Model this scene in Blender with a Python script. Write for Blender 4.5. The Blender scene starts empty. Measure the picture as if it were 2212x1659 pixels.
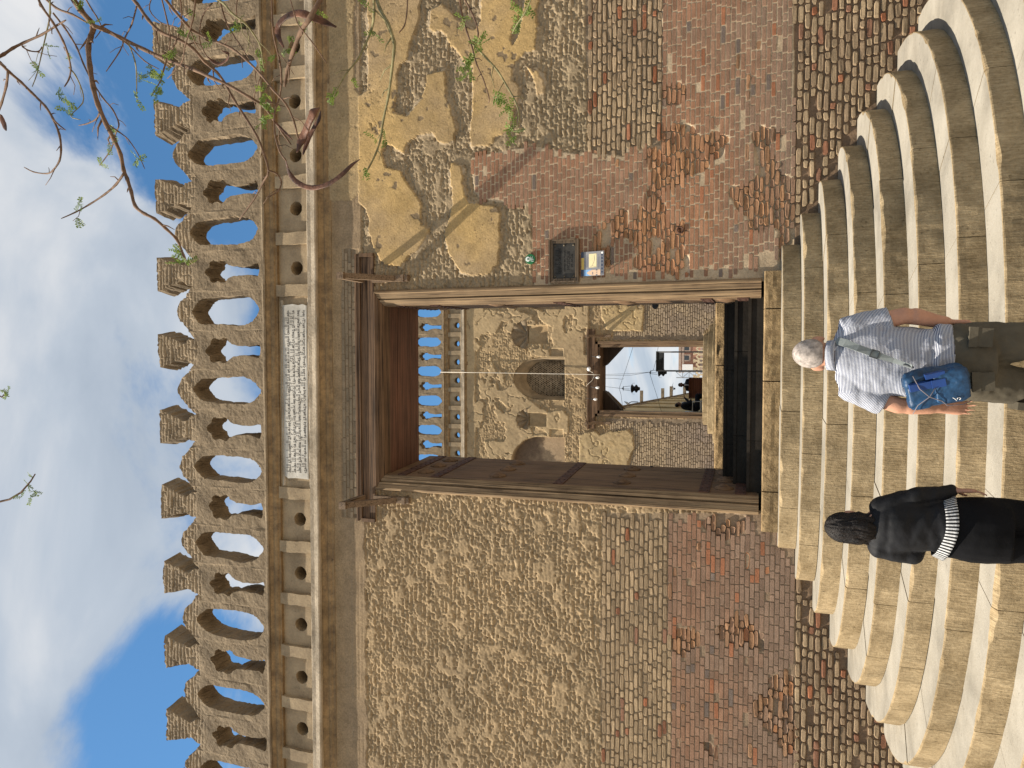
import bpy, bmesh, math, random
import numpy as np
from mathutils import Vector, Matrix
from mathutils.geometry import delaunay_2d_cdt
from math import sin, cos, pi, radians, atan2, sqrt

random.seed(7)
scene = bpy.context.scene
COL = scene.collection

# ------------------------------------------------------------------ camera (the phone was held sideways: world "up" is picture "left")
FPX = 1563.0
TH, PSI, RO = radians(18.36), radians(2.4), radians(0.72)
CAM = np.array([0.4203, -7.65, 0.0])
_F = np.array([-sin(PSI) * cos(TH), cos(PSI) * cos(TH), sin(TH)])
_Rw = np.array([cos(PSI), sin(PSI), 0.0])
_Uw = np.cross(_Rw, _F)
_U = cos(RO) * _Uw - sin(RO) * _Rw
_R = cos(RO) * _Rw + sin(RO) * _Uw
cam_d = bpy.data.cameras.new('camera')
cam_d.sensor_fit = 'HORIZONTAL'
cam_d.sensor_width = 36.0
cam_d.lens = 36.0 * FPX / 2212.0
cam_d.clip_start = 0.05
cam_d.clip_end = 3000.0
cam = bpy.data.objects.new('camera', cam_d)
COL.objects.link(cam)
_X, _Y, _Z = -_U, _R, -_F
cam.matrix_world = Matrix(((_X[0], _Y[0], _Z[0], CAM[0]), (_X[1], _Y[1], _Z[1], CAM[1]), (_X[2], _Y[2], _Z[2], CAM[2]), (0, 0, 0, 1)))
scene.camera = cam

# ------------------------------------------------------------------ sun, sky, exposure
SUN = Vector((2.8, 1.0, -4.4)).normalized()          # direction the light travels
to_sun = -SUN
SUN_ELEV = math.asin(to_sun.z)
SUN_AZ = atan2(to_sun.x, to_sun.y)
sl = bpy.data.lights.new('sun', 'SUN')
sl.energy = 5.0
sl.angle = radians(0.5)
sl.color = (1.0, 0.915, 0.78)
so = bpy.data.objects.new('sun', sl)
so.rotation_euler = SUN.to_track_quat('-Z', 'Y').to_euler()
so.location = (-20, -5, 30)
COL.objects.link(so)
scene.view_settings.view_transform = 'Standard'
scene.view_settings.look = 'None'
scene.view_settings.gamma = 1.0
scene.view_settings.use_curve_mapping = False
scene.view_settings.exposure = 0.95

world = bpy.data.worlds.new('World')
scene.world = world
world.use_nodes = True


class NT:
    """small helper for node trees"""
    def __init__(self, tree):
        self.t = tree
        self.n = tree.nodes
        self.l = tree.links

    def new(self, typ, ins=None, **props):
        nd = self.n.new(typ)
        for k, v in props.items():
            setattr(nd, k, v)
        if ins:
            for k, v in ins.items():
                s = nd.inputs[k]
                if hasattr(v, 'is_linked'):
                    self.l.new(v, s)
                else:
                    s.default_value = v
        return nd

    def math(self, op, a, b=0.0, c=0.0, clamp=False):
        nd = self.n.new('ShaderNodeMath')
        nd.operation = op
        nd.use_clamp = clamp
        for i, v in enumerate((a, b, c)):
            if hasattr(v, 'is_linked'):
                self.l.new(v, nd.inputs[i])
            else:
                nd.inputs[i].default_value = v
        return nd.outputs[0]

    def mix(self, fac, a, b, blend='MIX'):
        nd = self.n.new('ShaderNodeMix')
        nd.data_type = 'RGBA'
        nd.blend_type = blend
        for i, v in ((0, fac), (6, a), (7, b)):
            if hasattr(v, 'is_linked'):
                self.l.new(v, nd.inputs[i])
            else:
                nd.inputs[i].default_value = v if i == 0 else (tuple(v) + (1.0,))[:4]
        return nd.outputs[2]

    def ramp(self, fac, stops, interp='LINEAR'):
        nd = self.n.new('ShaderNodeValToRGB')
        nd.color_ramp.interpolation = interp
        el = nd.color_ramp.elements
        while len(el) < len(stops):
            el.new(0.5)
        for e, (p, c) in zip(el, stops):
            e.position = p
            e.color = (c, c, c, 1) if isinstance(c, (int, float)) else (tuple(c) + (1.0,))[:4]
        self.l.new(fac, nd.inputs[0])
        return nd.outputs[0]

    def noise(self, vec, scale, detail=4.0, rough=0.55, dist=0.0):
        nd = self.n.new('ShaderNodeTexNoise')
        nd.inputs['Scale'].default_value = scale
        nd.inputs['Detail'].default_value = detail
        nd.inputs['Roughness'].default_value = rough
        nd.inputs['Distortion'].default_value = dist
        if vec is not None:
            self.l.new(vec, nd.inputs['Vector'])
        return nd.outputs['Fac']


def build_world():
    nt = NT(world.node_tree)
    nt.n.clear()
    out = nt.new('ShaderNodeOutputWorld')
    sky = nt.new('ShaderNodeTexSky')
    sky.sky_type = 'NISHITA'
    sky.sun_disc = False
    sky.sun_elevation = SUN_ELEV
    sky.sun_rotation = SUN_AZ
    sky.altitude = 50.0
    sky.air_density = 1.0
    sky.dust_density = 0.6
    sky.ozone_density = 1.0
    bg = nt.new('ShaderNodeBackground', {'Color': nt.mix(1.0, sky.outputs[0], (0.74, 1.2, 1.38), 'MULTIPLY'), 'Strength': 0.068})
    tc = nt.new('ShaderNodeTexCoord')
    d = tc.outputs['Generated']
    sep = nt.new('ShaderNodeSeparateXYZ', {0: d})
    zz = nt.math('ADD', nt.math('MAXIMUM', sep.outputs[2], 0.0), 0.22)
    cx = nt.math('DIVIDE', sep.outputs[0], zz)
    cy = nt.math('DIVIDE', sep.outputs[1], zz)
    comb = nt.new('ShaderNodeCombineXYZ', {0: cx, 1: cy, 2: 3.3})
    n1 = nt.noise(comb.outputs[0], 2.4, 10.0, 0.60, 0.35)
    n2 = nt.noise(comb.outputs[0], 0.62, 3.0, 0.5)

    def blob(v, c0, c1):
        v = Vector(v).normalized()
        dt = nt.new('ShaderNodeVectorMath', {0: d, 1: tuple(v)}, operation='DOT_PRODUCT')
        mr = nt.new('ShaderNodeMapRange', {0: dt.outputs['Value'], 1: c0, 2: c1, 3: 0.0, 4: 1.0}, interpolation_type='SMOOTHSTEP')
        return mr.outputs[0]
    dens = nt.math('ADD', nt.math('MULTIPLY', n1, 1.15), nt.math('MULTIPLY', n2, 0.22))
    for v, c0, c1, w in CLOUD_BLOBS:
        dens = nt.math('ADD', dens, nt.math('MULTIPLY', blob(v, c0, c1), w))
    cov = nt.new('ShaderNodeMapRange', {0: dens, 1: 0.56, 2: 0.76, 3: 0.0, 4: 1.0}, interpolation_type='SMOOTHSTEP').outputs[0]
    n3 = nt.noise(comb.outputs[0], 2.3, 7.0, 0.52, 0.5)
    ccol = nt.ramp(n3, [(0.30, (0.44, 0.52, 0.63)), (0.46, (0.64, 0.71, 0.80)), (0.62, (1.0, 1.0, 1.0))])
    bgc = nt.new('ShaderNodeBackground', {'Color': ccol, 'Strength': 0.44})
    mx = nt.new('ShaderNodeMixShader', {0: nt.math('MULTIPLY', cov, 0.94), 1: bg.outputs[0], 2: bgc.outputs[0]})
    nt.l.new(mx.outputs[0], out.inputs[0])


CLOUD_BLOBS = [((-0.10, 0.60, 0.79), 0.50, 0.95, 0.16), ((-0.435, 0.66, 0.61), 0.984, 0.999, -0.34), ((0.325, 0.69, 0.645), 0.980, 0.998, -0.36),
               ((0.225, 0.755, 0.615), 0.991, 0.999, -0.24), ((0.02, 0.90, 0.43), 0.965, 0.992, -0.42), ((0.0, 0.985, 0.12), 0.93, 0.99, 0.10)]
build_world()


# ------------------------------------------------------------------ rays of the photograph: wall features are measured on the wall's own plane
def ray(X, Y):
    return _F * FPX + _R * (829.5 - Y) - _U * (X - 1106.0)


def on_y(X, Y, y=0.0):
    d = ray(X, Y)
    return CAM + d * ((y - CAM[1]) / d[1])


def wall_xz(pts, y=0.0):
    return [(float(on_y(a, b, y)[0]), float(on_y(a, b, y)[2])) for a, b in pts]


# ------------------------------------------------------------------ numpy noise
_rng = np.random.RandomState(11)
_TAB = _rng.rand(512, 512).astype(np.float32)


def vnoise(x, y, s=0):
    x = np.asarray(x, np.float64) + 37.7 * s + 1000.0
    y = np.asarray(y, np.float64) + 91.3 * s + 1000.0
    xi = np.floor(x).astype(np.int64)
    yi = np.floor(y).astype(np.int64)
    fx, fy = x - xi, y - yi
    fx = fx * fx * (3 - 2 * fx)
    fy = fy * fy * (3 - 2 * fy)
    T = _TAB
    a = T[xi & 511, yi & 511]
    b = T[(xi + 1) & 511, yi & 511]
    c = T[xi & 511, (yi + 1) & 511]
    e = T[(xi + 1) & 511, (yi + 1) & 511]
    return (a * (1 - fx) + b * fx) * (1 - fy) + (c * (1 - fx) + e * fx) * fy


def fbm(x, y, f=1.0, o=4, g=0.5, s=0):
    t, a, n = 0.0, 1.0, 0.0
    for i in range(o):
        t = t + a * vnoise(x * f, y * f, s + 3 * i)
        n += a
        a *= g
        f *= 2.03
    return t / n - 0.5


def cellrand(i, j, s=0):
    return _TAB[(np.asarray(i, np.int64) * 7 + 13 * s) & 511, (np.asarray(j, np.int64) * 11 + 29 * s) & 511]


def in_poly(x, z, poly):
    ins = np.zeros(np.shape(x), bool)
    n = len(poly)
    for i in range(n):
        x0, z0 = poly[i]
        x1, z1 = poly[(i + 1) % n]
        if z0 == z1:
            continue
        c = ((z0 > z) != (z1 > z)) & (x < (x1 - x0) * (z - z0) / (z1 - z0) + x0)
        ins ^= c
    return ins


def lerp(a, b, t):
    return a + (b - a) * t


def sstep(a, b, x):
    t = np.clip((x - a) / (b - a), 0, 1)
    return t * t * (3 - 2 * t)


# ------------------------------------------------------------------ mesh helpers
class MB:
    def __init__(self):
        self.v, self.f, self.m, self.c, self.uv = [], [], [], [], []
        self.cur = 0
        self.col = None

    def add(self, vs, fs, mi=None):
        o = len(self.v)
        self.v += [tuple(p) for p in vs]
        self.c += [self.col] * len(vs)
        for f in fs:
            self.f.append(tuple(i + o for i in f))
            self.m.append(self.cur if mi is None else mi)
        return self

    def box(self, x0, x1, y0, y1, z0, z1, mi=None, M=None, j=0.0):
        p = [Vector((x, y, z)) for x in (x0, x1) for y in (y0, y1) for z in (z0, z1)]
        if j:
            p = [q + Vector((random.uniform(-j, j), random.uniform(-j, j), random.uniform(-j, j))) for q in p]
        if M is not None:
            p = [M @ q for q in p]
        return self.add(p, [(0, 1, 3, 2), (4, 6, 7, 5), (0, 4, 5, 1), (2, 3, 7, 6), (0, 2, 6, 4), (1, 5, 7, 3)], mi)

    def tube(self, pts, rad, n=8, mi=None, cap=True):
        pts = [Vector(p) for p in pts]
        if isinstance(rad, (int, float)):
            rad = [rad] * len(pts)
        vs, fs = [], []
        up = Vector((0.13, 0.27, 0.95))
        for i, p in enumerate(pts):
            t = (pts[min(i + 1, len(pts) - 1)] - pts[max(i - 1, 0)])
            t = t.normalized() if t.length > 1e-9 else Vector((0, 0, 1))
            a = t.cross(up)
            if a.length < 0.05:
                a = t.cross(Vector((1, 0.1, 0)))
            a.normalize()
            b = t.cross(a)
            up = b.cross(t) * -1 if False else up
            for k in range(n):
                an = 2 * pi * k / n
                vs.append(p + (a * cos(an) + b * sin(an)) * rad[i])
        for i in range(len(pts) - 1):
            for k in range(n):
                fs.append((i * n + k, i * n + (k + 1) % n, (i + 1) * n + (k + 1) % n, (i + 1) * n + k))
        if cap:
            fs.append(tuple(reversed(range(n))))
            fs.append(tuple((len(pts) - 1) * n + k for k in range(n)))
        return self.add(vs, fs, mi)

    def lathe(self, prof, c=(0, 0, 0), n=16, mi=None, sx=1.0, sy=1.0, M=None):
        vs, fs = [], []
        for r, z in prof:
            for k in range(n):
                a = 2 * pi * k / n
                q = Vector((c[0] + r * cos(a) * sx, c[1] + r * sin(a) * sy, c[2] + z))
                vs.append(M @ q if M is not None else q)
        for i in range(len(prof) - 1):
            for k in range(n):
                fs.append((i * n + k, i * n + (k + 1) % n, (i + 1) * n + (k + 1) % n, (i + 1) * n + k))
        fs.append(tuple(reversed(range(n))))
        fs.append(tuple((len(prof) - 1) * n + k for k in range(n)))
        return self.add(vs, fs, mi)

    def ball(self, c, rx, ry=None, rz=None, n=12, mi=None, M=None):
        ry = rx if ry is None else ry
        rz = rx if rz is None else rz
        pr = [(max(0.02, sin(pi * i / n)), -cos(pi * i / n)) for i in range(n + 1)]
        vs, fs = [], []
        m = n
        for r, z in pr:
            for k in range(m):
                a = 2 * pi * k / m
                q = Vector((r * cos(a) * rx, r * sin(a) * ry, z * rz))
                if M is not None:
                    q = M @ q
                vs.append(q + Vector(c))
        for i in range(n):
            for k in range(m):
                fs.append((i * m + k, i * m + (k + 1) % m, (i + 1) * m + (k + 1) % m, (i + 1) * m + k))
        fs.append(tuple(reversed(range(m))))
        fs.append(tuple(n * m + k for k in range(m)))
        return self.add(vs, fs, mi)

    def sweep_x(self, prof, x0, x1, step=0.25, jit=0.004, mi=None, seed=0):
        """a moulding: closed profile of (y, z) swept along x with small irregularities"""
        n = max(2, int(round((x1 - x0) / step)) + 1)
        m = len(prof)
        vs, fs = [], []
        for i in range(n):
            x = x0 + (x1 - x0) * i / (n - 1)
            for k, (y, z) in enumerate(prof):
                jy = float(fbm(np.array(x), np.array(k * 3.1), 3.0, 3, 0.6, seed)) * jit * 2
                jz = float(fbm(np.array(x), np.array(k * 5.7 + 40), 3.0, 3, 0.6, seed)) * jit * 2
                vs.append((x, y + jy, z + jz))
        for i in range(n - 1):
            for k in range(m):
                fs.append((i * m + k, i * m + (k + 1) % m, (i + 1) * m + (k + 1) % m, (i + 1) * m + k))
        fs.append(tuple(range(m)))
        fs.append(tuple(reversed([(n - 1) * m + k for k in range(m)])))
        return self.add(vs, fs, mi)

    def prism_y(self, poly, y0, y1, mi=None):
        """polygon in (x, z) extruded from y0 (front) to y1"""
        n = len(poly)
        vs = [(x, y0, z) for x, z in poly] + [(x, y1, z) for x, z in poly]
        fs = [tuple(range(n)), tuple(reversed(range(n, 2 * n)))]
        fs += [(i, i + n, (i + 1) % n + n, (i + 1) % n) for i in range(n)]
        return self.add(vs, fs, mi)

    def build(self, name, mats, parent=None, smooth=False, kind=None, fix=True):
        me = bpy.data.meshes.new(name)
        me.from_pydata([tuple(p) for p in self.v], [], self.f)
        if not isinstance(mats, (list, tuple)):
            mats = [mats]
        for mt in mats:
            me.materials.append(mt)
        if len(mats) > 1:
            me.polygons.foreach_set('material_index', self.m)
        if any(c is not None for c in self.c):
            at = me.attributes.new('col', 'FLOAT_COLOR', 'POINT')
            arr = np.array([(c if c is not None else (0.3, 0.25, 0.2)) for c in self.c], np.float32)
            arr = np.concatenate([arr[:, :3], np.ones((len(arr), 1), np.float32)], 1)
            at.data.foreach_set('color', arr.ravel())
        if fix:
            bm = bmesh.new()
            bm.from_mesh(me)
            bmesh.ops.recalc_face_normals(bm, faces=bm.faces)
            bm.to_mesh(me)
            bm.free()
        if smooth:
            me.polygons.foreach_set('use_smooth', [True] * len(me.polygons))
        me.update()
        return link(name, me, parent, kind)


def link(name, me, parent=None, kind=None):
    o = bpy.data.objects.new(name, me)
    COL.objects.link(o)
    if parent is not None:
        o.parent = parent
        o.matrix_parent_inverse = parent_world(parent).inverted()
    if kind:
        o['kind'] = kind
    return o


def parent_world(p):
    m = p.matrix_basis.copy()
    q = p
    while q.parent is not None:
        m = q.parent.matrix_basis @ q.matrix_parent_inverse @ m
        q = q.parent
    return m


def tag(o, label=None, cat=None, group=None, kind=None):
    if label:
        o['label'] = label
    if cat:
        o['category'] = cat
    if group:
        o['group'] = group
    if kind:
        o['kind'] = kind
    return o


def thing(name, loc, label, cat, group=None):
    e = bpy.data.objects.new(name, None)
    e.empty_display_size = 0.2
    e.location = loc
    COL.objects.link(e)
    return tag(e, label, cat, group)


def numpy_mesh(name, verts, quads, mat, parent=None, col=None, smooth=True, kind=None):
    me = bpy.data.meshes.new(name)
    nv, nf = len(verts), len(quads)
    k = quads.shape[1]
    me.vertices.add(nv)
    me.vertices.foreach_set('co', np.asarray(verts, np.float32).ravel())
    me.loops.add(nf * k)
    me.loops.foreach_set('vertex_index', np.asarray(quads, np.int32).ravel())
    me.polygons.add(nf)
    me.polygons.foreach_set('loop_start', np.arange(nf, dtype=np.int32) * k)
    me.polygons.foreach_set('loop_total', np.full(nf, k, np.int32))
    me.update(calc_edges=True)
    if smooth:
        me.polygons.foreach_set('use_smooth', np.ones(nf, bool))
    me.materials.append(mat)
    if col is not None:
        at = me.attributes.new('col', 'FLOAT_COLOR', 'POINT')
        c4 = np.concatenate([np.asarray(col, np.float32), np.ones((nv, 1), np.float32)], 1)
        at.data.foreach_set('color', c4.ravel())
    me.update()
    return link(name, me, parent, kind)


# ------------------------------------------------------------------ materials
def principled(name):
    m = bpy.data.materials.new(name)
    m.use_nodes = True
    nt = NT(m.node_tree)
    bs = nt.n['Principled BSDF']
    bs.inputs['Specular IOR Level'].default_value = 0.25
    return m, nt, bs


def mat_simple(name, col, rough=0.7, var=0.18, scale=12.0, bump=0.0, bscale=60.0, metal=0.0, spec=0.25, stretch=(1, 1, 1), col2=None, emit=None):
    m, nt, bs = principled(name)
    tc = nt.new('ShaderNodeTexCoord')
    mp = nt.new('ShaderNodeMapping', {'Vector': tc.outputs['Object'], 'Scale': stretch})
    n = nt.noise(mp.outputs[0], scale, 6.0, 0.6)
    c2 = col2 if col2 is not None else tuple(c * (1 - 2 * var) for c in col)
    c1 = col if col2 is not None else tuple(min(1, c * (1 + var)) for c in col)
    f = nt.ramp(n, [(0.3, 0.0), (0.7, 1.0)])
    nt.l.new(nt.mix(f, c2, c1), bs.inputs['Base Color'])
    bs.inputs['Roughness'].default_value = rough
    bs.inputs['Metallic'].default_value = metal
    bs.inputs['Specular IOR Level'].default_value = spec
    if bump:
        n2 = nt.noise(mp.outputs[0], bscale, 5.0, 0.6)
        b = nt.new('ShaderNodeBump', {'Height': n2, 'Strength': 1.0, 'Distance': bump})
        nt.l.new(b.outputs[0], bs.inputs['Normal'])
    if emit:
        bs.inputs['Emission Color'].default_value = tuple(emit) + (1,)
        bs.inputs['Emission Strength'].default_value = 1.0
    return m


def mat_attr(name, rough=0.92, bump=0.003, scale=55.0, amt=0.3, pits=0.0, tint=None):
    """colour from the mesh's own colour layer, broken up by fine grain"""
    m, nt, bs = principled(name)
    at = nt.new('ShaderNodeAttribute', attribute_name='col')
    tc = nt.new('ShaderNodeTexCoord')
    v = tc.outputs['Object']
    n = nt.noise(v, scale, 7.0, 0.65)
    n2 = nt.noise(v, 7.0, 5.0, 0.6)
    f = nt.math('ADD', nt.math('MULTIPLY', n, 0.6), nt.math('MULTIPLY', n2, 0.4))
    g = nt.ramp(f, [(0.3, 1.0 - amt), (0.7, 1.0 + amt)])
    c = nt.mix(1.0, nt.mix(1.0, at.outputs['Color'], (0.83, 0.805, 0.76), 'MULTIPLY'), g, 'MULTIPLY')
    h = n
    if pits:
        vo = nt.new('ShaderNodeTexVoronoi', {'Vector': v, 'Scale': 22.0, 'Randomness': 1.0})
        pr = nt.ramp(vo.outputs['Distance'], [(0.10, 0.0), (0.26, 1.0)])
        n4 = nt.noise(v, 3.0, 3.0, 0.5)
        gate = nt.ramp(n4, [(0.5, 1.0), (0.62, 0.0)])
        pr = nt.math('MAXIMUM', pr, gate)
        c = nt.mix(nt.math('MULTIPLY', nt.math('SUBTRACT', 1.0, pr), pits), c, (0.16, 0.11, 0.06))
    nt.l.new(c, bs.inputs['Base Color'])
    bs.inputs['Roughness'].default_value = rough
    bs.inputs['Specular IOR Level'].default_value = 0.1
    b = nt.new('ShaderNodeBump', {'Height': h, 'Strength': 1.0, 'Distance': bump})
    nt.l.new(b.outputs[0], bs.inputs['Normal'])
    return m


def mat_stone(name, col, dark, scale=5.0, bump=0.004, bscale=38.0, tool=0.0, rough=0.9, edge=0.0):
    """limestone: broad stains, grain, optionally tooling lines (uses UV: u along, v up)"""
    m, nt, bs = principled(name)
    tc = nt.new('ShaderNodeTexCoord')
    v = tc.outputs['Object']
    n1 = nt.noise(v, scale, 6.0, 0.62)
    n2 = nt.noise(v, bscale, 6.0, 0.66)
    f = nt.ramp(nt.math('ADD', nt.math('MULTIPLY', n1, 0.65), nt.math('MULTIPLY', n2, 0.35)), [(0.36, 0.0), (0.62, 1.0)])
    c = nt.mix(f, dark, col)
    fl = nt.noise(v, 23.0, 4.0, 0.7)
    c = nt.mix(1.0, c, nt.ramp(fl, [(0.30, 0.62), (0.38, 1.0)]), 'MULTIPLY')
    st = nt.noise(v, 1.7, 5.0, 0.6)
    c = nt.mix(1.0, c, nt.ramp(st, [(0.34, 0.72), (0.52, 1.0), (0.70, 1.10)]), 'MULTIPLY')
    h = n2
    if tool:
        uv = nt.new('ShaderNodeUVMap')
        mp = nt.new('ShaderNodeMapping', {'Vector': uv.outputs[0], 'Scale': (1.0, 0.12, 1.0)})
        wv = nt.noise(mp.outputs[0], 85.0, 3.0, 0.6, 0.6)
        tr = nt.ramp(wv, [(0.35, 0.0), (0.65, 1.0)])
        h = nt.math('ADD', nt.math('MULTIPLY', n2, 0.6), nt.math('MULTIPLY', wv, tool))
        c = nt.mix(1.0, c, nt.mix(tr, (0.80, 0.78, 0.74), (1.12, 1.12, 1.10)), 'MULTIPLY')
    nt.l.new(c, bs.inputs['Base Color'])
    bs.inputs['Roughness'].default_value = rough
    bs.inputs['Specular IOR Level'].default_value = 0.12
    b = nt.new('ShaderNodeBump', {'Height': h, 'Strength': 1.0, 'Distance': bump})
    nt.l.new(b.outputs[0], bs.inputs['Normal'])
    return m


def mat_wood(name, col, dark, axis='x', bump=0.002, rough=0.75):
    m, nt, bs = principled(name)
    tc = nt.new('ShaderNodeTexCoord')
    sc = {'x': (1.2, 26, 26), 'y': (26, 1.2, 26), 'z': (26, 26, 1.2)}[axis]
    mp = nt.new('ShaderNodeMapping', {'Vector': tc.outputs['Object'], 'Scale': sc})
    n1 = nt.noise(mp.outputs[0], 1.0, 6.0, 0.65, 0.6)
    mp2 = nt.new('ShaderNodeMapping', {'Vector': tc.outputs['Object'], 'Scale': tuple(s * 4 if s > 5 else s for s in sc)})
    n2 = nt.noise(mp2.outputs[0], 1.0, 4.0, 0.6)
    n3 = nt.noise(tc.outputs['Object'], 2.2, 4.0, 0.6)
    f = nt.math('ADD', nt.math('ADD', nt.math('MULTIPLY', n1, 0.45), nt.math('MULTIPLY', n2, 0.3)), nt.math('MULTIPLY', n3, 0.25))
    c = nt.mix(nt.ramp(f, [(0.40, 0.0), (0.47, 0.45), (0.60, 1.0)]), dark, col)
    cr = nt.ramp(n2, [(0.36, 0.25), (0.45, 1.0)])
    c = nt.mix(1.0, c, cr, 'MULTIPLY')
    nt.l.new(c, bs.inputs['Base Color'])
    bs.inputs['Roughness'].default_value = rough
    bs.inputs['Specular IOR Level'].default_value = 0.2
    h = nt.math('ADD', nt.math('MULTIPLY', n1, 0.6), nt.math('MULTIPLY', n2, 0.5))
    b = nt.new('ShaderNodeBump', {'Height': h, 'Strength': 1.0, 'Distance': bump})
    nt.l.new(b.outputs[0], bs.inputs['Normal'])
    return m


M_MAS = mat_attr('weathered_masonry', bump=0.0045, scale=48.0, amt=0.38, pits=0.8)
M_BRICK = mat_attr('old_brick', bump=0.003, scale=70.0, amt=0.38)
M_CREST = mat_stone('crest_render', (0.285, 0.215, 0.138), (0.14, 0.104, 0.067), 2.6, 0.007, 34.0)
M_FRIEZE = mat_stone('frieze_render', (0.37, 0.28, 0.175), (0.22, 0.165, 0.105), 4.0, 0.004, 40.0)
M_RAIL = mat_stone('rail_render', (0.46, 0.38, 0.28), (0.30, 0.24, 0.17), 5.0, 0.006, 40.0)
M_OCHRE = mat_stone('ochre_stained_moulding', (0.30, 0.20, 0.10), (0.13, 0.088, 0.052), 8.0, 0.004, 40.0)
M_TREAD = mat_stone('worn_limestone_tread', (0.315, 0.288, 0.240), (0.245, 0.220, 0.178), 3.0, 0.004, 60.0)
M_RISER = mat_stone('tooled_limestone_riser', (0.375, 0.285, 0.172), (0.20, 0.145, 0.080), 4.0, 0.007, 46.0, tool=0.9)
M_THRESH = mat_stone('pitted_threshold_stone', (0.36, 0.25, 0.13), (0.15, 0.10, 0.05), 9.0, 0.014, 34.0)
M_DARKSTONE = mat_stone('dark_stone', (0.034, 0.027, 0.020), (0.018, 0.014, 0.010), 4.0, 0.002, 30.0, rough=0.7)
M_MARBLE = mat_stone('white_marble', (0.58, 0.545, 0.48), (0.44, 0.405, 0.345), 5.0, 0.0008, 40.0, rough=0.6)
M_CARVE_DARK = mat_simple('dark_carving', (0.085, 0.075, 0.065), 0.9)  # dark grey carries both the dirt and the recess shadow of the carved strokes
M_WOOD_X = mat_wood('old_wood_beam', (0.17, 0.10, 0.055), (0.05, 0.03, 0.018), 'x')
M_WOOD_Z = mat_wood('old_wood_casing', (0.30, 0.205, 0.115), (0.085, 0.053, 0.03), 'z', 0.004)
M_WOOD_L = mat_wood('dark_door_wood', (0.20, 0.118, 0.062), (0.075, 0.044, 0.025), 'z')
M_WOOD_C = mat_wood('dark_ceiling_boards', (0.16, 0.075, 0.045), (0.06, 0.03, 0.02), 'x')
M_WOOD_B = mat_wood('bracket_wood', (0.22, 0.15, 0.095), (0.10, 0.065, 0.04), 'y')
M_RUST = mat_simple('rusty_iron', (0.085, 0.040, 0.026), 0.75, 0.3, 20.0, 0.001)
M_IRON = mat_simple('dark_iron', (0.03, 0.03, 0.032), 0.6, 0.2)
M_GROUND = mat_stone('dusty_paving', (0.36, 0.31, 0.25), (0.25, 0.21, 0.165), 1.2, 0.004, 20.0)
M_GREY = mat_simple('grey_metal', (0.25, 0.26, 0.27), 0.5, 0.1)
M_DGREY = mat_simple('dark_grey_casing', (0.05, 0.055, 0.058), 0.6, 0.1)
# ================================================================== OUTER WALL
GROUND_Z = -2.075
outer = thing('perimeter_wall', (0, 0.3, GROUND_Z), 'tall weathered stone and brick wall with openwork cresting, in front around the big doorway', 'wall')


def c4(l):
    return [(658.3 + 0.3472 * a, 0.3472 * b) for a, b in l]


# plaster patches, brick fields (outlines measured on the wall's plane)
PL_A = wall_xz(c4([(395, -300), (720, -300), (720, 0), (715, 120), (680, 200), (660, 260), (640, 370), (600, 400), (570, 470), (575, 560), (555, 700), (640, 720), (700, 650), (750, 570), (760, 470), (870, 440), (885, 600), (915, 680), (940, 800), (930, 870), (880, 890), (830, 880), (790, 830), (700, 850), (640, 900), (620, 960), (560, 920), (500, 890), (485, 960), (500, 1040), (590, 1070), (640, 1150), (720, 1250), (730, 1400), (780, 1440), (740, 1500), (700, 1560), (640, 1600), (600, 1659), (480, 1640), (460, 1590), (430, 1540), (405, 1440), (410, 1380), (385, 1310), (340, 1260), (340, 600), (395, 560)]))
PL_B = wall_xz(c4([(780, 180), (790, 60), (850, 20), (900, 60), (960, 130), (1010, 170), (1060, 190), (1100, 130), (1110, -300), (1290, -300), (1290, 0), (1310, 40), (1350, 60), (1330, 110), (1290, 180), (1280, 240), (1300, 290), (1340, 200), (1370, 40), (1400, -200), (1480, -200), (1440, 80), (1450, 160), (1440, 310), (1380, 330), (1310, 390), (1290, 500), (1335, 540), (1330, 640), (1300, 700), (1280, 800), (1230, 840), (1180, 860), (1150, 910), (1040, 915), (1030, 850), (1040, 700), (1045, 560), (1050, 420), (1000, 400), (960, 330), (910, 280), (880, 210), (850, 195), (800, 205)]))
PL_C = wall_xz(c4([(910, 1010), (980, 1040), (985, 1180), (1020, 1260), (1190, 1290), (1215, 1330), (1210, 1500), (1200, 1640), (1150, 1700), (1060, 1720), (980, 1700), (930, 1640), (880, 1500), (870, 1430), (900, 1370), (930, 1270), (905, 1150)]))
PL_D = wall_xz(c4([(1380, 420), (1440, 430), (1490, 500), (1490, 580), (1450, 590), (1440, 520)]))
PATCHES = [PL_A, PL_B, PL_C, PL_D]
RED_R = wall_xz([(1019, 340), (1120, 319), (1158, 316), (1248, 333), (1272, 323), (1350, 338), (1353, 316), (1430, 312), (1430, -200), (1716, -200), (1716, 630), (1152, 630), (1152, 448), (1102, 441), (1040, 430), (1023, 413)])
GREY_R = wall_xz([(1268, -200), (1264, 60), (1272, 330), (1350, 336), (1353, 316), (1430, 312), (1430, -200)])
LOW_R = wall_xz([(1716, -300), (1716, 700), (2300, 700), (2300, -300)])
GREY_L = wall_xz([(1303, 1108), (1296, 1400), (1303, 1900), (1448, 1900), (1446, 1108)])
RED_L = wall_xz([(1446, 1108), (1448, 1900), (1720, 1900), (1718, 1108)])
LOW_L = wall_xz([(1718, 1108), (1720, 1900), (2400, 1900), (2300, 1108)])
LINT = wall_xz([(738, 538), (738, 1118), (774, 1118), (774, 538)])
FIELDS = [('red', RED_R, 0.0012), ('grey', GREY_R, 0.013), ('low', LOW_R, 0.014), ('greyl', GREY_L, 0.009), ('redl', RED_L, 0.0035), ('low', LOW_L, 0.014), ('lint', LINT, 0.005)]
DOOR_HALF, DOOR_TOP = 1.15, 4.28


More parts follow.
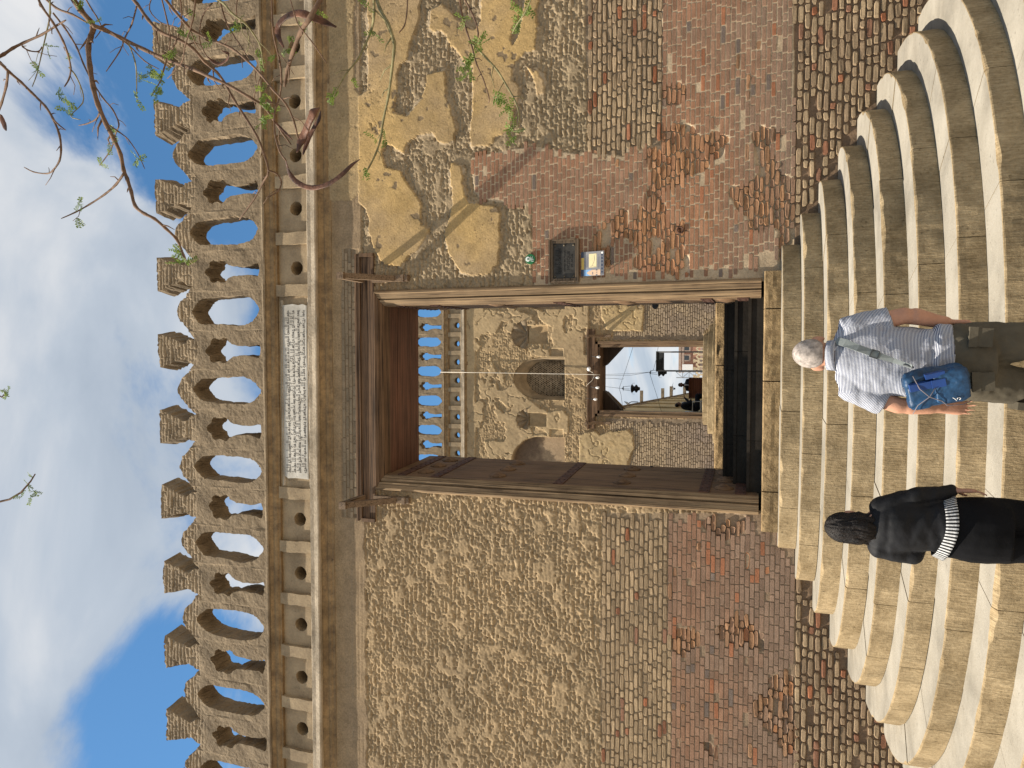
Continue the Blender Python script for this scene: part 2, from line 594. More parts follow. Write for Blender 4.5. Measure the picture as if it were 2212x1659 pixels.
def warp(x, z, a=0.03, f=7.0, s=5):
    return x + fbm(x, z, f, 4, 0.6, s) * a * 2, z + fbm(x, z, f, 4, 0.6, s + 9) * a * 2


def rubble(x, z, s=0, coarse=1.0):
    """broken masonry: crumbled courses, sharp little pits and smears of mortar; returns relief in metres"""
    ch = 0.055
    wz = z + fbm(x, z, 2.2, 3, 0.5, s + 2) * 0.06
    row = np.floor(wz / ch)
    bw = 0.11
    u = x / bw + cellrand(row, row * 0, s + 4) * 5 + fbm(x, z, 5.0, 2, 0.5, s + 6) * 0.9
    cr = cellrand(np.floor(u), row, s + 1)
    jz = 0.5 - np.abs(wz / ch - row - 0.5)
    jx = (0.5 - np.abs(u - np.floor(u) - 0.5)) * 2
    nj = fbm(x, z, 44.0, 2, 0.6, s + 8)
    joint = sstep(0.06, 0.24, np.minimum(jz, jx) + nj * 0.4)
    k = sstep(-0.10, 0.10, fbm(x, z, 1.1, 3, 0.5, s + 41))
    cut = joint * (cr - 0.45) * 0.010 + (joint - 1) * 0.015 * sstep(0.15, 0.5, cellrand(np.floor(u * .5), row, s + 3))
    big = fbm(x * 0.7, z, 6.0, 3, 0.6, s + 11) * 0.012
    mid = fbm(x * 0.8, z * 1.2, 36.0, 2, 0.62, s + 17)
    pits = -sstep(0.05, 0.11, mid) * (0.009 + 0.005 * k)
    smear = sstep(0.075, 0.115, fbm(x * 0.8, z * 0.9, 8.5, 4, 0.62, s + 23))
    fine = fbm(x * 0.7, z, 66.0, 2, 0.7, s + 31) * 0.018
    rough = cut * lerp(1.0, 0.6, k) + pits + fine
    return (big + lerp(rough, fine * 0.25 + 0.006, smear * 0.85)) * coarse


def masonry(x, z):
    H = np.zeros_like(x)
    C = np.zeros(x.shape + (3,))
    n1 = fbm(x, z, 1.1, 4, 0.55, 51)
    n2 = fbm(x, z, 6.0, 4, 0.6, 57)

    def colr(a, b, t):
        t = np.clip(t, 0, 1)[..., None]
        return np.array(a) * (1 - t) + np.array(b) * t
    # rubble everywhere first
    left = x < -1.0
    H = rubble(x, z)
    H = np.where(left, H * 1.0, H * 0.95 - 0.004)
    C = colr((0.43, 0.315, 0.19), (0.34, 0.255, 0.16), 0.5 + n1 * 1.8 + n2)
    C = np.where((~left)[..., None], colr((0.37, 0.285, 0.185), (0.30, 0.235, 0.155), 0.5 + n1 * 2), C)
    # smooth faintly coursed render under the cornice
    band = sstep(4.44, 4.36, z + fbm(x, z, 5.0, 4, 0.6, 60) * 0.10)
    row = np.floor(z / 0.05)
    uu = x / 0.16 + cellrand(row, row * 0, 71) * 4
    jn = np.minimum(0.5 - np.abs(z / 0.05 - row - 0.5), (0.5 - np.abs(uu - np.floor(uu) - 0.5)) * 3)
    hb = 0.006 - sstep(0.14, 0.03, jn) * 0.0035 * sstep(-0.1, 0.1, fbm(x, z, 3.0, 3, 0.6, 77)) + fbm(x, z, 16.0, 3, 0.6, 79) * 0.003
    cb = colr((0.36, 0.265, 0.165), (0.28, 0.21, 0.14), 0.5 + n1 * 2 + n2)
    stain = sstep(4.62, 4.95, z + n2 * 0.12)
    cb = cb * (1 - 0.55 * stain[..., None]) + np.array((0.27, 0.17, 0.07)) * 0.55 * stain[..., None]
    inb = left & (band < 0.5)
    rb = (~left) & (z > 4.42)
    for msk in (inb, rb):
        H = np.where(msk, hb, H)
        C = np.where(msk[..., None], cb, C)
    # thick ochre plaster patches
    wx, wz = warp(x, z, 0.024, 8.0, 5)
    wx, wz = wx + fbm(x, z, 32.0, 3, 0.6, 15) * 0.020, wz + fbm(x, z, 32.0, 3, 0.6, 18) * 0.020
    pl = np.zeros(x.shape, bool)
    for p in PATCHES:
        pl |= in_poly(wx, wz, p)
    chips = fbm(x, z, 9.0, 3, 0.55, 91) > 0.245
    crk = sstep(0.008, 0.0, np.abs(fbm(x, z, 1.6, 5, 0.62, 99))) * (fbm(x, z, 1.0, 2, 0.5, 92) > -0.02)
    hp = 0.020 - crk * 0.006 + fbm(x, z, 2.5, 3, 0.5, 95) * 0.009 + fbm(x, z, 26.0, 3, 0.6, 97) * 0.0032 - chips * 0.003
    cp = colr((0.48, 0.335, 0.155), (0.41, 0.30, 0.175), 0.55 + n1 * 2.6 + n2 * 0.9)
    cp = cp * (1 - 0.35 * crk[..., None]) * (1 + 0.5 * fbm(x, z, 2.2, 4, 0.6, 103)[..., None])
    cp = np.where(chips[..., None], np.array((0.22, 0.165, 0.105)), cp)
    pl2 = np.zeros(x.shape, bool)
    vx, vz = x + fbm(x, z, 5.0, 4, 0.62, 115) * 0.16, z + fbm(x, z, 5.0, 4, 0.62, 118) * 0.16
    for p in PATCHES:
        pl2 |= in_poly(vx, vz, p)
    pl2 &= ~pl
    H = np.where(pl2, 0.006 + fbm(x, z, 20.0, 3, 0.6, 121) * 0.008, H)
    C = np.where(pl2[..., None], np.array((0.39, 0.31, 0.215)) * (1 + 0.7 * n2[..., None]), C)
    H = np.where(pl, hp, H)
    C = np.where(pl[..., None], cp, C)
    # smooth band on the right between the cornice and the patches
    rsm = (~left) & (~pl) & (z > 4.24) & (x > 1.7) & in_poly(wx, wz, RS_BAND)
    H = np.where(rsm, hp - 0.006, H)
    C = np.where(rsm[..., None], colr((0.41, 0.30, 0.165), (0.33, 0.25, 0.15), 0.5 + n1 * 2 + n2), C)
    # mortar beds behind the bricks
    for kind, poly, dep in FIELDS:
        m = in_poly(x, z, poly)
        hm = -dep + fbm(x, z, 14.0, 3, 0.6, 63) * (0.0022 if dep < 0.008 else 0.010)
        cm = {'red': (0.47, 0.37, 0.26), 'grey': (0.26, 0.205, 0.145), 'low': (0.21, 0.145, 0.098), 'greyl': (0.30, 0.23, 0.155), 'redl': (0.27, 0.20, 0.14), 'lint': (0.24, 0.18, 0.12)}[kind]
        if kind in ('red', 'redl'):
            er = fbm(x, z, 1.8, 3, 0.6, 45)
            nearj = (np.abs(x) > 1.2) & (np.abs(x) < 2.9) & (z < 1.2)
            hm = hm - 0.022 * sstep(-0.02, 0.02, er - np.where(nearj, 0.10, 0.19))
        H = np.where(m, hm, H)
        cc = np.array(cm) * (1 + n2[..., None] * 0.6)
        C = np.where(m[..., None], cc, C)
    return H, np.clip(C, 0.02, 0.9)


RS_BAND = wall_xz(c4([(100, -400), (100, 1250), (300, 1250), (345, 1200), (345, 590), (310, 560), (310, -400)]))


def wall_sheet():
    xs = np.concatenate([np.arange(-9.0, -5.0, 0.08), np.arange(-5.0, 5.3, 0.0105), np.arange(5.3, 9.01, 0.08)])
    zs = np.concatenate([np.arange(-2.1, -1.6, 0.05), np.arange(-1.6, 4.6, 0.0105), np.arange(4.6, 5.03, 0.02)])
    X, Z = np.meshgrid(xs, zs, indexing='ij')
    H, C = masonry(X, Z)
    nx, nz = X.shape
    V = np.stack([X, -H, Z], -1).reshape(-1, 3)
    idx = np.arange(nx * nz).reshape(nx, nz)
    q = np.stack([idx[:-1, :-1], idx[1:, :-1], idx[1:, 1:], idx[:-1, 1:]], -1)
    cxm = (X[:-1, :-1] + X[1:, 1:]) / 2
    czm = (Z[:-1, :-1] + Z[1:, 1:]) / 2
    keep = ~((np.abs(cxm) < DOOR_HALF) & (czm < DOOR_TOP) & (czm > -0.25))
    q = q[keep]
    used = np.unique(q)
    remap = np.full(nx * nz, -1)
    remap[used] = np.arange(len(used))
    numpy_mesh('masonry_face', V[used], remap[q], M_MAS, outer, C.reshape(-1, 3)[used])


wall_sheet()
# body of the wall behind the face
mb = MB()
mb.box(-9, -1.19, 0.06, 0.95, -2.3, 4.98)
mb.box(1.19, 9, 0.06, 0.95, -2.3, 4.98)
mb.box(-1.19, 1.19, 0.06, 0.95, 4.30, 4.98)
mb.box(-1.19, 1.19, 0.06, 0.95, -2.3, -0.27)
mb.build('wall_core', M_FRIEZE, outer)


# ---- bricks: one by one on the lower wall
def stair_profile_hides(x, z):
    k = max(0.0, (-0.26 - z) / 0.165)
    return abs(x) < 1.45 + 0.292 * k - 0.1


def brick_verts(x0, x1, z0, z1, d, rnd, rough):
    """rounded brick front standing d proud of its bed"""
    cx, cz = (x0 + x1) / 2, (z0 + z1) / 2
    hw, hh = (x1 - x0) / 2, (z1 - z0) / 2
    r = rnd
    ring = [(-1, -1 + r * 1.6), (-1 + r, -1), (1 - r, -1), (1, -1 + r * 1.6), (1, 1 - r * 1.6), (1 - r, 1), (-1 + r, 1), (-1, 1 - r * 1.6)]
    jt = [(random.uniform(-rough, rough), random.uniform(-rough, rough)) for _ in ring]
    tl = random.uniform(-1, 1) * rough * 0.35
    tz = random.uniform(-1, 1) * rough * 0.35
    vs = []
    for (s, y) in ((1.0, 0.022), (0.985, -d * 0.45), (0.80 if rough > 0.003 else 0.93, -d)):
        for (a, b), (ja, jb) in zip(ring, jt):
            yy = y if y > 0 else y + (a * tl + b * tz) + random.uniform(-rough, rough) * 0.35
            vs.append((cx + a * hw * s + ja, yy, cz + b * hh * (s if s > 0.9 else 0.72) + jb))
    fs = []
    for k in range(2):
        for i in range(8):
            fs.append((k * 8 + i, k * 8 + (i + 1) % 8, k * 8 + 8 + (i + 1) % 8, k * 8 + 8 + i))
    fs.append(tuple(16 + i for i in range(8)))
    return vs, fs


def brick_field(kind, poly):
    out = []
    ch, gap = {'red': (0.048, 0.0115), 'grey': (0.052, 0.015), 'low': (0.060, 0.017), 'greyl': (0.050, 0.013), 'redl': (0.048, 0.009), 'lint': (0.047, 0.008)}[kind]
    zmin = max(-2.0, min(p[1] for p in poly))
    zmax = max(p[1] for p in poly)
    xmin = max(-5.6, min(p[0] for p in poly))
    xmax = min(5.7, max(p[0] for p in poly))
    z = zmin + 0.003
    while z + ch < zmax + 0.02:
        x = xmin - random.uniform(0, 0.12)
        k = random.randint(0, 1)
        while x < xmax:
            k += 1
            w = (0.17 if k % 2 else 0.085) * random.uniform(0.85, 1.12) if random.random() < 0.75 else random.uniform(0.08, 0.19)
            a, b = x + gap / 2, x + w - gap / 2
            x += w
            cx, cz = (a + b) / 2, z + ch / 2
            if not (in_poly(np.array(cx), np.array(cz), poly)):
                continue
            if b > xmax + 0.05 or a < xmin - 0.05:
                continue
            if -1.19 < b and a < 1.19 and -0.32 < cz < 4.3:
                continue
            if -1.33 < b and a < 1.33 and -0.32 < cz < -0.06:
                continue
            if cz < -0.3 and stair_profile_hides(cx, cz - 0.05):
                continue
            n = float(fbm(np.array(cx), np.array(cz), 1.3, 3, 0.55, 33))
            n2 = float(fbm(np.array(cx), np.array(cz), 4.0, 2, 0.55, 39))
            r = random.random()
            zz0, zz1 = z + gap / 2, z + ch - gap / 2
            wob = float(fbm(np.array(cx), np.array(0.0), 1.6, 2, 0.5, 81)) * (0.012 if kind in ('grey', 'low', 'greyl') else 0.004)
            zz0 += wob
            zz1 += wob
            if kind in ('red', 'redl'):
                low = (-0.46 - cz) if False else cz
                base = lerp(np.array((0.37, 0.185, 0.105)), np.array((0.29, 0.165, 0.11)), min(1, max(0, 0.5 + n * 2.2)))
                grey = np.array((0.26, 0.18, 0.135))
                t = min(1, max(0, (0.55 - cz) / 0.9)) * 0.6 + (0.16 if kind == 'red' else 0.52) + n2 * 0.9
                col = lerp(base, grey, min(1, max(0, t + random.uniform(-0.18, 0.18))))
                if r < 0.03:
                    col = np.array((0.34, 0.15, 0.085))
                elif r < 0.06:
                    col = np.array((0.19, 0.15, 0.13))
                d, rough, rnd = random.uniform(0.0012, 0.0030), 0.0016, 0.09
                er = float(fbm(np.array(cx), np.array(cz), 1.8, 3, 0.6, 45))
                nearj = 1.2 < abs(cx) < 2.9 and cz < 1.2
                if er > (0.10 if nearj else 0.19) or random.random() < 0.03:
                    d, rough, rnd = random.uniform(-0.012, 0.007), 0.006, 0.30
                    col = lerp(col, np.array((0.37, 0.20, 0.10)), random.uniform(0.1, 0.7))
                    if random.random() < 0.05:
                        continue
            elif kind == 'lint':
                col = lerp(np.array((0.32, 0.245, 0.165)), np.array((0.25, 0.20, 0.14)), random.random())
                d, rough, rnd = random.uniform(0.001, 0.003), 0.0015, 0.08
            else:
                a1, a2 = {'grey': ((0.40, 0.30, 0.195), (0.29, 0.215, 0.145)), 'low': ((0.36, 0.27, 0.175), (0.25, 0.18, 0.12)), 'greyl': ((0.39, 0.29, 0.185), (0.29, 0.215, 0.14))}[kind]
                col = lerp(np.array(a1), np.array(a2), min(1, max(0, 0.5 + n * 2 + random.uniform(-0.4, 0.4))))
                pr = {'grey': 0.07, 'low': 0.10, 'greyl': 0.015}[kind]
                if kind in ('grey', 'greyl'):
                    pr += max(0, n2) * 0.3
                if r < pr:
                    col = lerp(np.array((0.31, 0.125, 0.065)), np.array((0.25, 0.14, 0.095)), random.random())
                d, rough, rnd = random.uniform(0.0, 0.010), 0.0045, 0.26
                if kind == 'low' and random.random() < 0.05:
                    continue
                if kind == 'greyl':
                    d, rough = random.uniform(0.0, 0.005), 0.0035
            out.append((a, b, zz0, zz1, d, rnd, rough, tuple(float(q) for q in np.clip(col * random.uniform(0.86, 1.14), 0.03, 0.6))))
        z += ch
    return out


ALLB = []
for kind, poly, dep in FIELDS:
    if kind in ('red',):
        sub = [b for b in brick_field(kind, poly)]
        g = GREY_R
        sub = [b for b in sub if not in_poly(np.array((b[0] + b[1]) / 2), np.array((b[2] + b[3]) / 2), g)]
        ALLB += sub
    else:
        ALLB += brick_field(kind, poly)


def in_frame(x, y, z, mar=0):
    q = np.array((x, y, z)) - CAM
    dz = q @ _F
    if dz < 0.1:
        return False, 0
    u, v = q @ _R * FPX / dz, -(q @ _U) * FPX / dz
    return (abs(u) < 829 - mar and abs(v) < 1106 - mar), dz


def rank(b):
    ok, dz = in_frame((b[0] + b[1]) / 2, 0, (b[2] + b[3]) / 2, 6)
    return ((b[1] - b[0]) * (b[3] - b[2]) / dz ** 2) if ok else 0


ALLB.sort(key=rank, reverse=True)
for b in ALLB[:300]:
    one = MB()
    one.col = b[7]
    one.add(*brick_verts(*b[:7]))
    one.build('brick', M_BRICK, outer, fix=True)
rest = MB()
for b in ALLB[300:]:
    rest.col = b[7]
    rest.add(*brick_verts(*b[:7]))
rest.build('brickwork', M_BRICK, outer, kind='stuff')
print('bricks', len(ALLB))

# ---- cornice, frieze with pierced panels
Y0 = -0.055
S = 0.993
top_prof = [(0.30, 5.58), (Y0 + 0.012, 5.58), (Y0 + 0.008, 5.60), (Y0 - 0.006, 5.615), (Y0 - 0.012, 5.65), (Y0 - 0.006, 5.672), (Y0 - 0.018, 5.688), (Y0 - 0.030, 5.705), (Y0 - 0.030, 5.72), (0.30, 5.72)]
mb = MB()
mb.sweep_x(top_prof, -9, 9, 0.11, 0.006, seed=3)
mb.build('frieze_upper_moulding', M_OCHRE, outer)
lip = MB()
lip.sweep_x([(0.30, 5.72), (Y0 - 0.045, 5.72), (Y0 - 0.055, 5.735), (Y0 - 0.05, 5.765), (Y0 - 0.01, 5.775), (0.30, 5.775)], -9, 9, 0.06, 0.008, seed=5)
lip.build('cresting_ledge', M_CREST, outer)
low = MB()
low.sweep_x([(0.10, 4.985), (Y0 - 0.045, 4.985), (Y0 - 0.055, 5.0), (Y0 - 0.05, 5.055), (Y0 - 0.055, 5.10), (Y0 - 0.035, 5.115), (0.10, 5.115)], -9, 9, 0.05, 0.006, seed=7)
low.build('frieze_lower_rail', M_RAIL, outer)
og = MB()
og.sweep_x([(0.06, 4.83), (-0.012, 4.83), (-0.014, 4.86), (-0.026, 4.88), (-0.032, 4.905), (-0.024, 4.92), (-0.040, 4.945), (-0.056, 4.965), (-0.060, 4.983), (0.06, 4.983)], -9, 9, 0.09, 0.005, seed=9)
og.build('cornice_moulding', M_OCHRE, outer)
bk = MB()
bk.box(-9, 9, 0.535, 0.95, 4.985, 5.70)
bk.box(-9, 9, 0.302, 0.53, 5.60, 5.70)
bk.build('frieze_back', M_FRIEZE, outer)

HOLES_R = [1.49, 2.215, 2.86, 3.51, 4.16, 4.81, 5.46, 6.11, 6.76]
HOLES_L = [-1.62, -2.30, -2.95, -3.62, -4.28, -4.94, -5.6, -6.26, -6.92]


def frieze_strip(x0, x1):
    mb = MB()
    n = 7
    for i in range(n):
        pass
    poly = [(x0 + random.uniform(-.006, .006), 5.11)] + [(x0 + random.uniform(-.008, .008), 5.11 + 0.48 * k / 6) for k in range(1, 7)] + [(x1 + random.uniform(-.008, .008), 5.11 + 0.48 * k / 6) for k in range(6, -1, -1)]
    mb.prism_y(poly, Y0 + 0.004, 0.30)
    mb.build('frieze_pier', M_FRIEZE, outer)


def frieze_panel(cx, x0, x1, cz=5.325, r=0.085):
    """recessed panel with a deep round hole"""
    n = 20
    mb = MB()
    y = 0.0
    circ = [(cx + r * cos(2 * pi * i / n) * random.uniform(.95, 1.05), cz + r * sin(2 * pi * i / n) * random.uniform(.95, 1.05)) for i in range(n)]
    z0, z1 = 5.112, 5.588
    rect = []
    for i in range(n):
        a = 2 * pi * i / n
        dx, dz = cos(a), sin(a)
        tx = ((x1 - cx) / dx if dx > 1e-6 else ((x0 - cx) / dx if dx < -1e-6 else 1e9))
        tz = ((z1 - cz) / dz if dz > 1e-6 else ((z0 - cz) / dz if dz < -1e-6 else 1e9))
        t = min(tx, tz)
        rect.append((cx + dx * t, cz + dz * t))
    for corner in ((x0, z0), (x1, z0), (x1, z1), (x0, z1)):
        j = min(range(n), key=lambda i: (rect[i][0] - corner[0]) ** 2 + (rect[i][1] - corner[1]) ** 2)
        rect[j] = corner
    vs = [(a, y, b) for a, b in circ] + [(a, y, b) for a, b in rect] + [(a, 0.52, b) for a, b in circ]
    fs = [(i, (i + 1) % n, n + (i + 1) % n, n + i) for i in range(n)]
    fs += [(i, 2 * n + i, 2 * n + (i + 1) % n, (i + 1) % n) for i in range(n)]
    fs += [tuple(2 * n + i for i in range(n))]
    mb.add(vs, fs)
    mb.build('frieze_panel', M_FRIEZE, outer)


def frieze_row(hs, sgn):
    hs = sorted(hs)
    edges = [(a + b) / 2 for a, b in zip(hs, hs[1:])]
    first = hs[0] - (hs[1] - hs[0]) / 2
    last = hs[-1] + (hs[-1] - hs[-2]) / 2
    edges = [first] + edges + [last]
    if sgn > 0:
        edges[0] = 1.215
    else:
        edges[-1] = -1.29
    for h, e0, e1 in zip(hs, edges, edges[1:]):
        frieze_panel(h, e0 + 0.07, e1 - 0.07)
    for e in edges:
        frieze_strip(e - 0.072, e + 0.072)


frieze_row(HOLES_R, 1)
frieze_row(HOLES_L, -1)
# plain bed round the inscription
mb = MB()
mb.box(-1.218, 1.143, -0.02, 0.30, 5.117, 5.586)
mb.build('inscription_bed', M_FRIEZE, outer)
mb = MB()
mb.sweep_x([(-0.0, 5.117), (Y0 + 0.01, 5.119), (Y0 + 0.015, 5.145), (Y0 + 0.02, 5.155), (0.0, 5.157)], -1.2, 1.12, 0.05, 0.006, seed=15)
mb.sweep_x([(-0.0, 5.508), (-0.03, 5.508), (-0.04, 5.53), (-0.032, 5.545), (0.0, 5.55)], -1.2, 1.10, 0.05, 0.006, seed=16)
mb.build('inscription_border', M_RAIL, outer)


# ---- openwork cresting
def refine(poly, step=0.035, jit=0.005, fixed=None):
    out = []
    n = len(poly)
    for i in range(n):
        a, b = poly[i], poly[(i + 1) % n]
        L = math.hypot(b[0] - a[0], b[1] - a[1])
        k = max(1, int(round(L / step)))
        fx = fixed(a, b) if fixed else False
        for j in range(k):
            t = j / k
            x, z = lerp(a[0], b[0], t), lerp(a[1], b[1], t)
            if j and not fx:
                x += random.uniform(-jit, jit)
                z += random.uniform(-jit, jit)
            elif not fx:
                x += random.uniform(-jit, jit) * 0.6
                z += random.uniform(-jit, jit) * 0.6
            out.append((x, z))
    return out


def smooth_loop(pts, it=1):
    for _ in range(it):
        q = []
        n = len(pts)
        for i in range(n):
            a, b = pts[i], pts[(i + 1) % n]
            q += [(a[0] * .75 + b[0] * .25, a[1] * .75 + b[1] * .25), (a[0] * .25 + b[0] * .75, a[1] * .25 + b[1] * .75)]
        pts = q
    return pts


HP = 0.2517        # half of half a period
A_OUT = [(-HP, 5.775), (HP, 5.775), (HP, 6.94), (0.205, 6.90), (0.168, 6.845), (0.158, 6.91), (0.15, 6.955), (0.112, 6.995), (0.098, 7.03), (0.218, 7.435), (-0.218, 7.435), (-0.106, 7.03), (-0.122, 6.99), (-0.16, 6.935), (-0.172, 6.86), (-0.205, 6.90), (-HP, 6.94)]
B_OUT = [(-HP, 5.775), (HP, 5.775), (HP, 6.94), (0.215, 6.975), (0.185, 7.0), (0.135, 7.075), (0.07, 7.11), (0.0, 7.135), (-0.075, 7.105), (-0.13, 7.07), (-0.19, 7.0), (-0.215, 6.975), (-HP, 6.94)]
KEY_H = [(0.092, 5.835), (0.066, 5.915), (0.05, 6.055), (0.058, 6.235), (0.088, 6.325), (0.125, 6.355), (0.138, 6.405), (0.112, 6.465), (0.118, 6.51), (0.138, 6.55), (0.105, 6.60), (0.06, 6.595), (0.045, 6.635), (0.0, 6.685)]
KEY = KEY_H + [(-x, z) for x, z in reversed(KEY_H[:-1])]
ARC_H = [(0.0, 5.835), (0.055, 5.88), (0.10, 5.93), (0.118, 5.965), (0.142, 6.03), (0.152, 6.12), (0.155, 6.25), (0.15, 6.42), (0.146, 6.60), (0.138, 6.72), (0.125, 6.76), (0.088, 6.81), (0.05, 6.86), (0.0, 6.90)]
ARC = ARC_H + [(-x, z) for x, z in reversed(ARC_H[1:-1])]


def crest_unit(outp, hole, seed, depth=0.30, pitch=0.017):
    random.seed(seed)
    seam = lambda a, b: (abs(abs(a[0]) - HP) < 1e-6 and abs(abs(b[0]) - HP) < 1e-6) or (abs(a[1] - 5.775) < 1e-6 and abs(b[1] - 5.775) < 1e-6)
    o2 = refine(outp, 0.03, 0.010, seam)
    wl = lambda q: q if (abs(abs(q[0]) - HP) < 1e-6 or q[1] < 5.78) else (q[0] + float(fbm(np.array(q[0] + seed), np.array(q[1]), 3.5, 3, .55, 301)) * 0.05, q[1] + float(fbm(np.array(q[0] + seed), np.array(q[1]), 3.5, 3, .55, 305)) * 0.05)
    o2 = [wl(q) for q in o2]
    sc = random.uniform(1.06, 1.20)
    h2 = refine(smooth_loop([(x * sc, 6.3 + (z - 6.3) * random.uniform(0.99, 1.01)) for x, z in hole], 2), 0.03, 0.009)
    h2 = [wl(q) for q in h2]
    pts = [Vector(p) for p in o2] + [Vector(p) for p in h2]
    no, nh = len(o2), len(h2)
    edges = [(i, (i + 1) % no) for i in range(no)] + [(no + i, no + (i + 1) % nh) for i in range(nh)]
    gx = np.arange(-HP + pitch, HP - pitch * 0.5, pitch)
    gz = np.arange(5.78, 7.44, pitch)
    GX, GZ = np.meshgrid(gx, gz)
    GX = GX + (np.random.RandomState(seed).rand(*GX.shape) - .5) * pitch * 0.5
    GZ = GZ + (np.random.RandomState(seed + 1).rand(*GZ.shape) - .5) * pitch * 0.5
    gx, gz = GX.ravel(), GZ.ravel()
    k = in_poly(gx, gz, o2) & ~in_poly(gx, gz, h2)
    gx, gz = gx[k], gz[k]
    bp = np.array(o2 + h2)
    dmin = np.min((gx[:, None] - bp[None, :, 0]) ** 2 + (gz[:, None] - bp[None, :, 1]) ** 2, 1)
    k = dmin > (pitch * 0.7) ** 2
    pts += [Vector((a, b)) for a, b in zip(gx[k], gz[k])]
    ov, oe, of, *_ = delaunay_2d_cdt(pts, edges, [], 0, 1e-6)
    P = np.array([tuple(v) for v in ov])
    T = np.array(of)
    cen = P[T].mean(1)
    k = in_poly(cen[:, 0], cen[:, 1], o2) & ~in_poly(cen[:, 0], cen[:, 1], h2)
    T = T[k]
    x, z = P[:, 0], P[:, 1]
    sx = x + seed * 3.17
    H = fbm(sx, z, 3.5, 3, 0.5, 5) * 0.018 + fbm(sx, z, 14.0, 3, 0.6, 9) * 0.010 + fbm(sx, z, 40, 2, 0.6, 12) * 0.005
    rough = sstep(6.80, 6.92, z + fbm(sx, z, 5, 2, 0.5, 3) * 0.2)
    row = np.floor(z / 0.055)
    uu = sx / 0.13 + cellrand(row, row * 0, seed) * 3
    jn = np.minimum(0.5 - np.abs(z / 0.055 + fbm(sx, z, 6, 2, .5, 4) * .5 - row - 0.5), (0.5 - np.abs(uu - np.floor(uu) - 0.5)) * 5 + fbm(sx, z, 9, 2, .5, 14) * 1.2)
    H = H - rough * (sstep(0.28, 0.06, jn + fbm(sx, z, 20, 2, .5, 15) * .2) * 0.010) + rough * (cellrand(np.floor(uu), row, seed) - .5) * 0.012
    H = np.where((np.abs(np.abs(x) - HP) < 1e-5), 0, H) - 0.002
    nv = len(P)
    # boundary edges -> rim with subdivisions
    e = {}
    for t in T:
        for a, b in ((t[0], t[1]), (t[1], t[2]), (t[2], t[0])):
            e[(a, b)] = e.get((a, b), 0) + 1
    rim = [(a, b) for (a, b) in e if (b, a) not in e]
    V = [(x[i], Y0 - H[i], z[i]) for i in range(nv)]
    Fc = [tuple(int(i) for i in t) for t in T]
    L = 4
    ids = sorted(set(i for ab in rim for i in ab))
    pos = {i: k for k, i in enumerate(ids)}
    base = len(V)
    for l in range(1, L + 1):
        for i in ids:
            seamv = abs(abs(x[i]) - HP) < 1e-5
            j = 0 if (seamv or l == L) else (0.004 if z[i] > 6.98 else 0.010)
            wd = 1.0 + 0.22 * l / L * float(sstep(6.99, 7.05, z[i]))
            V.append((x[i] * wd + random.uniform(-j, j), Y0 + depth * l / L, z[i] + random.uniform(-j, j)))
    m = len(ids)
    for a, b in rim:
        for l in range(L):
            lo = (lambda i: i) if l == 0 else (lambda i, l=l: base + (l - 1) * m + pos[i])
            hi = lambda i, l=l: base + l * m + pos[i]
            Fc.append((lo(b), lo(a), hi(a), hi(b)))
    bb = len(V)
    V += [(x[i] * (1.0 + 0.22 * float(sstep(6.99, 7.05, z[i]))), Y0 + depth, z[i]) for i in range(nv)]
    Fc += [tuple(int(i) + bb for i in reversed(t)) for t in T]
    me = bpy.data.meshes.new('crest')
    me.from_pydata([tuple(float(q) for q in p) for p in V], [], Fc)
    bm = bmesh.new()
    bm.from_mesh(me)
    bmesh.ops.remove_doubles(bm, verts=bm.verts, dist=1e-5)
    bmesh.ops.recalc_face_normals(bm, faces=bm.faces)
    bm.to_mesh(me)
    bm.free()
    me.materials.append(M_CREST)
    return me


A_MESH = [crest_unit(A_OUT, KEY, 100 + i) for i in range(11)]
B_MESH = [crest_unit(B_OUT, ARC, 200 + i) for i in range(11)]
random.seed(21)
PER = 4 * HP
for i in range(-8, 9):
    xc = -0.525 + PER * i
    o = link('cresting_merlon', A_MESH[(i * 5 + 3) % 11], outer)
    o.matrix_basis = Matrix.Translation((xc, 0, 0))
    o.matrix_parent_inverse = parent_world(outer).inverted()
    o = link('cresting_arch', B_MESH[(i * 5 + 1) % 11], outer)
    o.matrix_basis = Matrix.Translation((xc + 2 * HP, 0, 0))
    o.matrix_parent_inverse = parent_world(outer).inverted()

# ================================================================== INSCRIPTION SLAB
slab = thing('inscription_slab', (-0.03, -0.03, 5.16), 'long white marble slab of angular Arabic lettering in four lines, set in the frieze above the doorway', 'inscription')
SX0, SX1, SZ0, SZ1 = -1.105, 1.045, 5.16, 5.505
YS = -0.048
mb = MB()
edge = [(SX0, SZ0), (-0.6, SZ0 + .003), (0, SZ0 - .002), (0.7, SZ0 + .002), (SX1 - 0.02, SZ0), (SX1, SZ0 + 0.06), (SX1 - 0.012, SZ0 + 0.12), (SX1 + 0.004, SZ0 + 0.2), (SX1 - 0.01, SZ1), (0.4, SZ1), (-0.5, SZ1), (SX0 + 0.03, SZ1), (SX0, SZ1 - 0.05), (SX0 + 0.008, SZ1 - 0.17)]
mb.prism_y(edge, YS, -0.01)
mb.build('marble_panel', M_MARBLE, slab)
mb = MB()
for x0, x1, z0, z1 in ((SX0 + 0.02, SX1 - 0.02, SZ1 - 0.012, SZ1 - 0.009), (SX0 + 0.01, SX1 - 0.01, SZ0 + 0.008, SZ0 + 0.011)):
    mb.box(x0, x1, YS - 0.0012, YS + 0.001, z0, z1)
mb.build('border_line', M_CARVE_DARK, slab)
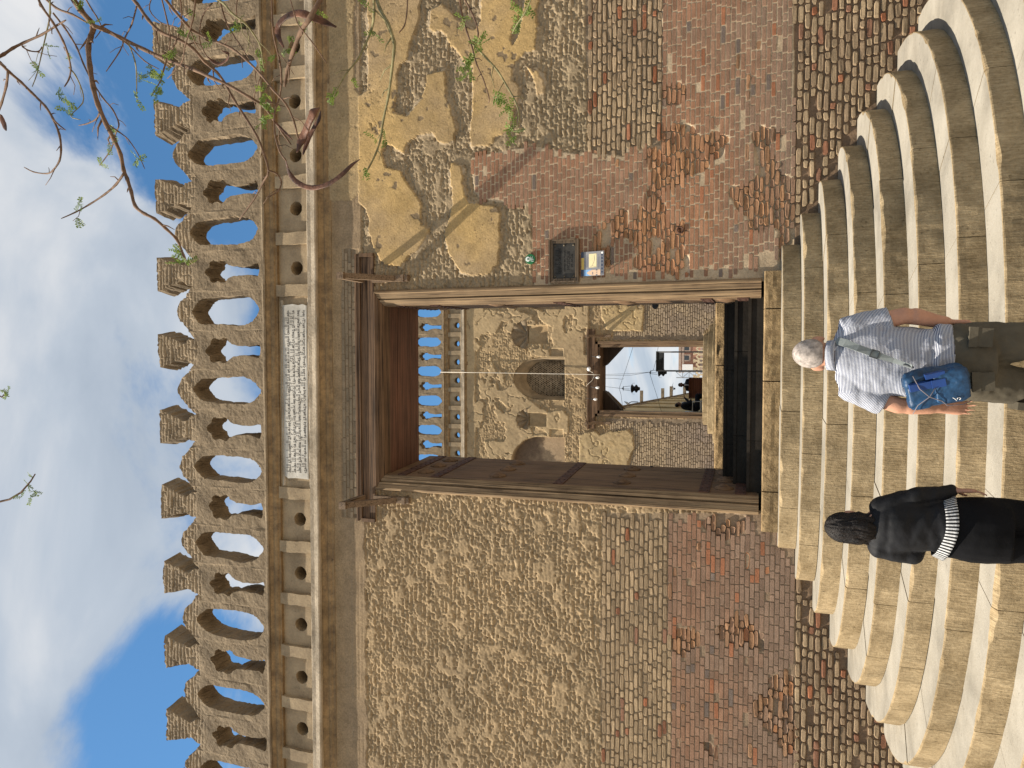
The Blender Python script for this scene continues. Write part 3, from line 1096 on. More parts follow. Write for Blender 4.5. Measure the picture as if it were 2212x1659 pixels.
# letters as pen paths on a grid: x grows leftwards (writing direction), y 0 = baseline, 1 = top
GL = {
    'ا': (0.34, [[(.12, 1), (.12, 0), (.3, 0)]]),
    'ل': (0.42, [[(.1, 1), (.1, 0), (.42, 0)]]),
    'ب': (0.42, [[(0, 0), (.42, 0)], [(.2, 0), (.2, .32)]]),
    'ر': (0.38, [[(0, 0), (.1, .22), (.26, .2), (.28, -.04), (.12, -.18)]]),
    'م': (0.50, [[(0, 0), (.5, 0)], [(.1, 0), (.1, .28), (.36, .28), (.36, -.08), (.1, -.08), (.1, 0)]]),
    'ه': (0.52, [[(0, 0), (.52, 0)], [(.1, 0), (.1, .42), (.4, .3), (.4, 0)], [(.1, .2), (.4, .14)]]),
    'ح': (0.55, [[(0, 0), (.55, 0)], [(.12, .48), (.42, 0)]]),
    'س': (0.66, [[(0, 0), (.66, 0)], [(.12, 0), (.12, .34)], [(.3, 0), (.3, .34)], [(.48, 0), (.48, .34)]]),
    'د': (0.62, [[(.05, .98), (.3, .98), (.34, .8), (.12, .42), (.5, .42), (.55, .2), (.5, 0), (0, 0)]]),
    'و': (0.50, [[(.3, 0), (.1, 0), (.1, .3), (.34, .3), (.34, -.1), (.05, -.22)]]),
    'ع': (0.55, [[(0, 0), (.55, 0)], [(.1, .4), (.3, .22), (.1, 0)], [(.3, .22), (.44, .4)]]),
    'ي': (0.60, [[(0, 0), (.3, 0), (.4, .3), (.2, .4)], [(.3, 0), (.5, -.2), (0, -.22)]]),
    'ن': (0.60, [[(.05, .98), (.3, .98), (.4, .7), (.2, .34), (.42, .1), (.3, -.12), (0, -.14)]]),
    'ف': (0.50, [[(0, 0), (.5, 0)], [(.2, 0), (.2, .2), (.1, .4), (.3, .5), (.34, .26), (.2, .2)]]),
    'ط': (0.66, [[(0, 0), (.66, 0)], [(.1, 0), (.1, .34), (.5, .34), (.5, 0)], [(.5, .34), (.3, 1)]]),
    ' ': (0.22, []),
    '+': (0.3, [[(.1, .8), (.22, .68)], [(.22, .8), (.1, .68)]]),
}
MAPL = {'إ': 'ا', 'أ': 'ا', 'آ': 'ا', 'ٱ': 'ا', 'ت': 'ب', 'ث': 'ب', 'خ': 'ح', 'ج': 'ح', 'ز': 'ر', 'ذ': 'د', 'ك': 'د', 'ش': 'س', 'ص': 'ط', 'ض': 'ط', 'ظ': 'ط', 'غ': 'ع', 'ق': 'ف', 'ى': 'ي', 'ئ': 'ب', 'ة': 'ه', 'ؤ': 'و', 'ء': '+'}
TXT = ['بسم الله الرحمن الرحيم الله لا اله الا هو الحي القيوم لا تاخذه سنة ولا نوم له ما في السموات وما في الارض',
       'من ذا الذي يشفع عنده الا باذنه يعلم ما بين ايديهم وما خلفهم ولا يحيطون بشي من علمه الا بما شا',
       'وسع كرسيه السموات والارض ولا يوده حفظهما وهو العلي العظيم محمد رسول الله والذين معه اشدا على الكفار',
       'رحما بينهم تراهم ركعا سجدا يبتغون فضلا من الله ورضوانا سيماهم في وجوههم من اثر السجود امر الامير']


def pen(mb, path, y, w, ox, oz, sx, sz):
    P = [(ox - a * sx, oz + b * sz) for a, b in path]
    for (x0, z0), (x1, z1) in zip(P, P[1:]):
        dx, dz = x1 - x0, z1 - z0
        L = math.hypot(dx, dz) or 1e-6
        nx, nz = -dz / L * w / 2, dx / L * w / 2
        ex, ez = dx / L * w / 2, dz / L * w / 2
        q = [(x0 - ex + nx, z0 - ez + nz), (x1 + ex + nx, z1 + ez + nz), (x1 + ex - nx, z1 + ez - nz), (x0 - ex - nx, z0 - ez - nz)]
        j = random.uniform(0, 0.0004)
        mb.prism_y(q, y - j, y + 0.002)


for li, line in enumerate(TXT):
    mb = MB()
    width = sum(GL[MAPL.get(c, c)][0] for c in line)
    x1, x0 = SX1 - 0.075, SX0 + 0.075
    s = (x1 - x0) / width
    oz = SZ1 - 0.012 - (li + 1) * 0.0745 + 0.004
    x = x1
    for c in line:
        w, paths = GL[MAPL.get(c, c)]
        for p in paths:
            pen(mb, p, YS - 0.0015, 0.0045, x, oz, s, 0.056)
        x -= w * s
    mb.build('lettering', M_CARVE_DARK, slab)

# ================================================================== DOORWAY OF WOOD
door = thing('wooden_doorway', (0, 0, -0.09), 'tall dark wooden doorway with both leaves swung inward, at the head of the near stone stair', 'doorway')
# casing: moulded jambs and head
for s in (-1, 1):
    mb = MB()
    prof = [(1.185, 0.02), (1.185, -0.018), (1.165, -0.045), (1.150, -0.047), (1.140, -0.034), (1.088, -0.028), (1.083, 0.002), (1.072, 0.002), (1.067, -0.022), (1.040, -0.016), (1.034, 0.004), (1.012, 0.014), (1.0, 0.03), (1.0, 0.16), (1.185, 0.16)]
    vs, fs = [], []
    for zz in (-0.075, 4.25):
        inset = 0.0
        for x, y in prof:
            z2 = zz
            if zz > 1:
                z2 = 4.255 - (1.185 - x) * 0.62
            vs.append((s * x, y, z2))
    n = len(prof)
    fs = [(i, (i + 1) % n, n + (i + 1) % n, n + i) for i in range(n)] + [tuple(range(n)), tuple(range(n, 2 * n))]
    mb.add(vs, fs)
    mb.build('jamb', M_WOOD_Z, door)
mb = MB()
hp = [(4.255, 0.02), (4.255, -0.018), (4.243, -0.045), (4.234, -0.047), (4.193, -0.03), (4.187, -0.018), (4.181, -0.022), (4.148, 0.012), (4.14, 0.03), (4.14, 0.16), (4.255, 0.16)]
vs, fs = [], []
for s in (-1, 1):
    for z, y in hp:
        x = 1.185 - (4.255 - z) / 0.62
        vs.append((s * x, y, z + 0.001))
n = len(hp)
fs = [(i, (i + 1) % n, n + (i + 1) % n, n + i) for i in range(n)] + [tuple(range(n)), tuple(range(n, 2 * n))]
mb.add(vs, fs)
mb.build('head_casing', M_WOOD_X, door)
# lintel with its small framed ends
lint = MB()
lint.box(-1.555, 1.605, -0.012, 0.1, 4.262, 4.435)
lint.box(-1.555, 1.605, -0.035, 0.1, 4.437, 4.498)
lint.box(-1.57, 1.62, -0.042, 0.1, 4.475, 4.50)
for x in (-1.575, 1.585):
    lint.box(x, x + 0.04, -0.038, 0.1, 4.258, 4.436)
L = lint.build('lintel', M_WOOD_X, door)
# brackets: wall plate, sloping strut, arm
for s, xb in ((1, 1.315), (-1, -1.285)):
    br = bpy.data.objects.new('bracket', None)
    hw = 0.036
    mb = MB()
    mb.box(xb - hw, xb + hw, -0.055, 0.02, 3.80, 4.262)
    mb.box(xb - hw - .004, xb + hw + .004, -0.07, 0.02, 3.845, 3.885)
    # arm
    mb.box(xb - hw, xb + hw, -0.50, -0.0425, 4.375, 4.43)
    # strut
    def sl(y0, z0, y1, z1, t):
        d = Vector((0, y1 - y0, z1 - z0)).normalized()
        nrm = Vector((0, -d.z, d.y)) * t
        A, B = Vector((0, y0, z0)), Vector((0, y1, z1))
        v = []
        for x in (xb - hw * .9, xb + hw * .9):
            for q in (A + nrm, A - nrm, B - nrm, B + nrm):
                v.append((x, q.y, q.z))
        mb.add(v, [(0, 1, 2, 3), (4, 7, 6, 5), (0, 4, 5, 1), (1, 5, 6, 2), (2, 6, 7, 3), (3, 7, 4, 0)])
    sl(-0.05, 3.98, -0.475, 4.375, 0.03)
    mb.box(xb - hw - .003, xb + hw + .003, -0.53, -0.49, 4.355, 4.44)
    mb.build('bracket', M_WOOD_B, door)
# boarded soffit
yb = [0.16, 0.35, 0.52, 0.70, 0.86, 0.948]
for a, b in zip(yb, yb[1:]):
    mb = MB()
    mb.box(-1.185, 1.185, a + 0.003, b - 0.003, 4.14 + random.uniform(0, .006), 4.19)
    mb.build('soffit_board', M_WOOD_C, door)


def door_leaf(s, ang, ln):
    """leaf hinged at the inner edge of the jamb, swung into the passage"""
    M = Matrix.Translation((s * 1.0, 0.02, 0)) @ Matrix.Rotation(ang, 4, 'Z')
    # local: u along y (away from the camera), thickness along x (positive = towards the wall)
    t = 0.06 * s
    z0, z1 = -0.06, 4.12
    leaf = MB()
    leaf.box(min(0.008 * s, t), max(0.008 * s, t), 0.0, ln, z0, z1, M=M)
    lf = leaf.build('door_leaf', M_WOOD_L, door)
    npl = 5
    for i in range(npl):
        mb = MB()
        a, b = ln * i / npl + 0.004, ln * (i + 1) / npl - 0.004
        mb.box(min(0, 0.010 * s), max(0, 0.010 * s), a, b, z0, z1, M=M, j=0.0012)
        mb.build('board', M_WOOD_L, lf)
    for z in (0.10, 0.46, 2.02, 3.50, 3.93):
        mb = MB()
        mb.box(min(-0.010 * s, 0.001 * s), max(-0.010 * s, 0.001 * s), 0.01, ln - 0.01, z - 0.055, z + 0.055, M=M)
        for k in range(9):
            for dz in (-0.03, 0.03):
                u = 0.06 + (ln - 0.12) * k / 8
                mb.box(-0.016 * s if s > 0 else 0.008, -0.008 * s if s > 0 else 0.016, u - .008, u + .008, z + dz - .008, z + dz + .008, M=M)
        mb.build('iron_strap', M_RUST, lf)
    for z in (0.27, 1.35, 2.80, 3.72):
        for u in (0.2, 0.5, 0.8):
            mb = MB()
            Mb = M @ Matrix.Translation((0.0, ln * u, z)) @ Matrix.Rotation(-s * pi / 2, 4, 'Y') @ Matrix.Diagonal((1, 1, 1.7 if s < 0 else 0.8, 1))
            mb.lathe([(0.105, 0.0), (0.09, 0.008), (0.055, 0.018), (0.022, 0.027), (0.006, 0.03)], n=14, M=Mb)
            mb.build('wooden_boss', M_WOOD_L, lf, smooth=True)


door_leaf(-1, radians(-3.0), 1.22)
door_leaf(1, radians(-1.0), 0.98)

# ================================================================== STAIR
stair = thing('stone_staircase', (0, -0.4, GROUND_Z), 'near pale limestone staircase of wide curved steps fanning down from the big doorway', 'staircase')


def ell(k):
    return 1.5 + 0.292 * (k - 1), 0.48 + 0.317 * (k - 1)


def ell_pt(a, b, t, p=2.12):
    """t from pi (left wall) to 2pi (right wall), a slightly squared ellipse"""
    c, s = cos(t), sin(t)
    return (a * math.copysign(abs(c) ** (2 / p), c), b * math.copysign(abs(s) ** (2 / p), s) if abs(s) > 1e-9 else 0.0)


def stone_block(k, pts_out, pts_in, u0, zt, zb, parent, name='stone'):
    mb = MB()
    n = len(pts_out)
    rows = 5
    vs, uvs = [], []
    ulen = [u0]
    for i in range(1, n):
        ulen.append(ulen[-1] + math.hypot(pts_out[i][0] - pts_out[i - 1][0], pts_out[i][1] - pts_out[i - 1][1]))
    prof = []
    dz = random.uniform(-0.003, 0.003)
    for i in range(n):
        x, y = pts_out[i]
        xi, yi = pts_in[i]
        dx, dy = x - xi, y - yi
        L = math.hypot(dx, dy) or 1
        dx, dy = dx / L, dy / L
        nz = float(fbm(np.array(ulen[i]), np.array(k * 7.3), 9.0, 3, 0.6, 17)) * 0.010
        nz2 = float(fbm(np.array(ulen[i]), np.array(k * 3.3 + 50), 16.0, 3, 0.6, 19)) * 0.012
        chip = max(0, float(fbm(np.array(ulen[i]), np.array(k * 5.1), 3.0, 3, 0.6, 23)) - 0.09) * 0.14
        zt2 = zt + dz
        pr = [(xi, yi, zt2), (x - dx * (0.010 + chip), y - dy * (0.010 + chip), zt2), (x - dx * (0.002 + chip * .4 + abs(nz2) * .5), y - dy * (0.002 + chip * .4 + abs(nz2) * .5), zt2 - 0.003 - chip * 0.4),
              (x + dx * nz, y + dy * nz, zt2 - 0.011 - chip * 0.6)]
        for r in range(1, rows):
            t = r / (rows - 1)
            w = float(fbm(np.array(ulen[i]), np.array(t * 0.16 + k), 11.0, 3, 0.6, 29)) * 0.008
            pr.append((x + dx * (nz + w), y + dy * (nz + w), lerp(zt2 - 0.011, zb, t)))
        prof.append(pr)
    m = len(prof[0])
    for i in range(n):
        for j, p in enumerate(prof[i]):
            vs.append(p)
            uvs.append((ulen[i], p[2] if j else 0))
    fs, mi = [], []
    for i in range(n - 1):
        for j in range(m - 1):
            fs.append((i * m + j, (i + 1) * m + j, (i + 1) * m + j + 1, i * m + j + 1))
            mi.append(0 if j == 0 else 1)
    # ends and underside
    b0 = len(vs)
    vs.append((prof[0][0][0], prof[0][0][1], zb))
    vs.append((prof[-1][0][0], prof[-1][0][1], zb))
    uvs += [(0, 0), (0, 0)]
    fs.append(tuple(j for j in range(m)) + (b0,))
    mi.append(1)
    fs.append((b0 + 1,) + tuple((n - 1) * m + j for j in reversed(range(m))))
    mi.append(1)
    me = bpy.data.meshes.new(name)
    me.from_pydata(vs, [], fs)
    me.materials.append(M_TREAD)
    me.materials.append(M_RISER)
    me.polygons.foreach_set('material_index', mi)
    ul = me.uv_layers.new(name='UVMap')
    for lp in me.loops:
        ul.data[lp.index].uv = uvs[lp.vertex_index]
    bm = bmesh.new()
    bm.from_mesh(me)
    bmesh.ops.recalc_face_normals(bm, faces=bm.faces)
    bm.to_mesh(me)
    bm.free()
    return link(name, me, parent)


def ring_step(k, zt, zb, centre=(0, 0), parent=None, ab=None, ab_in=None, lens=(0.62, 1.05), seg=0.035, first=None):
    a, b = ab
    ai, bi = ab_in
    N = 600
    T = [pi + pi * i / N for i in range(N + 1)]
    P = [ell_pt(a, b, t) for t in T]
    A = [0]
    for i in range(1, N + 1):
        A.append(A[-1] + math.hypot(P[i][0] - P[i - 1][0], P[i][1] - P[i - 1][1]))
    tot = A[-1]
    cuts = [0.0]
    x = random.uniform(0.35, 0.8)
    while x < tot - 0.35:
        cuts.append(x)
        x += random.uniform(*lens)
    cuts.append(tot)
    for c0, c1 in zip(cuts, cuts[1:]):
        s0, s1 = c0 + 0.0026, c1 - 0.0026
        n = max(3, int((s1 - s0) / seg))
        po, pi_ = [], []
        for i in range(n + 1):
            s = lerp(s0, s1, i / n)
            t = float(np.interp(s, A, T))
            xo, yo = ell_pt(a, b, t)
            xi, yi = ell_pt(ai, bi, t)
            po.append((centre[0] + xo, centre[1] + yo))
            pi_.append((centre[0] + xi, centre[1] + yi))
        stone_block(k, po, pi_, c0 + k * 13.7, zt, zb, parent)


random.seed(5)
NSTEP = 11
for k in range(1, NSTEP + 1):
    zt = -0.26 - 0.165 * (k - 1)
    a, b = ell(k)
    a0, b0 = ell(k - 1) if k > 1 else (0.9, 0.03)
    ring_step(k, zt, zt - 0.163 if k < NSTEP else GROUND_Z - 0.05, (0, -0.002), stair, (a, b), (a0 - 0.10, max(0.0, b0 - 0.12)))
# rough fill under the treads (keeps light from leaking through joints)
mb = MB()
for k in range(1, NSTEP + 1):
    a, b = ell(k)
    a, b = a - 0.05, b - 0.05
    zt = -0.26 - 0.165 * (k - 1) - 0.02
    n = 40
    top = [ell_pt(a, b, pi + pi * i / n) for i in range(n + 1)]
    vs = [(x, y - 0.004, zt) for x, y in top] + [(x, y - 0.004, GROUND_Z - .05) for x, y in top]
    fs = [tuple(range(n + 1)), tuple(reversed(range(n + 1, 2 * n + 2)))] + [(i, i + 1, n + 2 + i, n + 1 + i) for i in range(n)] + [(n, 0, n + 1, 2 * n + 1)]
    mb.add(vs, fs)
mb.build('stair_core', M_RISER, stair)
# threshold stones
xs = [-1.36, -0.55, 0.22, 0.86, 1.26]
cuts = [(-1.335, -0.935), (-0.93, 0.16), (0.165, 0.872), (0.877, 1.245)]
for a, b in cuts:
    mb = MB()
    n = 14
    vs, fs = [], []
    for i in range(n + 1):
        x = lerp(a + 0.003, b - 0.003, i / n)
        j = lambda q, s: float(fbm(np.array(x * 1.0), np.array(q), 9.0, 3, 0.6, s)) * 0.014
        pr = [(0.02, -0.102 + j(1, 3) * .3), (-0.09, -0.102 + j(2, 3) * .5), (-0.105 + j(3, 5), -0.112 + j(4, 5) * .3), (-0.108 + j(5, 6), -0.14), (-0.108 + j(6, 7), -0.18), (-0.104 + j(7, 8), -0.215), (-0.10 + j(8, 9), -0.262), (0.02, -0.262)]
        vs += [(x, y, z) for y, z in pr]
    m = 8
    for i in range(n):
        fs += [(i * m + q, i * m + (q + 1) % m, (i + 1) * m + (q + 1) % m, (i + 1) * m + q) for q in range(m)]
    fs += [tuple(range(m)), tuple(n * m + q for q in reversed(range(m)))]
    mb.add(vs, fs)
    mb.build('threshold_stone', M_THRESH, stair)

# ================================================================== STEPS INSIDE THE PASSAGE
inner = thing('passage_steps', (0, 0.3, -0.1), 'dark stone steps in the shade of the passage, just behind the near threshold', 'steps')
random.seed(9)
rows = [(0.16, 0.50, 0.045), (0.505, 0.85, 0.185), (0.855, 2.3, 0.305)]
zb = -0.12
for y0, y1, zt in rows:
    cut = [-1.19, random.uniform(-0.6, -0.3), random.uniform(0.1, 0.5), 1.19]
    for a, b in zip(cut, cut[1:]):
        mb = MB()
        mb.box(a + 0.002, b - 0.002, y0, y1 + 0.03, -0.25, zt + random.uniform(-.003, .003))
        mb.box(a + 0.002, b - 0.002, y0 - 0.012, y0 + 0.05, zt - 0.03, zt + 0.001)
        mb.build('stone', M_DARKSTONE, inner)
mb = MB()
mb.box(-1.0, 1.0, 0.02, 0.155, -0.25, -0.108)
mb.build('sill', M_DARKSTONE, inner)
kerb = thing('court_kerb', (0, 2.35, 0.3), 'rough sunlit brown stone kerb at the far end of the dark passage steps', 'kerb')
for a, b in ((-2.6, -1.1), (-1.095, 0.28), (0.285, 1.2), (1.205, 2.6)):
    mb = MB()
    n = 20
    vs, fs = [], []
    for i in range(n + 1):
        x = lerp(a + 0.003, b - 0.003, i / n)
        j = lambda q, s: float(fbm(np.array(x * 1.0), np.array(q), 9.0, 3, 0.6, s)) * 0.03
        pr = [(2.9, 0.474), (2.36, 0.474 + j(2, 3) * .4), (2.345 + j(3, 5), 0.455), (2.34 + j(4, 6), 0.42), (2.335 + j(5, 7), 0.37), (2.335 + j(6, 8), 0.30), (2.9, 0.30)]
        vs += [(x, y, z) for y, z in pr]
    m = 7
    for i in range(n):
        fs += [(i * m + q, i * m + (q + 1) % m, (i + 1) * m + (q + 1) % m, (i + 1) * m + q) for q in range(m)]
    fs += [tuple(range(m)), tuple(n * m + q for q in reversed(range(m)))]
    mb.add(vs, fs)
    mb.build('stone', M_THRESH, kerb)

# grounds
mb = MB()
mb.box(-300, 300, -300, 0.05, GROUND_Z - 0.4, GROUND_Z)
tag(mb.build('forecourt_ground', M_GROUND), kind='structure')
mb = MB()
mb.box(-60, 60, 2.6, 15.6, -0.5, 0.468)
tag(mb.build('outer_court_ground', M_GROUND), kind='structure')
mb = MB()
mb.box(-60, -1.2, 0.96, 2.6, -0.5, 0.464)
mb.box(1.2, 60, 0.96, 2.6, -0.5, 0.464)
tag(mb.build('outer_court_edge', M_GROUND), kind='structure')
# ================================================================== INNER WALL ACROSS THE OUTER COURT
YI = 14.95
inw = thing('mosque_wall', (-0.33, YI + 0.5, 0.468), 'far sunlit wall with pierced cresting, niches and arched grille seen through the big doorway', 'wall')


def q2(l):
    return wall_xz([((1600 + .5877 * a) / 1.8228, (1150 + .5877 * b) / 1.8228) for a, b in l], YI)


IN_OCHRE = [q2([(1160, 960), (1180, 940), (1260, 930), (1300, 960), (1380, 925), (1480, 920), (1520, 960), (1525, 1050), (1490, 1130), (1480, 1180), (1400, 1500), (1160, 1500)]),
            q2([(1310, 60), (1310, 170), (1340, 250), (1400, 262), (1580, 262), (1590, 100), (1560, 60)])]
IN_BRICK = [q2([(1330, 845), (1380, 935), (1520, 915), (1530, 1060), (1500, 1150), (1480, 1500), (2090, 1500), (2090, 850)]),
            q2([(1592, -200), (1592, 150), (1590, 262), (1400, 266), (1380, 318), (1985, 322), (1990, 250), (2090, 180), (2090, -200)])]
IN_SMOOTH = [q2([(400, 100), (400, 1150), (455, 1150), (470, 900), (462, 600), (470, 280), (500, 100)]),
             q2([(470, 285), (530, 120), (760, 130), (860, 160), (800, 215), (740, 190), (640, 200), (600, 280)]),
             q2([(700, 930), (830, 900), (850, 960), (1000, 950), (900, 980), (780, 1010), (720, 1060), (560, 1130), (520, 1000), (660, 1000)]),
             q2([(950, 800), (1050, 790), (1090, 830), (1080, 950), (960, 940)]), q2([(1080, 270), (1130, 240), (1190, 260), (1200, 600), (1130, 560), (1100, 330)]),
             q2([(880, 120), (1050, 150), (1060, 220), (960, 230), (890, 180)]), q2([(820, 390), (900, 370), (960, 385), (960, 440), (840, 430)])]
DX0, DX1, DZ0, DZ1 = -1.46, 0.80, 1.40, 4.70
ARCHES = [(-0.335, 0.675, 5.73, 6.55, 7.44), (-3.04, 0.80, 5.73, 6.55, 7.50), (2.72, 0.80, 5.73, 6.55, 7.48), (-5.9, 0.7, 5.73, 6.55, 7.45), (5.4, 0.7, 5.73, 6.55, 7.45)]
SHELLS = [(1.09, 0.29, 6.30, 7.02), (-1.675, 0.21, 6.32, 6.98), (-4.45, 0.24, 6.3, 7.0), (4.05, 0.24, 6.3, 7.0)]


def arch_mask(x, z, a, grow=0.0):
    cx, hw, z0, zs, zt = a
    u = np.abs(x - cx) / (hw + grow)
    top = zs + (zt - zs + grow) * np.sqrt(np.clip(1 - u ** 1.75, 0, 1))
    return (u < 1) & (z > z0) & (z < top)


def in_masonry(x, z):
    n1, n2 = fbm(x, z, 0.8, 4, 0.55, 151), fbm(x, z, 5.0, 4, 0.6, 157)
    H = rubble(x * 0.7, z * 0.7, 7) * 1.25
    C = lerp(np.array((0.43, 0.315, 0.185)), np.array((0.34, 0.25, 0.15)), np.clip(0.5 + n1 * 2 + n2, 0, 1)[..., None])
    wx, wz = warp(x, z, 0.05, 4.0, 25)
    pat = (fbm(x, z, 1.25, 4, 0.55, 163) > 0.03) & (z > 4.95) & (z < 8.9)
    sm = pat.copy()
    for p in IN_SMOOTH:
        sm |= in_poly(wx, wz, p)
    crk = sstep(0.012, 0.0, np.abs(fbm(x, z, 1.1, 4, 0.6, 168)))
    hs = 0.034 + fbm(x, z, 2.0, 3, 0.5, 165) * 0.02 + fbm(x, z, 14, 3, 0.6, 166) * 0.013 - crk * 0.03
    H = np.where(sm, hs, H)
    C = np.where(sm[..., None], lerp(np.array((0.46, 0.345, 0.205)), np.array((0.38, 0.285, 0.175)), np.clip(0.5 + n1 * 2 + n2, 0, 1)[..., None]), C)
    oc = np.zeros(x.shape, bool)
    for p in IN_OCHRE:
        oc |= in_poly(wx, wz, p)
    chips = fbm(x, z, 7.0, 3, 0.55, 91) > 0.24
    H = np.where(oc, hs + 0.012, H)
    co = lerp(np.array((0.47, 0.35, 0.19)), np.array((0.42, 0.325, 0.195)), np.clip(0.5 + n1 * 2 + n2, 0, 1)[..., None])
    C = np.where(oc[..., None], np.where(chips[..., None], np.array((0.28, 0.21, 0.13)), co), C)
    br = np.zeros(x.shape, bool)
    for p in IN_BRICK:
        br |= in_poly(x, z, p)
    H = np.where(br, -0.012 + fbm(x, z, 9.0, 2, 0.6, 170) * 0.008, H)
    C = np.where(br[..., None], np.array((0.26, 0.205, 0.15)) * (1 + n2[..., None] * .5), C)
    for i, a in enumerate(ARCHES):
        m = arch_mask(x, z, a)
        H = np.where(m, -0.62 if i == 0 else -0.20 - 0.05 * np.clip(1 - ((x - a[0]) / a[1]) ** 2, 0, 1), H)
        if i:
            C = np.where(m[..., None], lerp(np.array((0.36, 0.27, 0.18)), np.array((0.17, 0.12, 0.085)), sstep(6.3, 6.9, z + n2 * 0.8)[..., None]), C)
    for cx, hw, z0, z1 in SHELLS:
        m = (np.abs(x - cx) < hw) & (z > z0) & (z < z1 + 0.1)
        H = np.where(m, -0.11 - 0.05 * np.clip(1 - ((x - cx) / hw) ** 2, 0, 1), H)
        hd = (((x - cx) / (hw * 1.56)) ** 2 + ((z - z1 + .02) / (hw * 1.74)) ** 2 < 1) & (z > z1 - .02)
        H = np.where(hd, -0.2, H)
    for cx, z0 in ((0.51, 5.76), (-1.17, 5.76), (-2.1, 5.76)):
        m = (np.abs(x - cx) < 0.12) & (z > z0) & (z < z0 + 0.45)
        H = np.where(m, -0.03, H)
    return H, np.clip(C, .02, .9)


def in_sheet():
    xs = np.concatenate([np.arange(-8, -3.6, .07), np.arange(-3.6, 3.2, .021), np.arange(3.2, 8.05, .07)])
    zs = np.concatenate([np.arange(0.40, 9.15, 0.023)])
    X, Z = np.meshgrid(xs, zs, indexing='ij')
    H, C = in_masonry(X, Z)
    nx, nz = X.shape
    V = np.stack([X, YI - H, Z], -1).reshape(-1, 3)
    idx = np.arange(nx * nz).reshape(nx, nz)
    q = np.stack([idx[:-1, :-1], idx[1:, :-1], idx[1:, 1:], idx[:-1, 1:]], -1)
    cxm, czm = (X[:-1, :-1] + X[1:, 1:]) / 2, (Z[:-1, :-1] + Z[1:, 1:]) / 2
    keep = ~((cxm > DX0) & (cxm < DX1) & (czm > DZ0) & (czm < DZ1))
    q = q[keep]
    used = np.unique(q)
    remap = np.full(nx * nz, -1)
    remap[used] = np.arange(len(used))
    numpy_mesh('masonry_face', V[used], remap[q], M_MAS, inw, C.reshape(-1, 3)[used])


in_sheet()
mb = MB()
mb.box(-9, DX0 - 0.01, YI + 0.66, YI + 1.0, 0.3, 9.6)
mb.box(DX1 + 0.01, 9, YI + 0.66, YI + 1.0, 0.3, 9.6)
mb.box(DX0 - 0.01, DX1 + 0.01, YI + 0.66, YI + 1.0, DZ1 + 0.02, 9.6)
mb.box(DX0 - 0.01, DX1 + 0.01, YI + 0.02, YI + 1.0, 0.3, DZ0)
mb.box(DX0 - 0.03, DX0 - 0.01, YI + 0.03, YI + 0.66, 0.3, DZ1)
mb.box(DX1 + 0.01, DX1 + 0.03, YI + 0.03, YI + 0.66, 0.3, DZ1)
mb.build('wall_core', M_FRIEZE, inw)
# brickwork low down: too small in the photograph to pick apart, one mass of real bricks
random.seed(31)
mb = MB()
for p in IN_BRICK:
    zmin, zmax = max(0.9, min(q[1] for q in p)), max(q[1] for q in p)
    xmin, xmax = max(-4.2, min(q[0] for q in p)), min(4.0, max(q[0] for q in p))
    z = zmin
    while z < zmax:
        x = xmin - random.uniform(0, .1)
        while x < xmax:
            w = random.choice((0.10, 0.19, 0.19)) * random.uniform(.9, 1.1)
            a, b = x + .008, x + w - .008
            x += w
            cx, cz = (a + b) / 2, z + .034
            if not in_poly(np.array(cx), np.array(cz), p):
                continue
            if b > DX0 - 0.16 and a < DX1 + 0.16:
                continue
            n = float(fbm(np.array(cx), np.array(cz), 1.1, 3, .55, 35))
            col = lerp(np.array((0.40, 0.315, 0.215)), np.array((0.33, 0.26, 0.185)), min(1, max(0, .5 + n * 2 + random.uniform(-.3, .3))))
            t = min(1, max(0, (2.6 - cz) / 1.4 + n * 2)) * 0.75
            col = lerp(col, np.array((0.25, 0.20, 0.175)), t)
            mb.col = tuple(float(c) for c in col * random.uniform(.88, 1.12))
            vs, fs = brick_verts(a, b, z + .008, z + .060, random.uniform(.002, .012), .22, .005)
            mb.add([(vx, vy + YI, vz) for vx, vy, vz in vs], fs)
        z += 0.068
mb.build('brickwork', M_BRICK, inw, kind='stuff')

DZI = 4.17
for prof, name, mt in ((top_prof, 'frieze_upper_moulding', M_OCHRE),
                       ([(0.30, 5.72), (Y0 - 0.045, 5.72), (Y0 - 0.055, 5.735), (Y0 - 0.05, 5.765), (Y0 - 0.01, 5.775), (0.30, 5.775)], 'cresting_ledge', M_CREST),
                       ([(0.30, 4.985), (Y0 - 0.045, 4.985), (Y0 - 0.055, 5.0), (Y0 - 0.05, 5.055), (Y0 - 0.055, 5.10), (Y0 - 0.035, 5.115), (0.30, 5.115)], 'frieze_lower_rail', M_RAIL),
                       ([(0.06, 4.83), (-0.012, 4.83), (-0.03, 4.88), (-0.028, 4.92), (-0.07, 4.965), (-0.075, 4.983), (0.06, 4.983)], 'cornice_moulding', M_OCHRE)):
    mb = MB()
    mb.sweep_x([(y + YI, z + DZI) for y, z in prof], -9, 9, 0.2, 0.008, seed=31)
    mb.build(name, mt, inw)
proto_panel = proto_pier = None
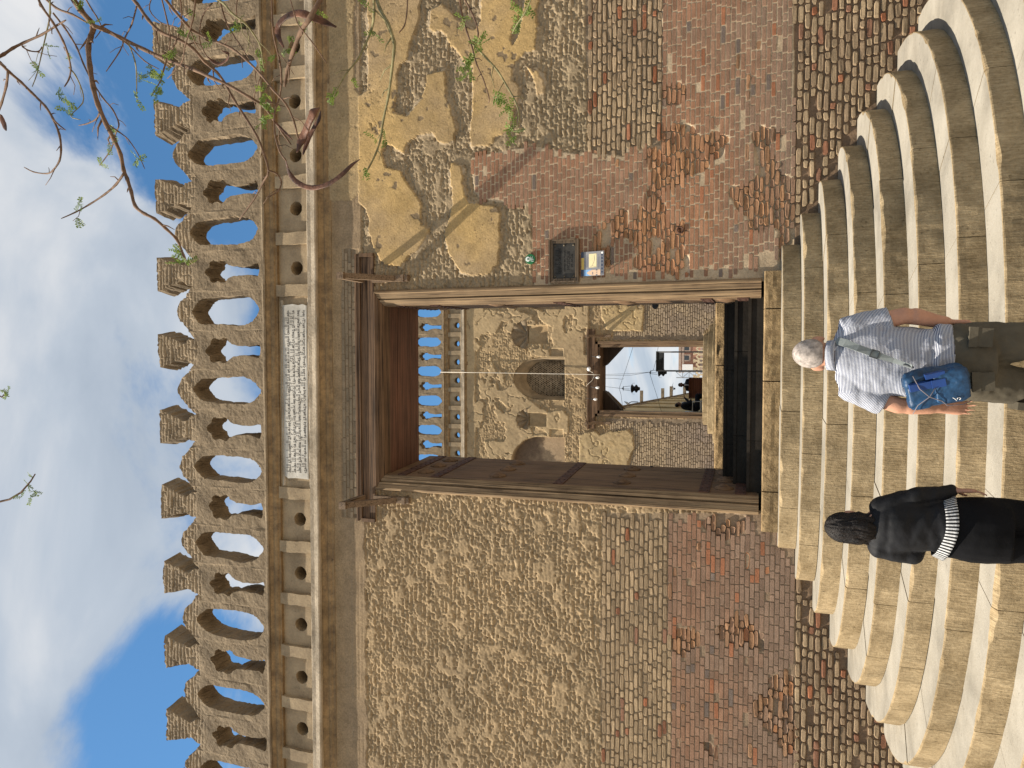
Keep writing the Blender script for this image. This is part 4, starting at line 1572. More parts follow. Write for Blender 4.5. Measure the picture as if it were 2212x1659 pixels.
for i in range(-13, 14):
    cx = -0.43 + 0.62 * i
    if proto_panel is None:
        n, r, cz = 18, 0.1, 9.47
        x0, x1, z0, z1 = -0.24, 0.24, 5.112 + DZI, 5.588 + DZI
        mb = MB()
        y = YI + 0.01
        circ = [(r * cos(2 * pi * k / n), cz + r * sin(2 * pi * k / n)) for k in range(n)]
        rect = []
        for k in range(n):
            a = 2 * pi * k / n
            dx, dz = cos(a), sin(a)
            tx = ((x1) / abs(dx)) if abs(dx) > 1e-6 else 1e9
            tz = ((z1 - cz) / dz if dz > 1e-6 else ((z0 - cz) / dz if dz < -1e-6 else 1e9))
            t = min(tx, tz)
            rect.append((dx * t, cz + dz * t))
        for corner in ((x0, z0), (x1, z0), (x1, z1), (x0, z1)):
            j = min(range(n), key=lambda k: (rect[k][0] - corner[0]) ** 2 + (rect[k][1] - corner[1]) ** 2)
            rect[j] = corner
        vs = [(a, y, b) for a, b in circ] + [(a, y, b) for a, b in rect] + [(a, YI + .26, b) for a, b in circ] + [(a, YI + .26, b) for a, b in rect]
        fs = [(k, (k + 1) % n, n + (k + 1) % n, n + k) for k in range(n)] + [(k, 2 * n + k, 2 * n + (k + 1) % n, (k + 1) % n) for k in range(n)]
        fs += [(2 * n + k, 3 * n + k, 3 * n + (k + 1) % n, 2 * n + (k + 1) % n) for k in range(n)]
        mb.add(vs, fs)
        proto_panel = mb.build('frieze_panel', M_FRIEZE, inw)
        mb = MB()
        mb.box(-.31 - .072, -.31 + .072, YI + Y0, YI + .28, 5.11 + DZI, 5.59 + DZI)
        proto_pier = mb.build('frieze_pier', M_FRIEZE, inw)
        o, p = proto_panel, proto_pier
    else:
        o, p = proto_panel.copy(), proto_pier.copy()
        COL.objects.link(o)
        COL.objects.link(p)
    o.location.x = cx
    p.location.x = cx
for i in range(-8, 9):
    for msh, nm, dx in ((A_MESH[(i * 5 + 1) % 11], 'cresting_merlon', -0.13 + 2 * HP), (B_MESH[(i * 5 + 4) % 11], 'cresting_arch', -0.13)):
        o = link(nm, msh, inw)
        o.matrix_basis = Matrix.Translation((dx + PER * i, YI, DZI))
        o.matrix_parent_inverse = parent_world(inw).inverted()


# grille in the arched window
def grille(a):
    cx, hw, z0, zs, zt = a
    mb = MB()
    y = YI + 0.46
    random.seed(3)
    s = 0.062
    r_ = 0
    z = z0 + 0.03
    while z < zt - 0.2:
        x = cx - hw + (s if r_ % 2 else 0.5 * s)
        while x < cx + hw:
            if bool(arch_mask(np.array(x), np.array(z), (cx, hw * .86, z0 - .1, zs - .1, zt - .3))):
                R = s * 0.60
                h = random.choice((0.25, 0.30, 0.36, 0.42)) * s
                ho = [(x + R * 1.02 * cos(pi / 6 + pi / 3 * k), z + R * 1.02 * sin(pi / 6 + pi / 3 * k)) for k in range(6)]
                o12 = []
                for k in range(6):
                    p, q = ho[k], ho[(k + 1) % 6]
                    o12 += [p, ((p[0] + q[0]) / 2, (p[1] + q[1]) / 2)]
                i12 = [(x + h * cos(pi / 6 + pi / 6 * k), z + h * sin(pi / 6 + pi / 6 * k)) for k in range(12)]
                vs = [(p[0], y, p[1]) for p in o12] + [(p[0], y - .004, p[1]) for p in i12] + [(p[0], y + .05, p[1]) for p in i12]
                fs = [(k, (k + 1) % 12, 12 + (k + 1) % 12, 12 + k) for k in range(12)] + [(12 + k, 12 + (k + 1) % 12, 24 + (k + 1) % 12, 24 + k) for k in range(12)]
                mb.add(vs, fs)
            x += s
        z += s * 0.87
        r_ += 1
    g = mb.build('window_grille', M_FRIEZE, inw, fix=False)
    bk = MB()
    bk.box(cx - hw, cx + hw, y + 0.06, y + 0.09, z0, zt)
    bk.build('grille_dark_sheet', M_DARKSTONE, g)  # added dark sheet, its colour stands for the unlit space behind
    # plaster reveal that narrows towards the grille
    n = 24
    P0, P1 = [], []
    for k in range(n + 1):
        u = -1 + 2 * k / n
        zz = lambda hw_, zs_, zt_: zs_ + (zt_ - zs_) * math.sqrt(max(0, 1 - abs(u) ** 1.75))
        P0.append((cx + u * hw, zz(hw, zs, zt)))
        P1.append((cx + u * hw * .86, zz(hw * .86, zs - .1, zt - .3)))
    P0 = [(cx - hw, z0)] + P0 + [(cx + hw, z0)]
    P1 = [(cx - hw * .86, z0)] + P1 + [(cx + hw * .86, z0)]
    rv = MB()
    m = len(P0)
    rv.add([(x, YI + 0.02, z) for x, z in P0] + [(x, y - .005, z) for x, z in P1] + [(x, y + .06, z) for x, z in P0], [(i, i + 1, m + i + 1, m + i) for i in range(m - 1)] + [(m + i, m + i + 1, 2 * m + i + 1, 2 * m + i) for i in range(m - 1)])
    rv.build('window_reveal', M_FRIEZE, inw, smooth=False)


grille(ARCHES[0])


def shell(cx, hw, z0, z1):
    mb = MB()
    R, C_ = hw * 1.5, (cx, z1 - 0.02)
    nr, na = 10, 72
    vs, fs = [], []
    for i in range(nr + 1):
        r = i / nr
        for k in range(na + 1):
            a = pi * (-0.04 + 1.08 * k / na)
            fl = abs(sin(a * 4.5 + pi / 4))
            rr = R * r * (1 + 0.07 * fl * r)
            dep = 0.15 * (1 - r ** 2.0) - 0.0 - 0.11 * r * (fl - .45)
            vs.append((C_[0] + rr * cos(a), YI + dep - 0.02, C_[1] + rr * sin(a) * 1.12))
    for i in range(nr):
        for k in range(na):
            a = i * (na + 1) + k
            fs.append((a, a + 1, a + na + 2, a + na + 1))
    # rim back to the wall
    b0 = nr * (na + 1)
    o = len(vs)
    for k in range(na + 1):
        x, y, z = vs[b0 + k]
        vs.append((x, YI + 0.06, z))
    for k in range(na):
        fs.append((b0 + k, b0 + k + 1, o + k + 1, o + k))
    mb.add(vs, fs)
    mb.build('shell_niche_hood', M_CREST, inw, fix=False)


for s in SHELLS:
    shell(*s)

# far doorway
fd = thing('wooden_doorway', (-0.33, YI, 1.41), 'smaller far wooden doorway with a bare light opening, in the far wall above its own curved steps', 'doorway')
M_WOOD_F = mat_wood('far_casing_wood', (0.24, 0.16, 0.09), (0.10, 0.058, 0.036), 'z')
for s, xe in ((-1, DX0), (1, DX1)):
    mb = MB()
    xo, xi = xe + s * 0.02, xe - s * 0.13
    mb.box(min(xo, xi), max(xo, xi), YI - 0.03, YI + 0.25, 1.40, DZ1)
    mb.box(min(xo + s * .03, xo - s * .05), max(xo + s * .03, xo - s * .05), YI - 0.055, YI - .032, 1.40, DZ1 + .02)
    mb.build('jamb', M_WOOD_F, fd)
mb = MB()
mb.box(DX0 - .02, DX1 + .02, YI - 0.03, YI + 0.98, 4.58, DZ1 + .015)
mb.box(DX0 - .05, DX1 + .05, YI - 0.055, YI - .032, 4.64, DZ1 + .025)
mb.build('head_casing', M_WOOD_X, fd)
mb = MB()
mb.box(-1.91, 1.24, YI - 0.05, YI + .2, 4.73, 4.93)
mb.box(-1.93, 1.26, YI - 0.075, YI + .2, 4.93, 4.98)
mb.build('lintel', M_WOOD_X, fd)
for xb in (1.02, -1.72):
    mb = MB()
    mb.box(xb - .04, xb + .04, YI - .06, YI + .02, 4.22, 4.74)
    mb.box(xb - .04, xb + .04, YI - .42, YI - .076, 4.90, 4.97)
    v = [Vector((x, y, z)) for x in (xb - .036, xb + .036) for y, z in ((YI - .05, 4.42), (YI - .05, 4.50), (YI - .40, 4.93), (YI - .40, 4.86))]
    mb.add(v, [(0, 1, 2, 3), (4, 7, 6, 5), (0, 4, 5, 1), (1, 5, 6, 2), (2, 6, 7, 3), (3, 7, 4, 0)])
    mb.build('bracket', M_WOOD_B, fd)
M_WOOD_K = mat_wood('dark_brace_wood', (0.05, 0.033, 0.022), (0.025, 0.017, 0.012), 'x')  # one even near-black wood tone for the corner braces
mb = MB()
mb.prism_y([(DX0 + .13 + .50, 4.50), (DX0 + .13 + .56, 4.50), (DX0 + .13 + .02, 3.94), (DX0 + .13 - .04, 3.94)], YI + .97, YI + 1.05)
mb.build('brace_lit_edge', M_OCHRE, fd)  # ochre strip gives the arch edge its sunlit look by colour
for s, xe in ((-1, DX0 + .13), (1, DX1 - .13)):
    mb = MB()
    mb.prism_y([(xe - s * 0.0 + s * .12, 4.58), (xe - s * .60, 4.58), (xe - s * .56, 4.50), (xe - s * .0, 3.98), (xe + s * .12, 3.98)], YI + .55, YI + .95)
    mb.build('corner_brace', M_WOOD_K, fd)

fs_ = thing('stone_staircase', (-0.33, YI - 1, 0.468), 'small far curved staircase of pale stone below the far doorway', 'staircase')
random.seed(44)
for k in range(1, 7):
    zt = 1.405 - 0.155 * (k - 1)
    a, b = 1.36 + 0.27 * (k - 1), 0.42 + 0.33 * (k - 1)
    a0, b0 = (1.0, 0.03) if k == 1 else (a - .37, b - .45)
    ring_step(k, zt, zt - .153, (-0.33, YI - .005), fs_, (a, b), (a0, b0), (0.8, 1.3), 0.09)
mb = MB()
for k in range(1, 7):
    a, b = 1.36 + 0.27 * (k - 1) - .05, 0.42 + 0.33 * (k - 1) - .05
    zt = 1.405 - 0.155 * (k - 1) - 0.02
    n = 24
    top = [ell_pt(a, b, pi + pi * i / n) for i in range(n + 1)]
    vs = [(x - .33, y + YI - .01, zt) for x, y in top] + [(x - .33, y + YI - .01, .4) for x, y in top]
    mb.add(vs, [tuple(range(n + 1)), tuple(reversed(range(n + 1, 2 * n + 2)))] + [(i, i + 1, n + 2 + i, n + 1 + i) for i in range(n)] + [(n, 0, n + 1, 2 * n + 1)])
mb.build('stair_core', M_RISER, fs_)

# cable and bulbs on the far wall
M_WHITE = mat_simple('white_plastic', (0.75, 0.73, 0.70), 0.5, 0.05)
M_CABLE = mat_simple('pale_cable', (0.62, 0.55, 0.45), 0.6, 0.1)
mb = MB()
mb.tube([(-0.15, YI - .12, 10.02), (-0.155, YI - .14, 8.5), (-0.17, YI - .13, 7.0), (-0.18, YI - .12, 5.6), (-0.19, YI - .11, 4.75), (-0.20, YI - .12, 4.55)], 0.011, 6)
tag(mb.build('hanging_cable', M_CABLE, smooth=True), 'thin pale cable hanging straight down the far wall in front of the arched grille', 'cable')


def bulb(X, Y, label, hang):
    p = on_y((1600 + .5877 * X) / 1.8228, (1150 + .5877 * Y) / 1.8228, YI - .15)
    r = thing('light_bulb', tuple(p), label, 'light bulb', 'bulbs over the far doorway')
    x, y, z = [float(q) for q in p]
    mb = MB()
    mb.lathe([(0.012, .065), (.028, .04), (.041, .01), (.041, -.024), (.028, -.052), (.01, -.064)], (x, y, z), 12)
    mb.build('globe', M_WHITE, r, smooth=True)
    mb = MB()
    mb.lathe([(.022, .07), (.022, .10), (.010, .11)], (x, y, z), 8)
    mb.tube([(x, y, z + .10), (x + .02, y + .05, z + .10 + hang), (x + .03, YI - .04, z + .13 + hang)], .005, 5)
    mb.build('holder', M_DGREY, r)


bulb(1288, 434, 'white bulb at the right of the far lintel, apart from the others', .12)
bulb(1280, 640, 'white bulb on the far lintel, left of the cable, third from the right', .12)
bulb(1266, 718, 'white bulb nearest the left bracket of the far lintel', .18)
bulb(1281, 573, 'white bulb on the far lintel right beside the hanging cable, second from the right', .08)
p = on_y((1600 + .5877 * 1222) / 1.8228, (1150 + .5877 * 515) / 1.8228, YI - .1)
lamp = thing('wall_lamp', tuple(p), 'round white lamp fixed to the wall just above the far lintel', 'lamp')
mb = MB()
mb.lathe([(.0, .0), (.06, .0), (.07, .03), (.05, .06), (.02, .10)], (0, 0, 0), 14, M=Matrix.Translation(tuple(p)) @ Matrix.Rotation(pi / 2 + .5, 4, 'X'))
mb.build('lamp_shade', M_WHITE, lamp, smooth=True)
mb = MB()
mb.tube([tuple(p), (float(p[0]), YI - .02, float(p[2]) + .02)], .015, 6)
mb.build('arm', M_WHITE, lamp)
# loop of wire from the lamp to the bulbs
mb = MB()
px = float(p[0])
mb.tube([(px - .02, YI - .09, 4.97), (px - .12, YI - .10, 4.78), (px - .22, YI - .10, 4.74), (px - .36, YI - .09, 4.80), (px - .46, YI - .08, 4.92), (px - .55, YI - .06, 5.0)], .007, 5)
tag(mb.build('lamp_wire', M_CABLE, smooth=True), 'loop of pale wire drooping below the round lamp over the far lintel', 'wire')

# ================================================================== COURT BEYOND THE FAR DOOR
def q3(a, b, y):
    return [float(v) for v in on_y((2200 + .3165 * a) / 1.8228, (1300 + .3165 * b) / 1.8228, y)]


COURT_Z = 1.44
mb = MB()
mb.box(-120, 120, YI + 1.0, 300, 0.9, COURT_Z)
tag(mb.build('courtyard_ground', M_GROUND), kind='structure')
YC = 21.35
gate = thing('metal_detector', (0.17, YC, COURT_Z), 'grey walk-through metal detector with a dark header box, beyond the far doorway', 'metal detector')
tl, trr = q3(1225, 505, YC), q3(1225, 272, YC)
for x in (tl[0], trr[0]):
    mb = MB()
    mb.box(x - .028, x + .028, YC - .2, YC + .2, COURT_Z, trr[2])
    mb.build('post', M_GREY, gate)
mb = MB()
mb.box(tl[0] - .028, trr[0] + .028, YC - .22, YC + .22, trr[2] - .02, trr[2] + .02)
mb.box(tl[0] + .03, trr[0] - .03, YC - .2, YC + .2, trr[2] - .25, trr[2] - .021)
mb.box(tl[0] + .02, tl[0] - .12, YC - .15, YC + .15, trr[2] - .26, trr[2] - .1)
mb.build('header', M_DGREY, gate)
for x in (tl[0], trr[0]):
    mb = MB()
    mb.box(x - .07, x + .07, YC - .24, YC + .24, COURT_Z, COURT_Z + .08)
    mb.build('foot', M_DGREY, gate)

M_DESK = mat_wood('desk_veneer', (0.26, 0.10, 0.055), (0.17, 0.065, 0.035), 'x')
d0, d1 = q3(1620, 840, YC), q3(1620, 600, YC)
desk = thing('desk', ((d0[0] + d1[0]) / 2, YC, COURT_Z), 'reddish brown wooden desk beyond the far doorway with a man seated behind it', 'desk')
mb = MB()
mb.box(d0[0] - .02, d1[0] + .02, YC - .05, YC + .6, d1[2] - .03, d1[2])
mb.build('desk_top', M_DESK, desk)
mb = MB()
mb.box(d0[0], d1[0], YC, YC + .03, COURT_Z + .12, d1[2] - .032)
mb.build('modesty_panel', M_DESK, desk)
for x in (d0[0], d1[0]):
    mb = MB()
    mb.box(x - .015, x + .015, YC + .031, YC + .55, COURT_Z, d1[2] - .032)
    mb.build('side_panel', M_DESK, desk)

# lanterns hanging on wires
def lantern(px, py, s, y, label, wires):
    x, y, z = q3(px, py, y)
    L = thing('lantern', (x, y, z - .65 * s), label, 'lantern', 'black lanterns hanging over the court')
    mb = MB()
    mb.lathe([(.012, 0), (.02, -.02), (.06, -.045), (.10, -.06), (.012, -.062)], (x, y, z), 8)
    mb.build('canopy', M_IRON, L)
    for k in range(3):
        mb = MB()
        a = 2 * pi * k / 3 + .4
        mb.tube([(x + .08 * cos(a) * s, y + .08 * sin(a) * s, z - .06), (x + .12 * cos(a) * s, y + .12 * sin(a) * s, z - .36 * s)], .008, 5)
        mb.build('hanger', M_IRON, L)
    mb = MB()
    mb.lathe([(.06, -.36), (.17, -.38), (.185, -.42), (.10, -.49), (.10, -.51), (.17, -.56), (.175, -.60), (.08, -.66), (.07, -.72), (.02, -.73)], (x, y, z), 8, sx=s, sy=s)
    mb.build('body', M_IRON, L)
    for k in range(4):
        mb = MB()
        a = 2 * pi * k / 4 + .2
        mb.tube([(x + .18 * cos(a) * s, y + .18 * sin(a) * s, z - .40), (x + .24 * cos(a) * s, y + .24 * sin(a) * s, z - .44), (x + .24 * cos(a) * s, y + .24 * sin(a) * s, z - .52)], .006, 4)
        mb.build('ornament', M_IRON, L)
    return x, y, z


lantern(785, 725, 0.92, YC, 'black lantern hanging free against the sky beyond the far doorway', 0)
lantern(1125, 525, 0.92, YC + 1.5, 'black lantern hanging partly behind the header of the metal detector', 0)
for pts, lab in (([(560, 552), (900, 540), (1125, 522)], 'upper of two nearly level wires running to the lantern by the metal detector'),
                 ([(560, 568), (900, 560), (1125, 524)], 'lower of two nearly level wires running to the lantern by the metal detector'),
                 ([(930, 190), (840, 470), (752, 722)], 'long slanting wire from the right jamb down to the free lantern'),
                 ([(560, 700), (752, 722), (785, 725)], 'short wire holding the free lantern, from the far door head'),
                 ([(752, 722), (775, 800), (795, 960)], 'wire running from the free lantern down to the left brace'),
                 ([(1130, 530), (1180, 690), (1235, 860), (1290, 1060)], 'wire falling from the second lantern across the left roof'),
                 ([(1240, 190), (1215, 350), (1180, 490), (1130, 528)], 'wire falling from the right jamb to the lantern by the metal detector'),
                 ([(560, 598), (700, 600), (780, 610), (810, 604)], 'loose wire end hanging from the far door head')):
    mb = MB()
    mb.tube([q3(a, b, YC - .1) for a, b in pts], 0.007, 5)
    tag(mb.build('overhead_wire', M_DGREY, smooth=True), lab, 'wire', 'wires over the court')

# left range with a long roof line
M_YEL = mat_stone('yellow_render', (0.46, 0.34, 0.175), (0.34, 0.25, 0.13), 1.5, 0.01, 8.0)
rangeb = thing('arcade_building', (-3.2, 45, COURT_Z), 'long yellowish building along the left of the court, stone spouts on its roof edge', 'building')


def d3(a, b):
    d = ray((2200 + .3165 * a) / 1.8228, (1300 + .3165 * b) / 1.8228)
    return d / d[1]


ZT = 7.0


def roof_pt(a, b, z=ZT):
    d = d3(a, b)
    t = z / d[2]
    return Vector((CAM[0] + d[0] * t, CAM[1] + d[1] * t, z))


Pn, Pf = roof_pt(740, 968), roof_pt(1600, 792)
dr = (Pf - Pn)
Pn2 = Pn - dr * 0.35
Pf2 = Pf + dr * 0.15
out = Vector((-1, -0.05, 0))
mb = MB()


def slab_along(P, Q, o0, o1, z0, z1):
    nrm = Vector((dr.y, -dr.x, 0)).normalized()
    v = []
    for R_ in (P, Q):
        for o in (o0, o1):
            for z in (z0, z1):
                v.append((R_.x + nrm.x * o, R_.y + nrm.y * o, z))
    mb.add(v, [(0, 1, 3, 2), (4, 6, 7, 5), (0, 4, 5, 1), (2, 3, 7, 6), (0, 2, 6, 4), (1, 5, 7, 3)])


slab_along(Pn2, Pf2, -3.0, 0.0, COURT_Z, ZT - .45)
mb.build('wall', M_YEL, rangeb)
mb = MB()
slab_along(Pn2, Pf2, -3.0, .10, ZT - .18, ZT)
slab_along(Pn2, Pf2, -3.0, .03, ZT - .449, ZT - .183)
mb.build('cornice', M_CREST, rangeb)
for k in range(9):
    mb = MB()
    t = 0.05 + k * 0.1
    P = Pn2.lerp(Pf2, t)
    slab_along(P, P + dr.normalized() * 1.2, .001, .09, COURT_Z, ZT - .5)
    mb.build('pilaster', M_YEL, rangeb)
nrm_ = Vector((-dr.y, dr.x, 0)).normalized() * -1
for a, b, ln in ((1015, 908, .62), (1280, 858, .66), (1387, 836, .74), (1555, 799, .8)):
    P = roof_pt(a, b)
    k = max(1.0, (P.y - CAM[1]) / 40)
    mb = MB()
    tdir = dr.normalized()
    vs = []
    for o in (-.4, ln * 1.35):
        for s_ in (-.07 * k, .07 * k):
            for zz in (-.10 * k, .06 * k):
                q = P + nrm_ * o + tdir * s_
                vs.append((q.x, q.y, ZT - .05 + zz))
    mb.add(vs, [(0, 1, 3, 2), (4, 6, 7, 5), (0, 4, 5, 1), (2, 3, 7, 6), (0, 2, 6, 4), (1, 5, 7, 3)])
    mb.build('rain_spout', M_CREST, rangeb)
P = roof_pt(985, 893)
dish = thing('satellite_dish', (P.x, P.y, ZT), 'small grey satellite dish beside the nearest spout on the yellowish roof edge', 'satellite dish')
mb = MB()
mb.lathe([(0.02, 0.0), (.18, .02), (.32, .07), (.36, .10), (.35, .105), (.30, .08), (.02, .012)], (0, 0, 0), 16, M=Matrix.Translation((P.x - .1, P.y, ZT + .55)) @ Matrix.Rotation(-.95, 4, 'Y'))
mb.build('reflector', M_GREY, dish, smooth=True)
mb = MB()
mb.tube([(P.x, P.y, ZT - .01), (P.x, P.y, ZT + .4), (P.x - .06, P.y, ZT + .56)], .03, 6)
mb.build('mast', M_DGREY, dish)

# far side of the court: cream crested wall, red brick houses
M_CREAM = mat_stone('cream_render', (0.60, 0.49, 0.33), (0.48, 0.38, 0.25), 1.0, 0.01, 8.0)
YF = 92.0
pt = q3(1672, 400, YF)
cw = thing('arcade_wall', (0, YF, COURT_Z), 'cream coloured wall with tall pointed cresting at the far side of the court', 'wall')
zt = pt[2]
mb = MB()
mb.box(-14, 14, YF, YF + 2, COURT_Z, zt - 1.75)
mb.build('wall', M_CREAM, cw)
for i in range(-5, 10):
    for msh, nm, dx in ((A_MESH[i % 6], 'cresting_merlon', 2 * HP), (B_MESH[(i * 5) % 6], 'cresting_arch', 0)):
        o = link(nm, msh, cw)
        sc = 1.05
        o.matrix_basis = Matrix.Translation((0.2 + (dx + PER * i) * sc, YF + .2, zt - 1.75 - 5.775 * sc)) @ Matrix.Diagonal((sc, sc, sc, 1))
        o.matrix_parent_inverse = parent_world(cw).inverted()
        o.material_slots[0].link = 'OBJECT'
        o.material_slots[0].material = M_CREAM
M_HOUSE = mat_stone('pale_red_brickwork', (0.42, 0.22, 0.15), (0.32, 0.17, 0.12), 0.8, 0.01, 6.0)
M_BAND = mat_stone('house_band', (0.40, 0.30, 0.24), (0.32, 0.24, 0.19), 1.0, 0.01, 6.0)
M_GLASS = mat_simple('dark_window', (0.05, 0.055, 0.06), 0.3, 0.1)
YH = 122.0
h0, h1 = q3(1490, 525, YH), q3(1490, 150, YH)
house = thing('brick_house', ((h0[0] + h1[0]) / 2, YH + 4, COURT_Z), 'pale red brick block of flats rising behind the cream crested wall', 'building')
mb = MB()
mb.box(h0[0], h1[0], YH, YH + 9, COURT_Z, h0[2])
mb.build('wall', M_HOUSE, house)
zb1 = q3(1545, 400, YH)[2]
for z in (zb1, zb1 - 3.1, h0[2] - .2):
    mb = MB()
    mb.box(h0[0] - .1, h1[0] + .1, YH - .12, YH - .001, z - .22, z + .15)
    mb.build('floor_band', M_BAND, house)
for a, b in ((1585, 345), (1585, 225)):
    w = q3(a, b, YH)
    mb = MB()
    mb.box(w[0] - .6, w[0] + .6, YH - .10, YH - .001, w[2] - .75, w[2] + .75)
    wn = mb.build('window', M_BAND, house)
    mb = MB()
    mb.box(w[0] - .38, w[0] + .38, YH - .115, YH - .101, w[2] - .5, w[2] + .5)
    mb.build('pane', M_GLASS, wn)
w = q3(1605, 475, YH)
mb = MB()
mb.box(w[0] - .7, w[0] + .7, YH - .5, YH - .101, w[2] - .9, w[2] + .9)
mb.build('balcony', M_WHITE, house)
w = q3(1560, 555, YH - 4)
sc_ = thing('scaffold_mast', (w[0], YH - 4, COURT_Z), 'pale lattice mast standing at the left edge of the red brick flats', 'mast')
mb = MB()
zt_ = q3(1462, 540, YH - 4)[2]
for dx in (-.5, .5):
    for dy in (0, .9):
        mb.box(w[0] + dx - .06, w[0] + dx + .06, YH - 4 + dy - .06, YH - 4 + dy + .06, COURT_Z, zt_)
z = COURT_Z + 1
s = 1
while z < zt_ - 1:
    mb.tube([(w[0] - .5 * s, YH - 4.07, z), (w[0] + .5 * s, YH - 4.07, z + 1.1)], .05, 4)
    mb.box(w[0] - .5, w[0] + .5, YH - 4.1, YH - 4.03, z - .05, z + .05)
    z += 1.1
    s = -s
mb.build('lattice', M_GREY, sc_)
# bird
b = q3(1440, 728, 30)
bird = thing('bird', tuple(b), 'tiny dark bird flying against the sky beyond the far doorway', 'bird')
mb = MB()
mb.ball(b, .05, .13, .05, 8)
mb.ball((b[0], b[1] - .13, b[2] + .02), .035, .045, .035, 6)
mb.add([(b[0] - .02, b[1] + .11, b[2]), (b[0] + .02, b[1] + .11, b[2]), (b[0] + .05, b[1] + .24, b[2] + .01), (b[0] - .05, b[1] + .24, b[2] + .01)], [(0, 1, 2, 3)])
mb.build('body', M_IRON, bird, smooth=True)
for s in (-1, 1):
    mb = MB()
    mb.add([(b[0], b[1] - .07, b[2] + .03), (b[0], b[1] + .06, b[2] + .03), (b[0] + s * .16, b[1] + .07, b[2] + .12), (b[0] + s * .16, b[1] - .05, b[2] + .12), (b[0] + s * .33, b[1] + .08, b[2] + .06), (b[0], b[1], b[2] + .012), (b[0] + s * .16, b[1] + .02, b[2] + .105)],
           [(0, 3, 2, 1), (3, 4, 2), (0, 5, 6, 3), (5, 1, 2, 6), (3, 6, 4), (6, 2, 4)])
    mb.build('wing', M_IRON, bird)
# ================================================================== PEOPLE
def cap(mb, pts, n=14):
    """chain of round-ended tapered limbs: pts = [(x,y,z,r), ...]"""
    for (x0, y0, z0, r0), (x1, y1, z1, r1) in zip(pts, pts[1:]):
        A, B = Vector((x0, y0, z0)), Vector((x1, y1, z1))
        L = (B - A).length
        M = Matrix.Translation(A) @ (B - A).to_track_quat('Z', 'Y').to_matrix().to_4x4()
        pr = []
        for k in range(6):
            a = pi / 2 * k / 5
            pr.append((max(.001, r0 * sin(a)), -r0 * cos(a)))
        for k in range(6):
            a = pi / 2 * k / 5
            pr.append((max(.001, r1 * cos(a)), L + r1 * sin(a)))
        mb.lathe(pr, n=n, M=M)


def loft(mb, rings, n=20, pw=2.3):
    """closed body of ellipse rings (cx, cy, z, rx, ry) from bottom to top"""
    vs, fs = [], []
    for cx, cy, z, rx, ry in rings:
        for k in range(n):
            a = 2 * pi * k / n
            c, s = cos(a), sin(a)
            vs.append((cx + rx * math.copysign(abs(c) ** (2 / pw), c), cy + ry * math.copysign(abs(s) ** (2 / pw), s), z))
    m = len(rings)
    for i in range(m - 1):
        for k in range(n):
            fs.append((i * n + k, i * n + (k + 1) % n, (i + 1) * n + (k + 1) % n, (i + 1) * n + k))
    fs.append(tuple(reversed(range(n))))
    fs.append(tuple((m - 1) * n + k for k in range(n)))
    mb.add(vs, fs)


def fuse(mb, name, mat, parent, voxel=0.008, smooth=6, fold=None, kind=None):
    """one continuous skin over overlapping volumes"""
    me = bpy.data.meshes.new('tmp')
    me.from_pydata([tuple(p) for p in mb.v], [], mb.f)
    bm = bmesh.new()
    bm.from_mesh(me)
    bmesh.ops.recalc_face_normals(bm, faces=bm.faces)
    bm.to_mesh(me)
    bm.free()
    o = bpy.data.objects.new('tmp', me)
    COL.objects.link(o)
    r = o.modifiers.new('r', 'REMESH')
    r.mode = 'VOXEL'
    r.voxel_size = voxel
    s = o.modifiers.new('s', 'SMOOTH')
    s.factor = 0.5
    s.iterations = smooth
    dg = bpy.context.evaluated_depsgraph_get()
    new = bpy.data.meshes.new_from_object(o.evaluated_get(dg))
    bpy.data.objects.remove(o)
    bpy.data.meshes.remove(me)
    new.name = name
    nv = len(new.vertices)
    co = np.zeros(nv * 3, np.float32)
    new.vertices.foreach_get('co', co)
    co = co.reshape(-1, 3)
    if fold is not None:
        no = np.zeros(nv * 3, np.float32)
        new.vertices.foreach_get('normal', no)
        no = no.reshape(-1, 3)
        co = co + no * fold(co)[:, None]
        new.vertices.foreach_set('co', co.astype(np.float32).ravel())
    new.polygons.foreach_set('use_smooth', [True] * len(new.polygons))
    new.materials.clear()
    new.materials.append(mat)
    new.update()
    return link(name, new, parent, kind), co


M_SKIN = mat_simple('sunned_skin', (0.46, 0.235, 0.15), 0.55, 0.10, 14.0, 0.0012, 120.0, spec=0.35)
M_SKIN2 = mat_simple('olive_skin', (0.36, 0.19, 0.125), 0.55, 0.10, 14.0, 0.001, 120.0, spec=0.35)
M_GREYHAIR = mat_simple('cropped_white_hair', (0.37, 0.32, 0.285), 0.85, 0.28, 45.0, 0.003, 260.0)
M_DARKHAIR = mat_simple('dark_brown_hair', (0.011, 0.007, 0.005), 0.5, 0.4, 30.0, 0.005, 110.0, spec=0.25, stretch=(3, 3, 0.5))
M_OLIVE = mat_simple('olive_cotton', (0.085, 0.072, 0.050), 0.9, 0.16, 8.0, 0.0015, 60.0)
M_BLACK = mat_simple('black_jersey', (0.0075, 0.0075, 0.009), 0.7, 0.3, 10.0, 0.002, 40.0, spec=0.25)
M_BLACK2 = mat_simple('black_trouser_cloth', (0.005, 0.005, 0.006), 0.85, 0.2, 10.0, 0.001, 90.0, spec=0.12)
M_SHOE = mat_simple('dark_shoe', (0.03, 0.026, 0.022), 0.7)
M_BLUE = mat_simple('blue_nylon', (0.008, 0.046, 0.112), 0.5, 0.4, 9.0, 0.003, 40.0, spec=0.4)
M_BLUE2 = mat_simple('bright_blue_flap', (0.008, 0.045, 0.19), 0.55, 0.15, 9.0, 0.001, 60.0, spec=0.4)
M_STRAP = mat_simple('grey_webbing', (0.20, 0.22, 0.215), 0.7, 0.1, 40.0, 0.0006, 300.0)
M_ZIP = mat_simple('grey_piping', (0.17, 0.15, 0.16), 0.6, 0.1)


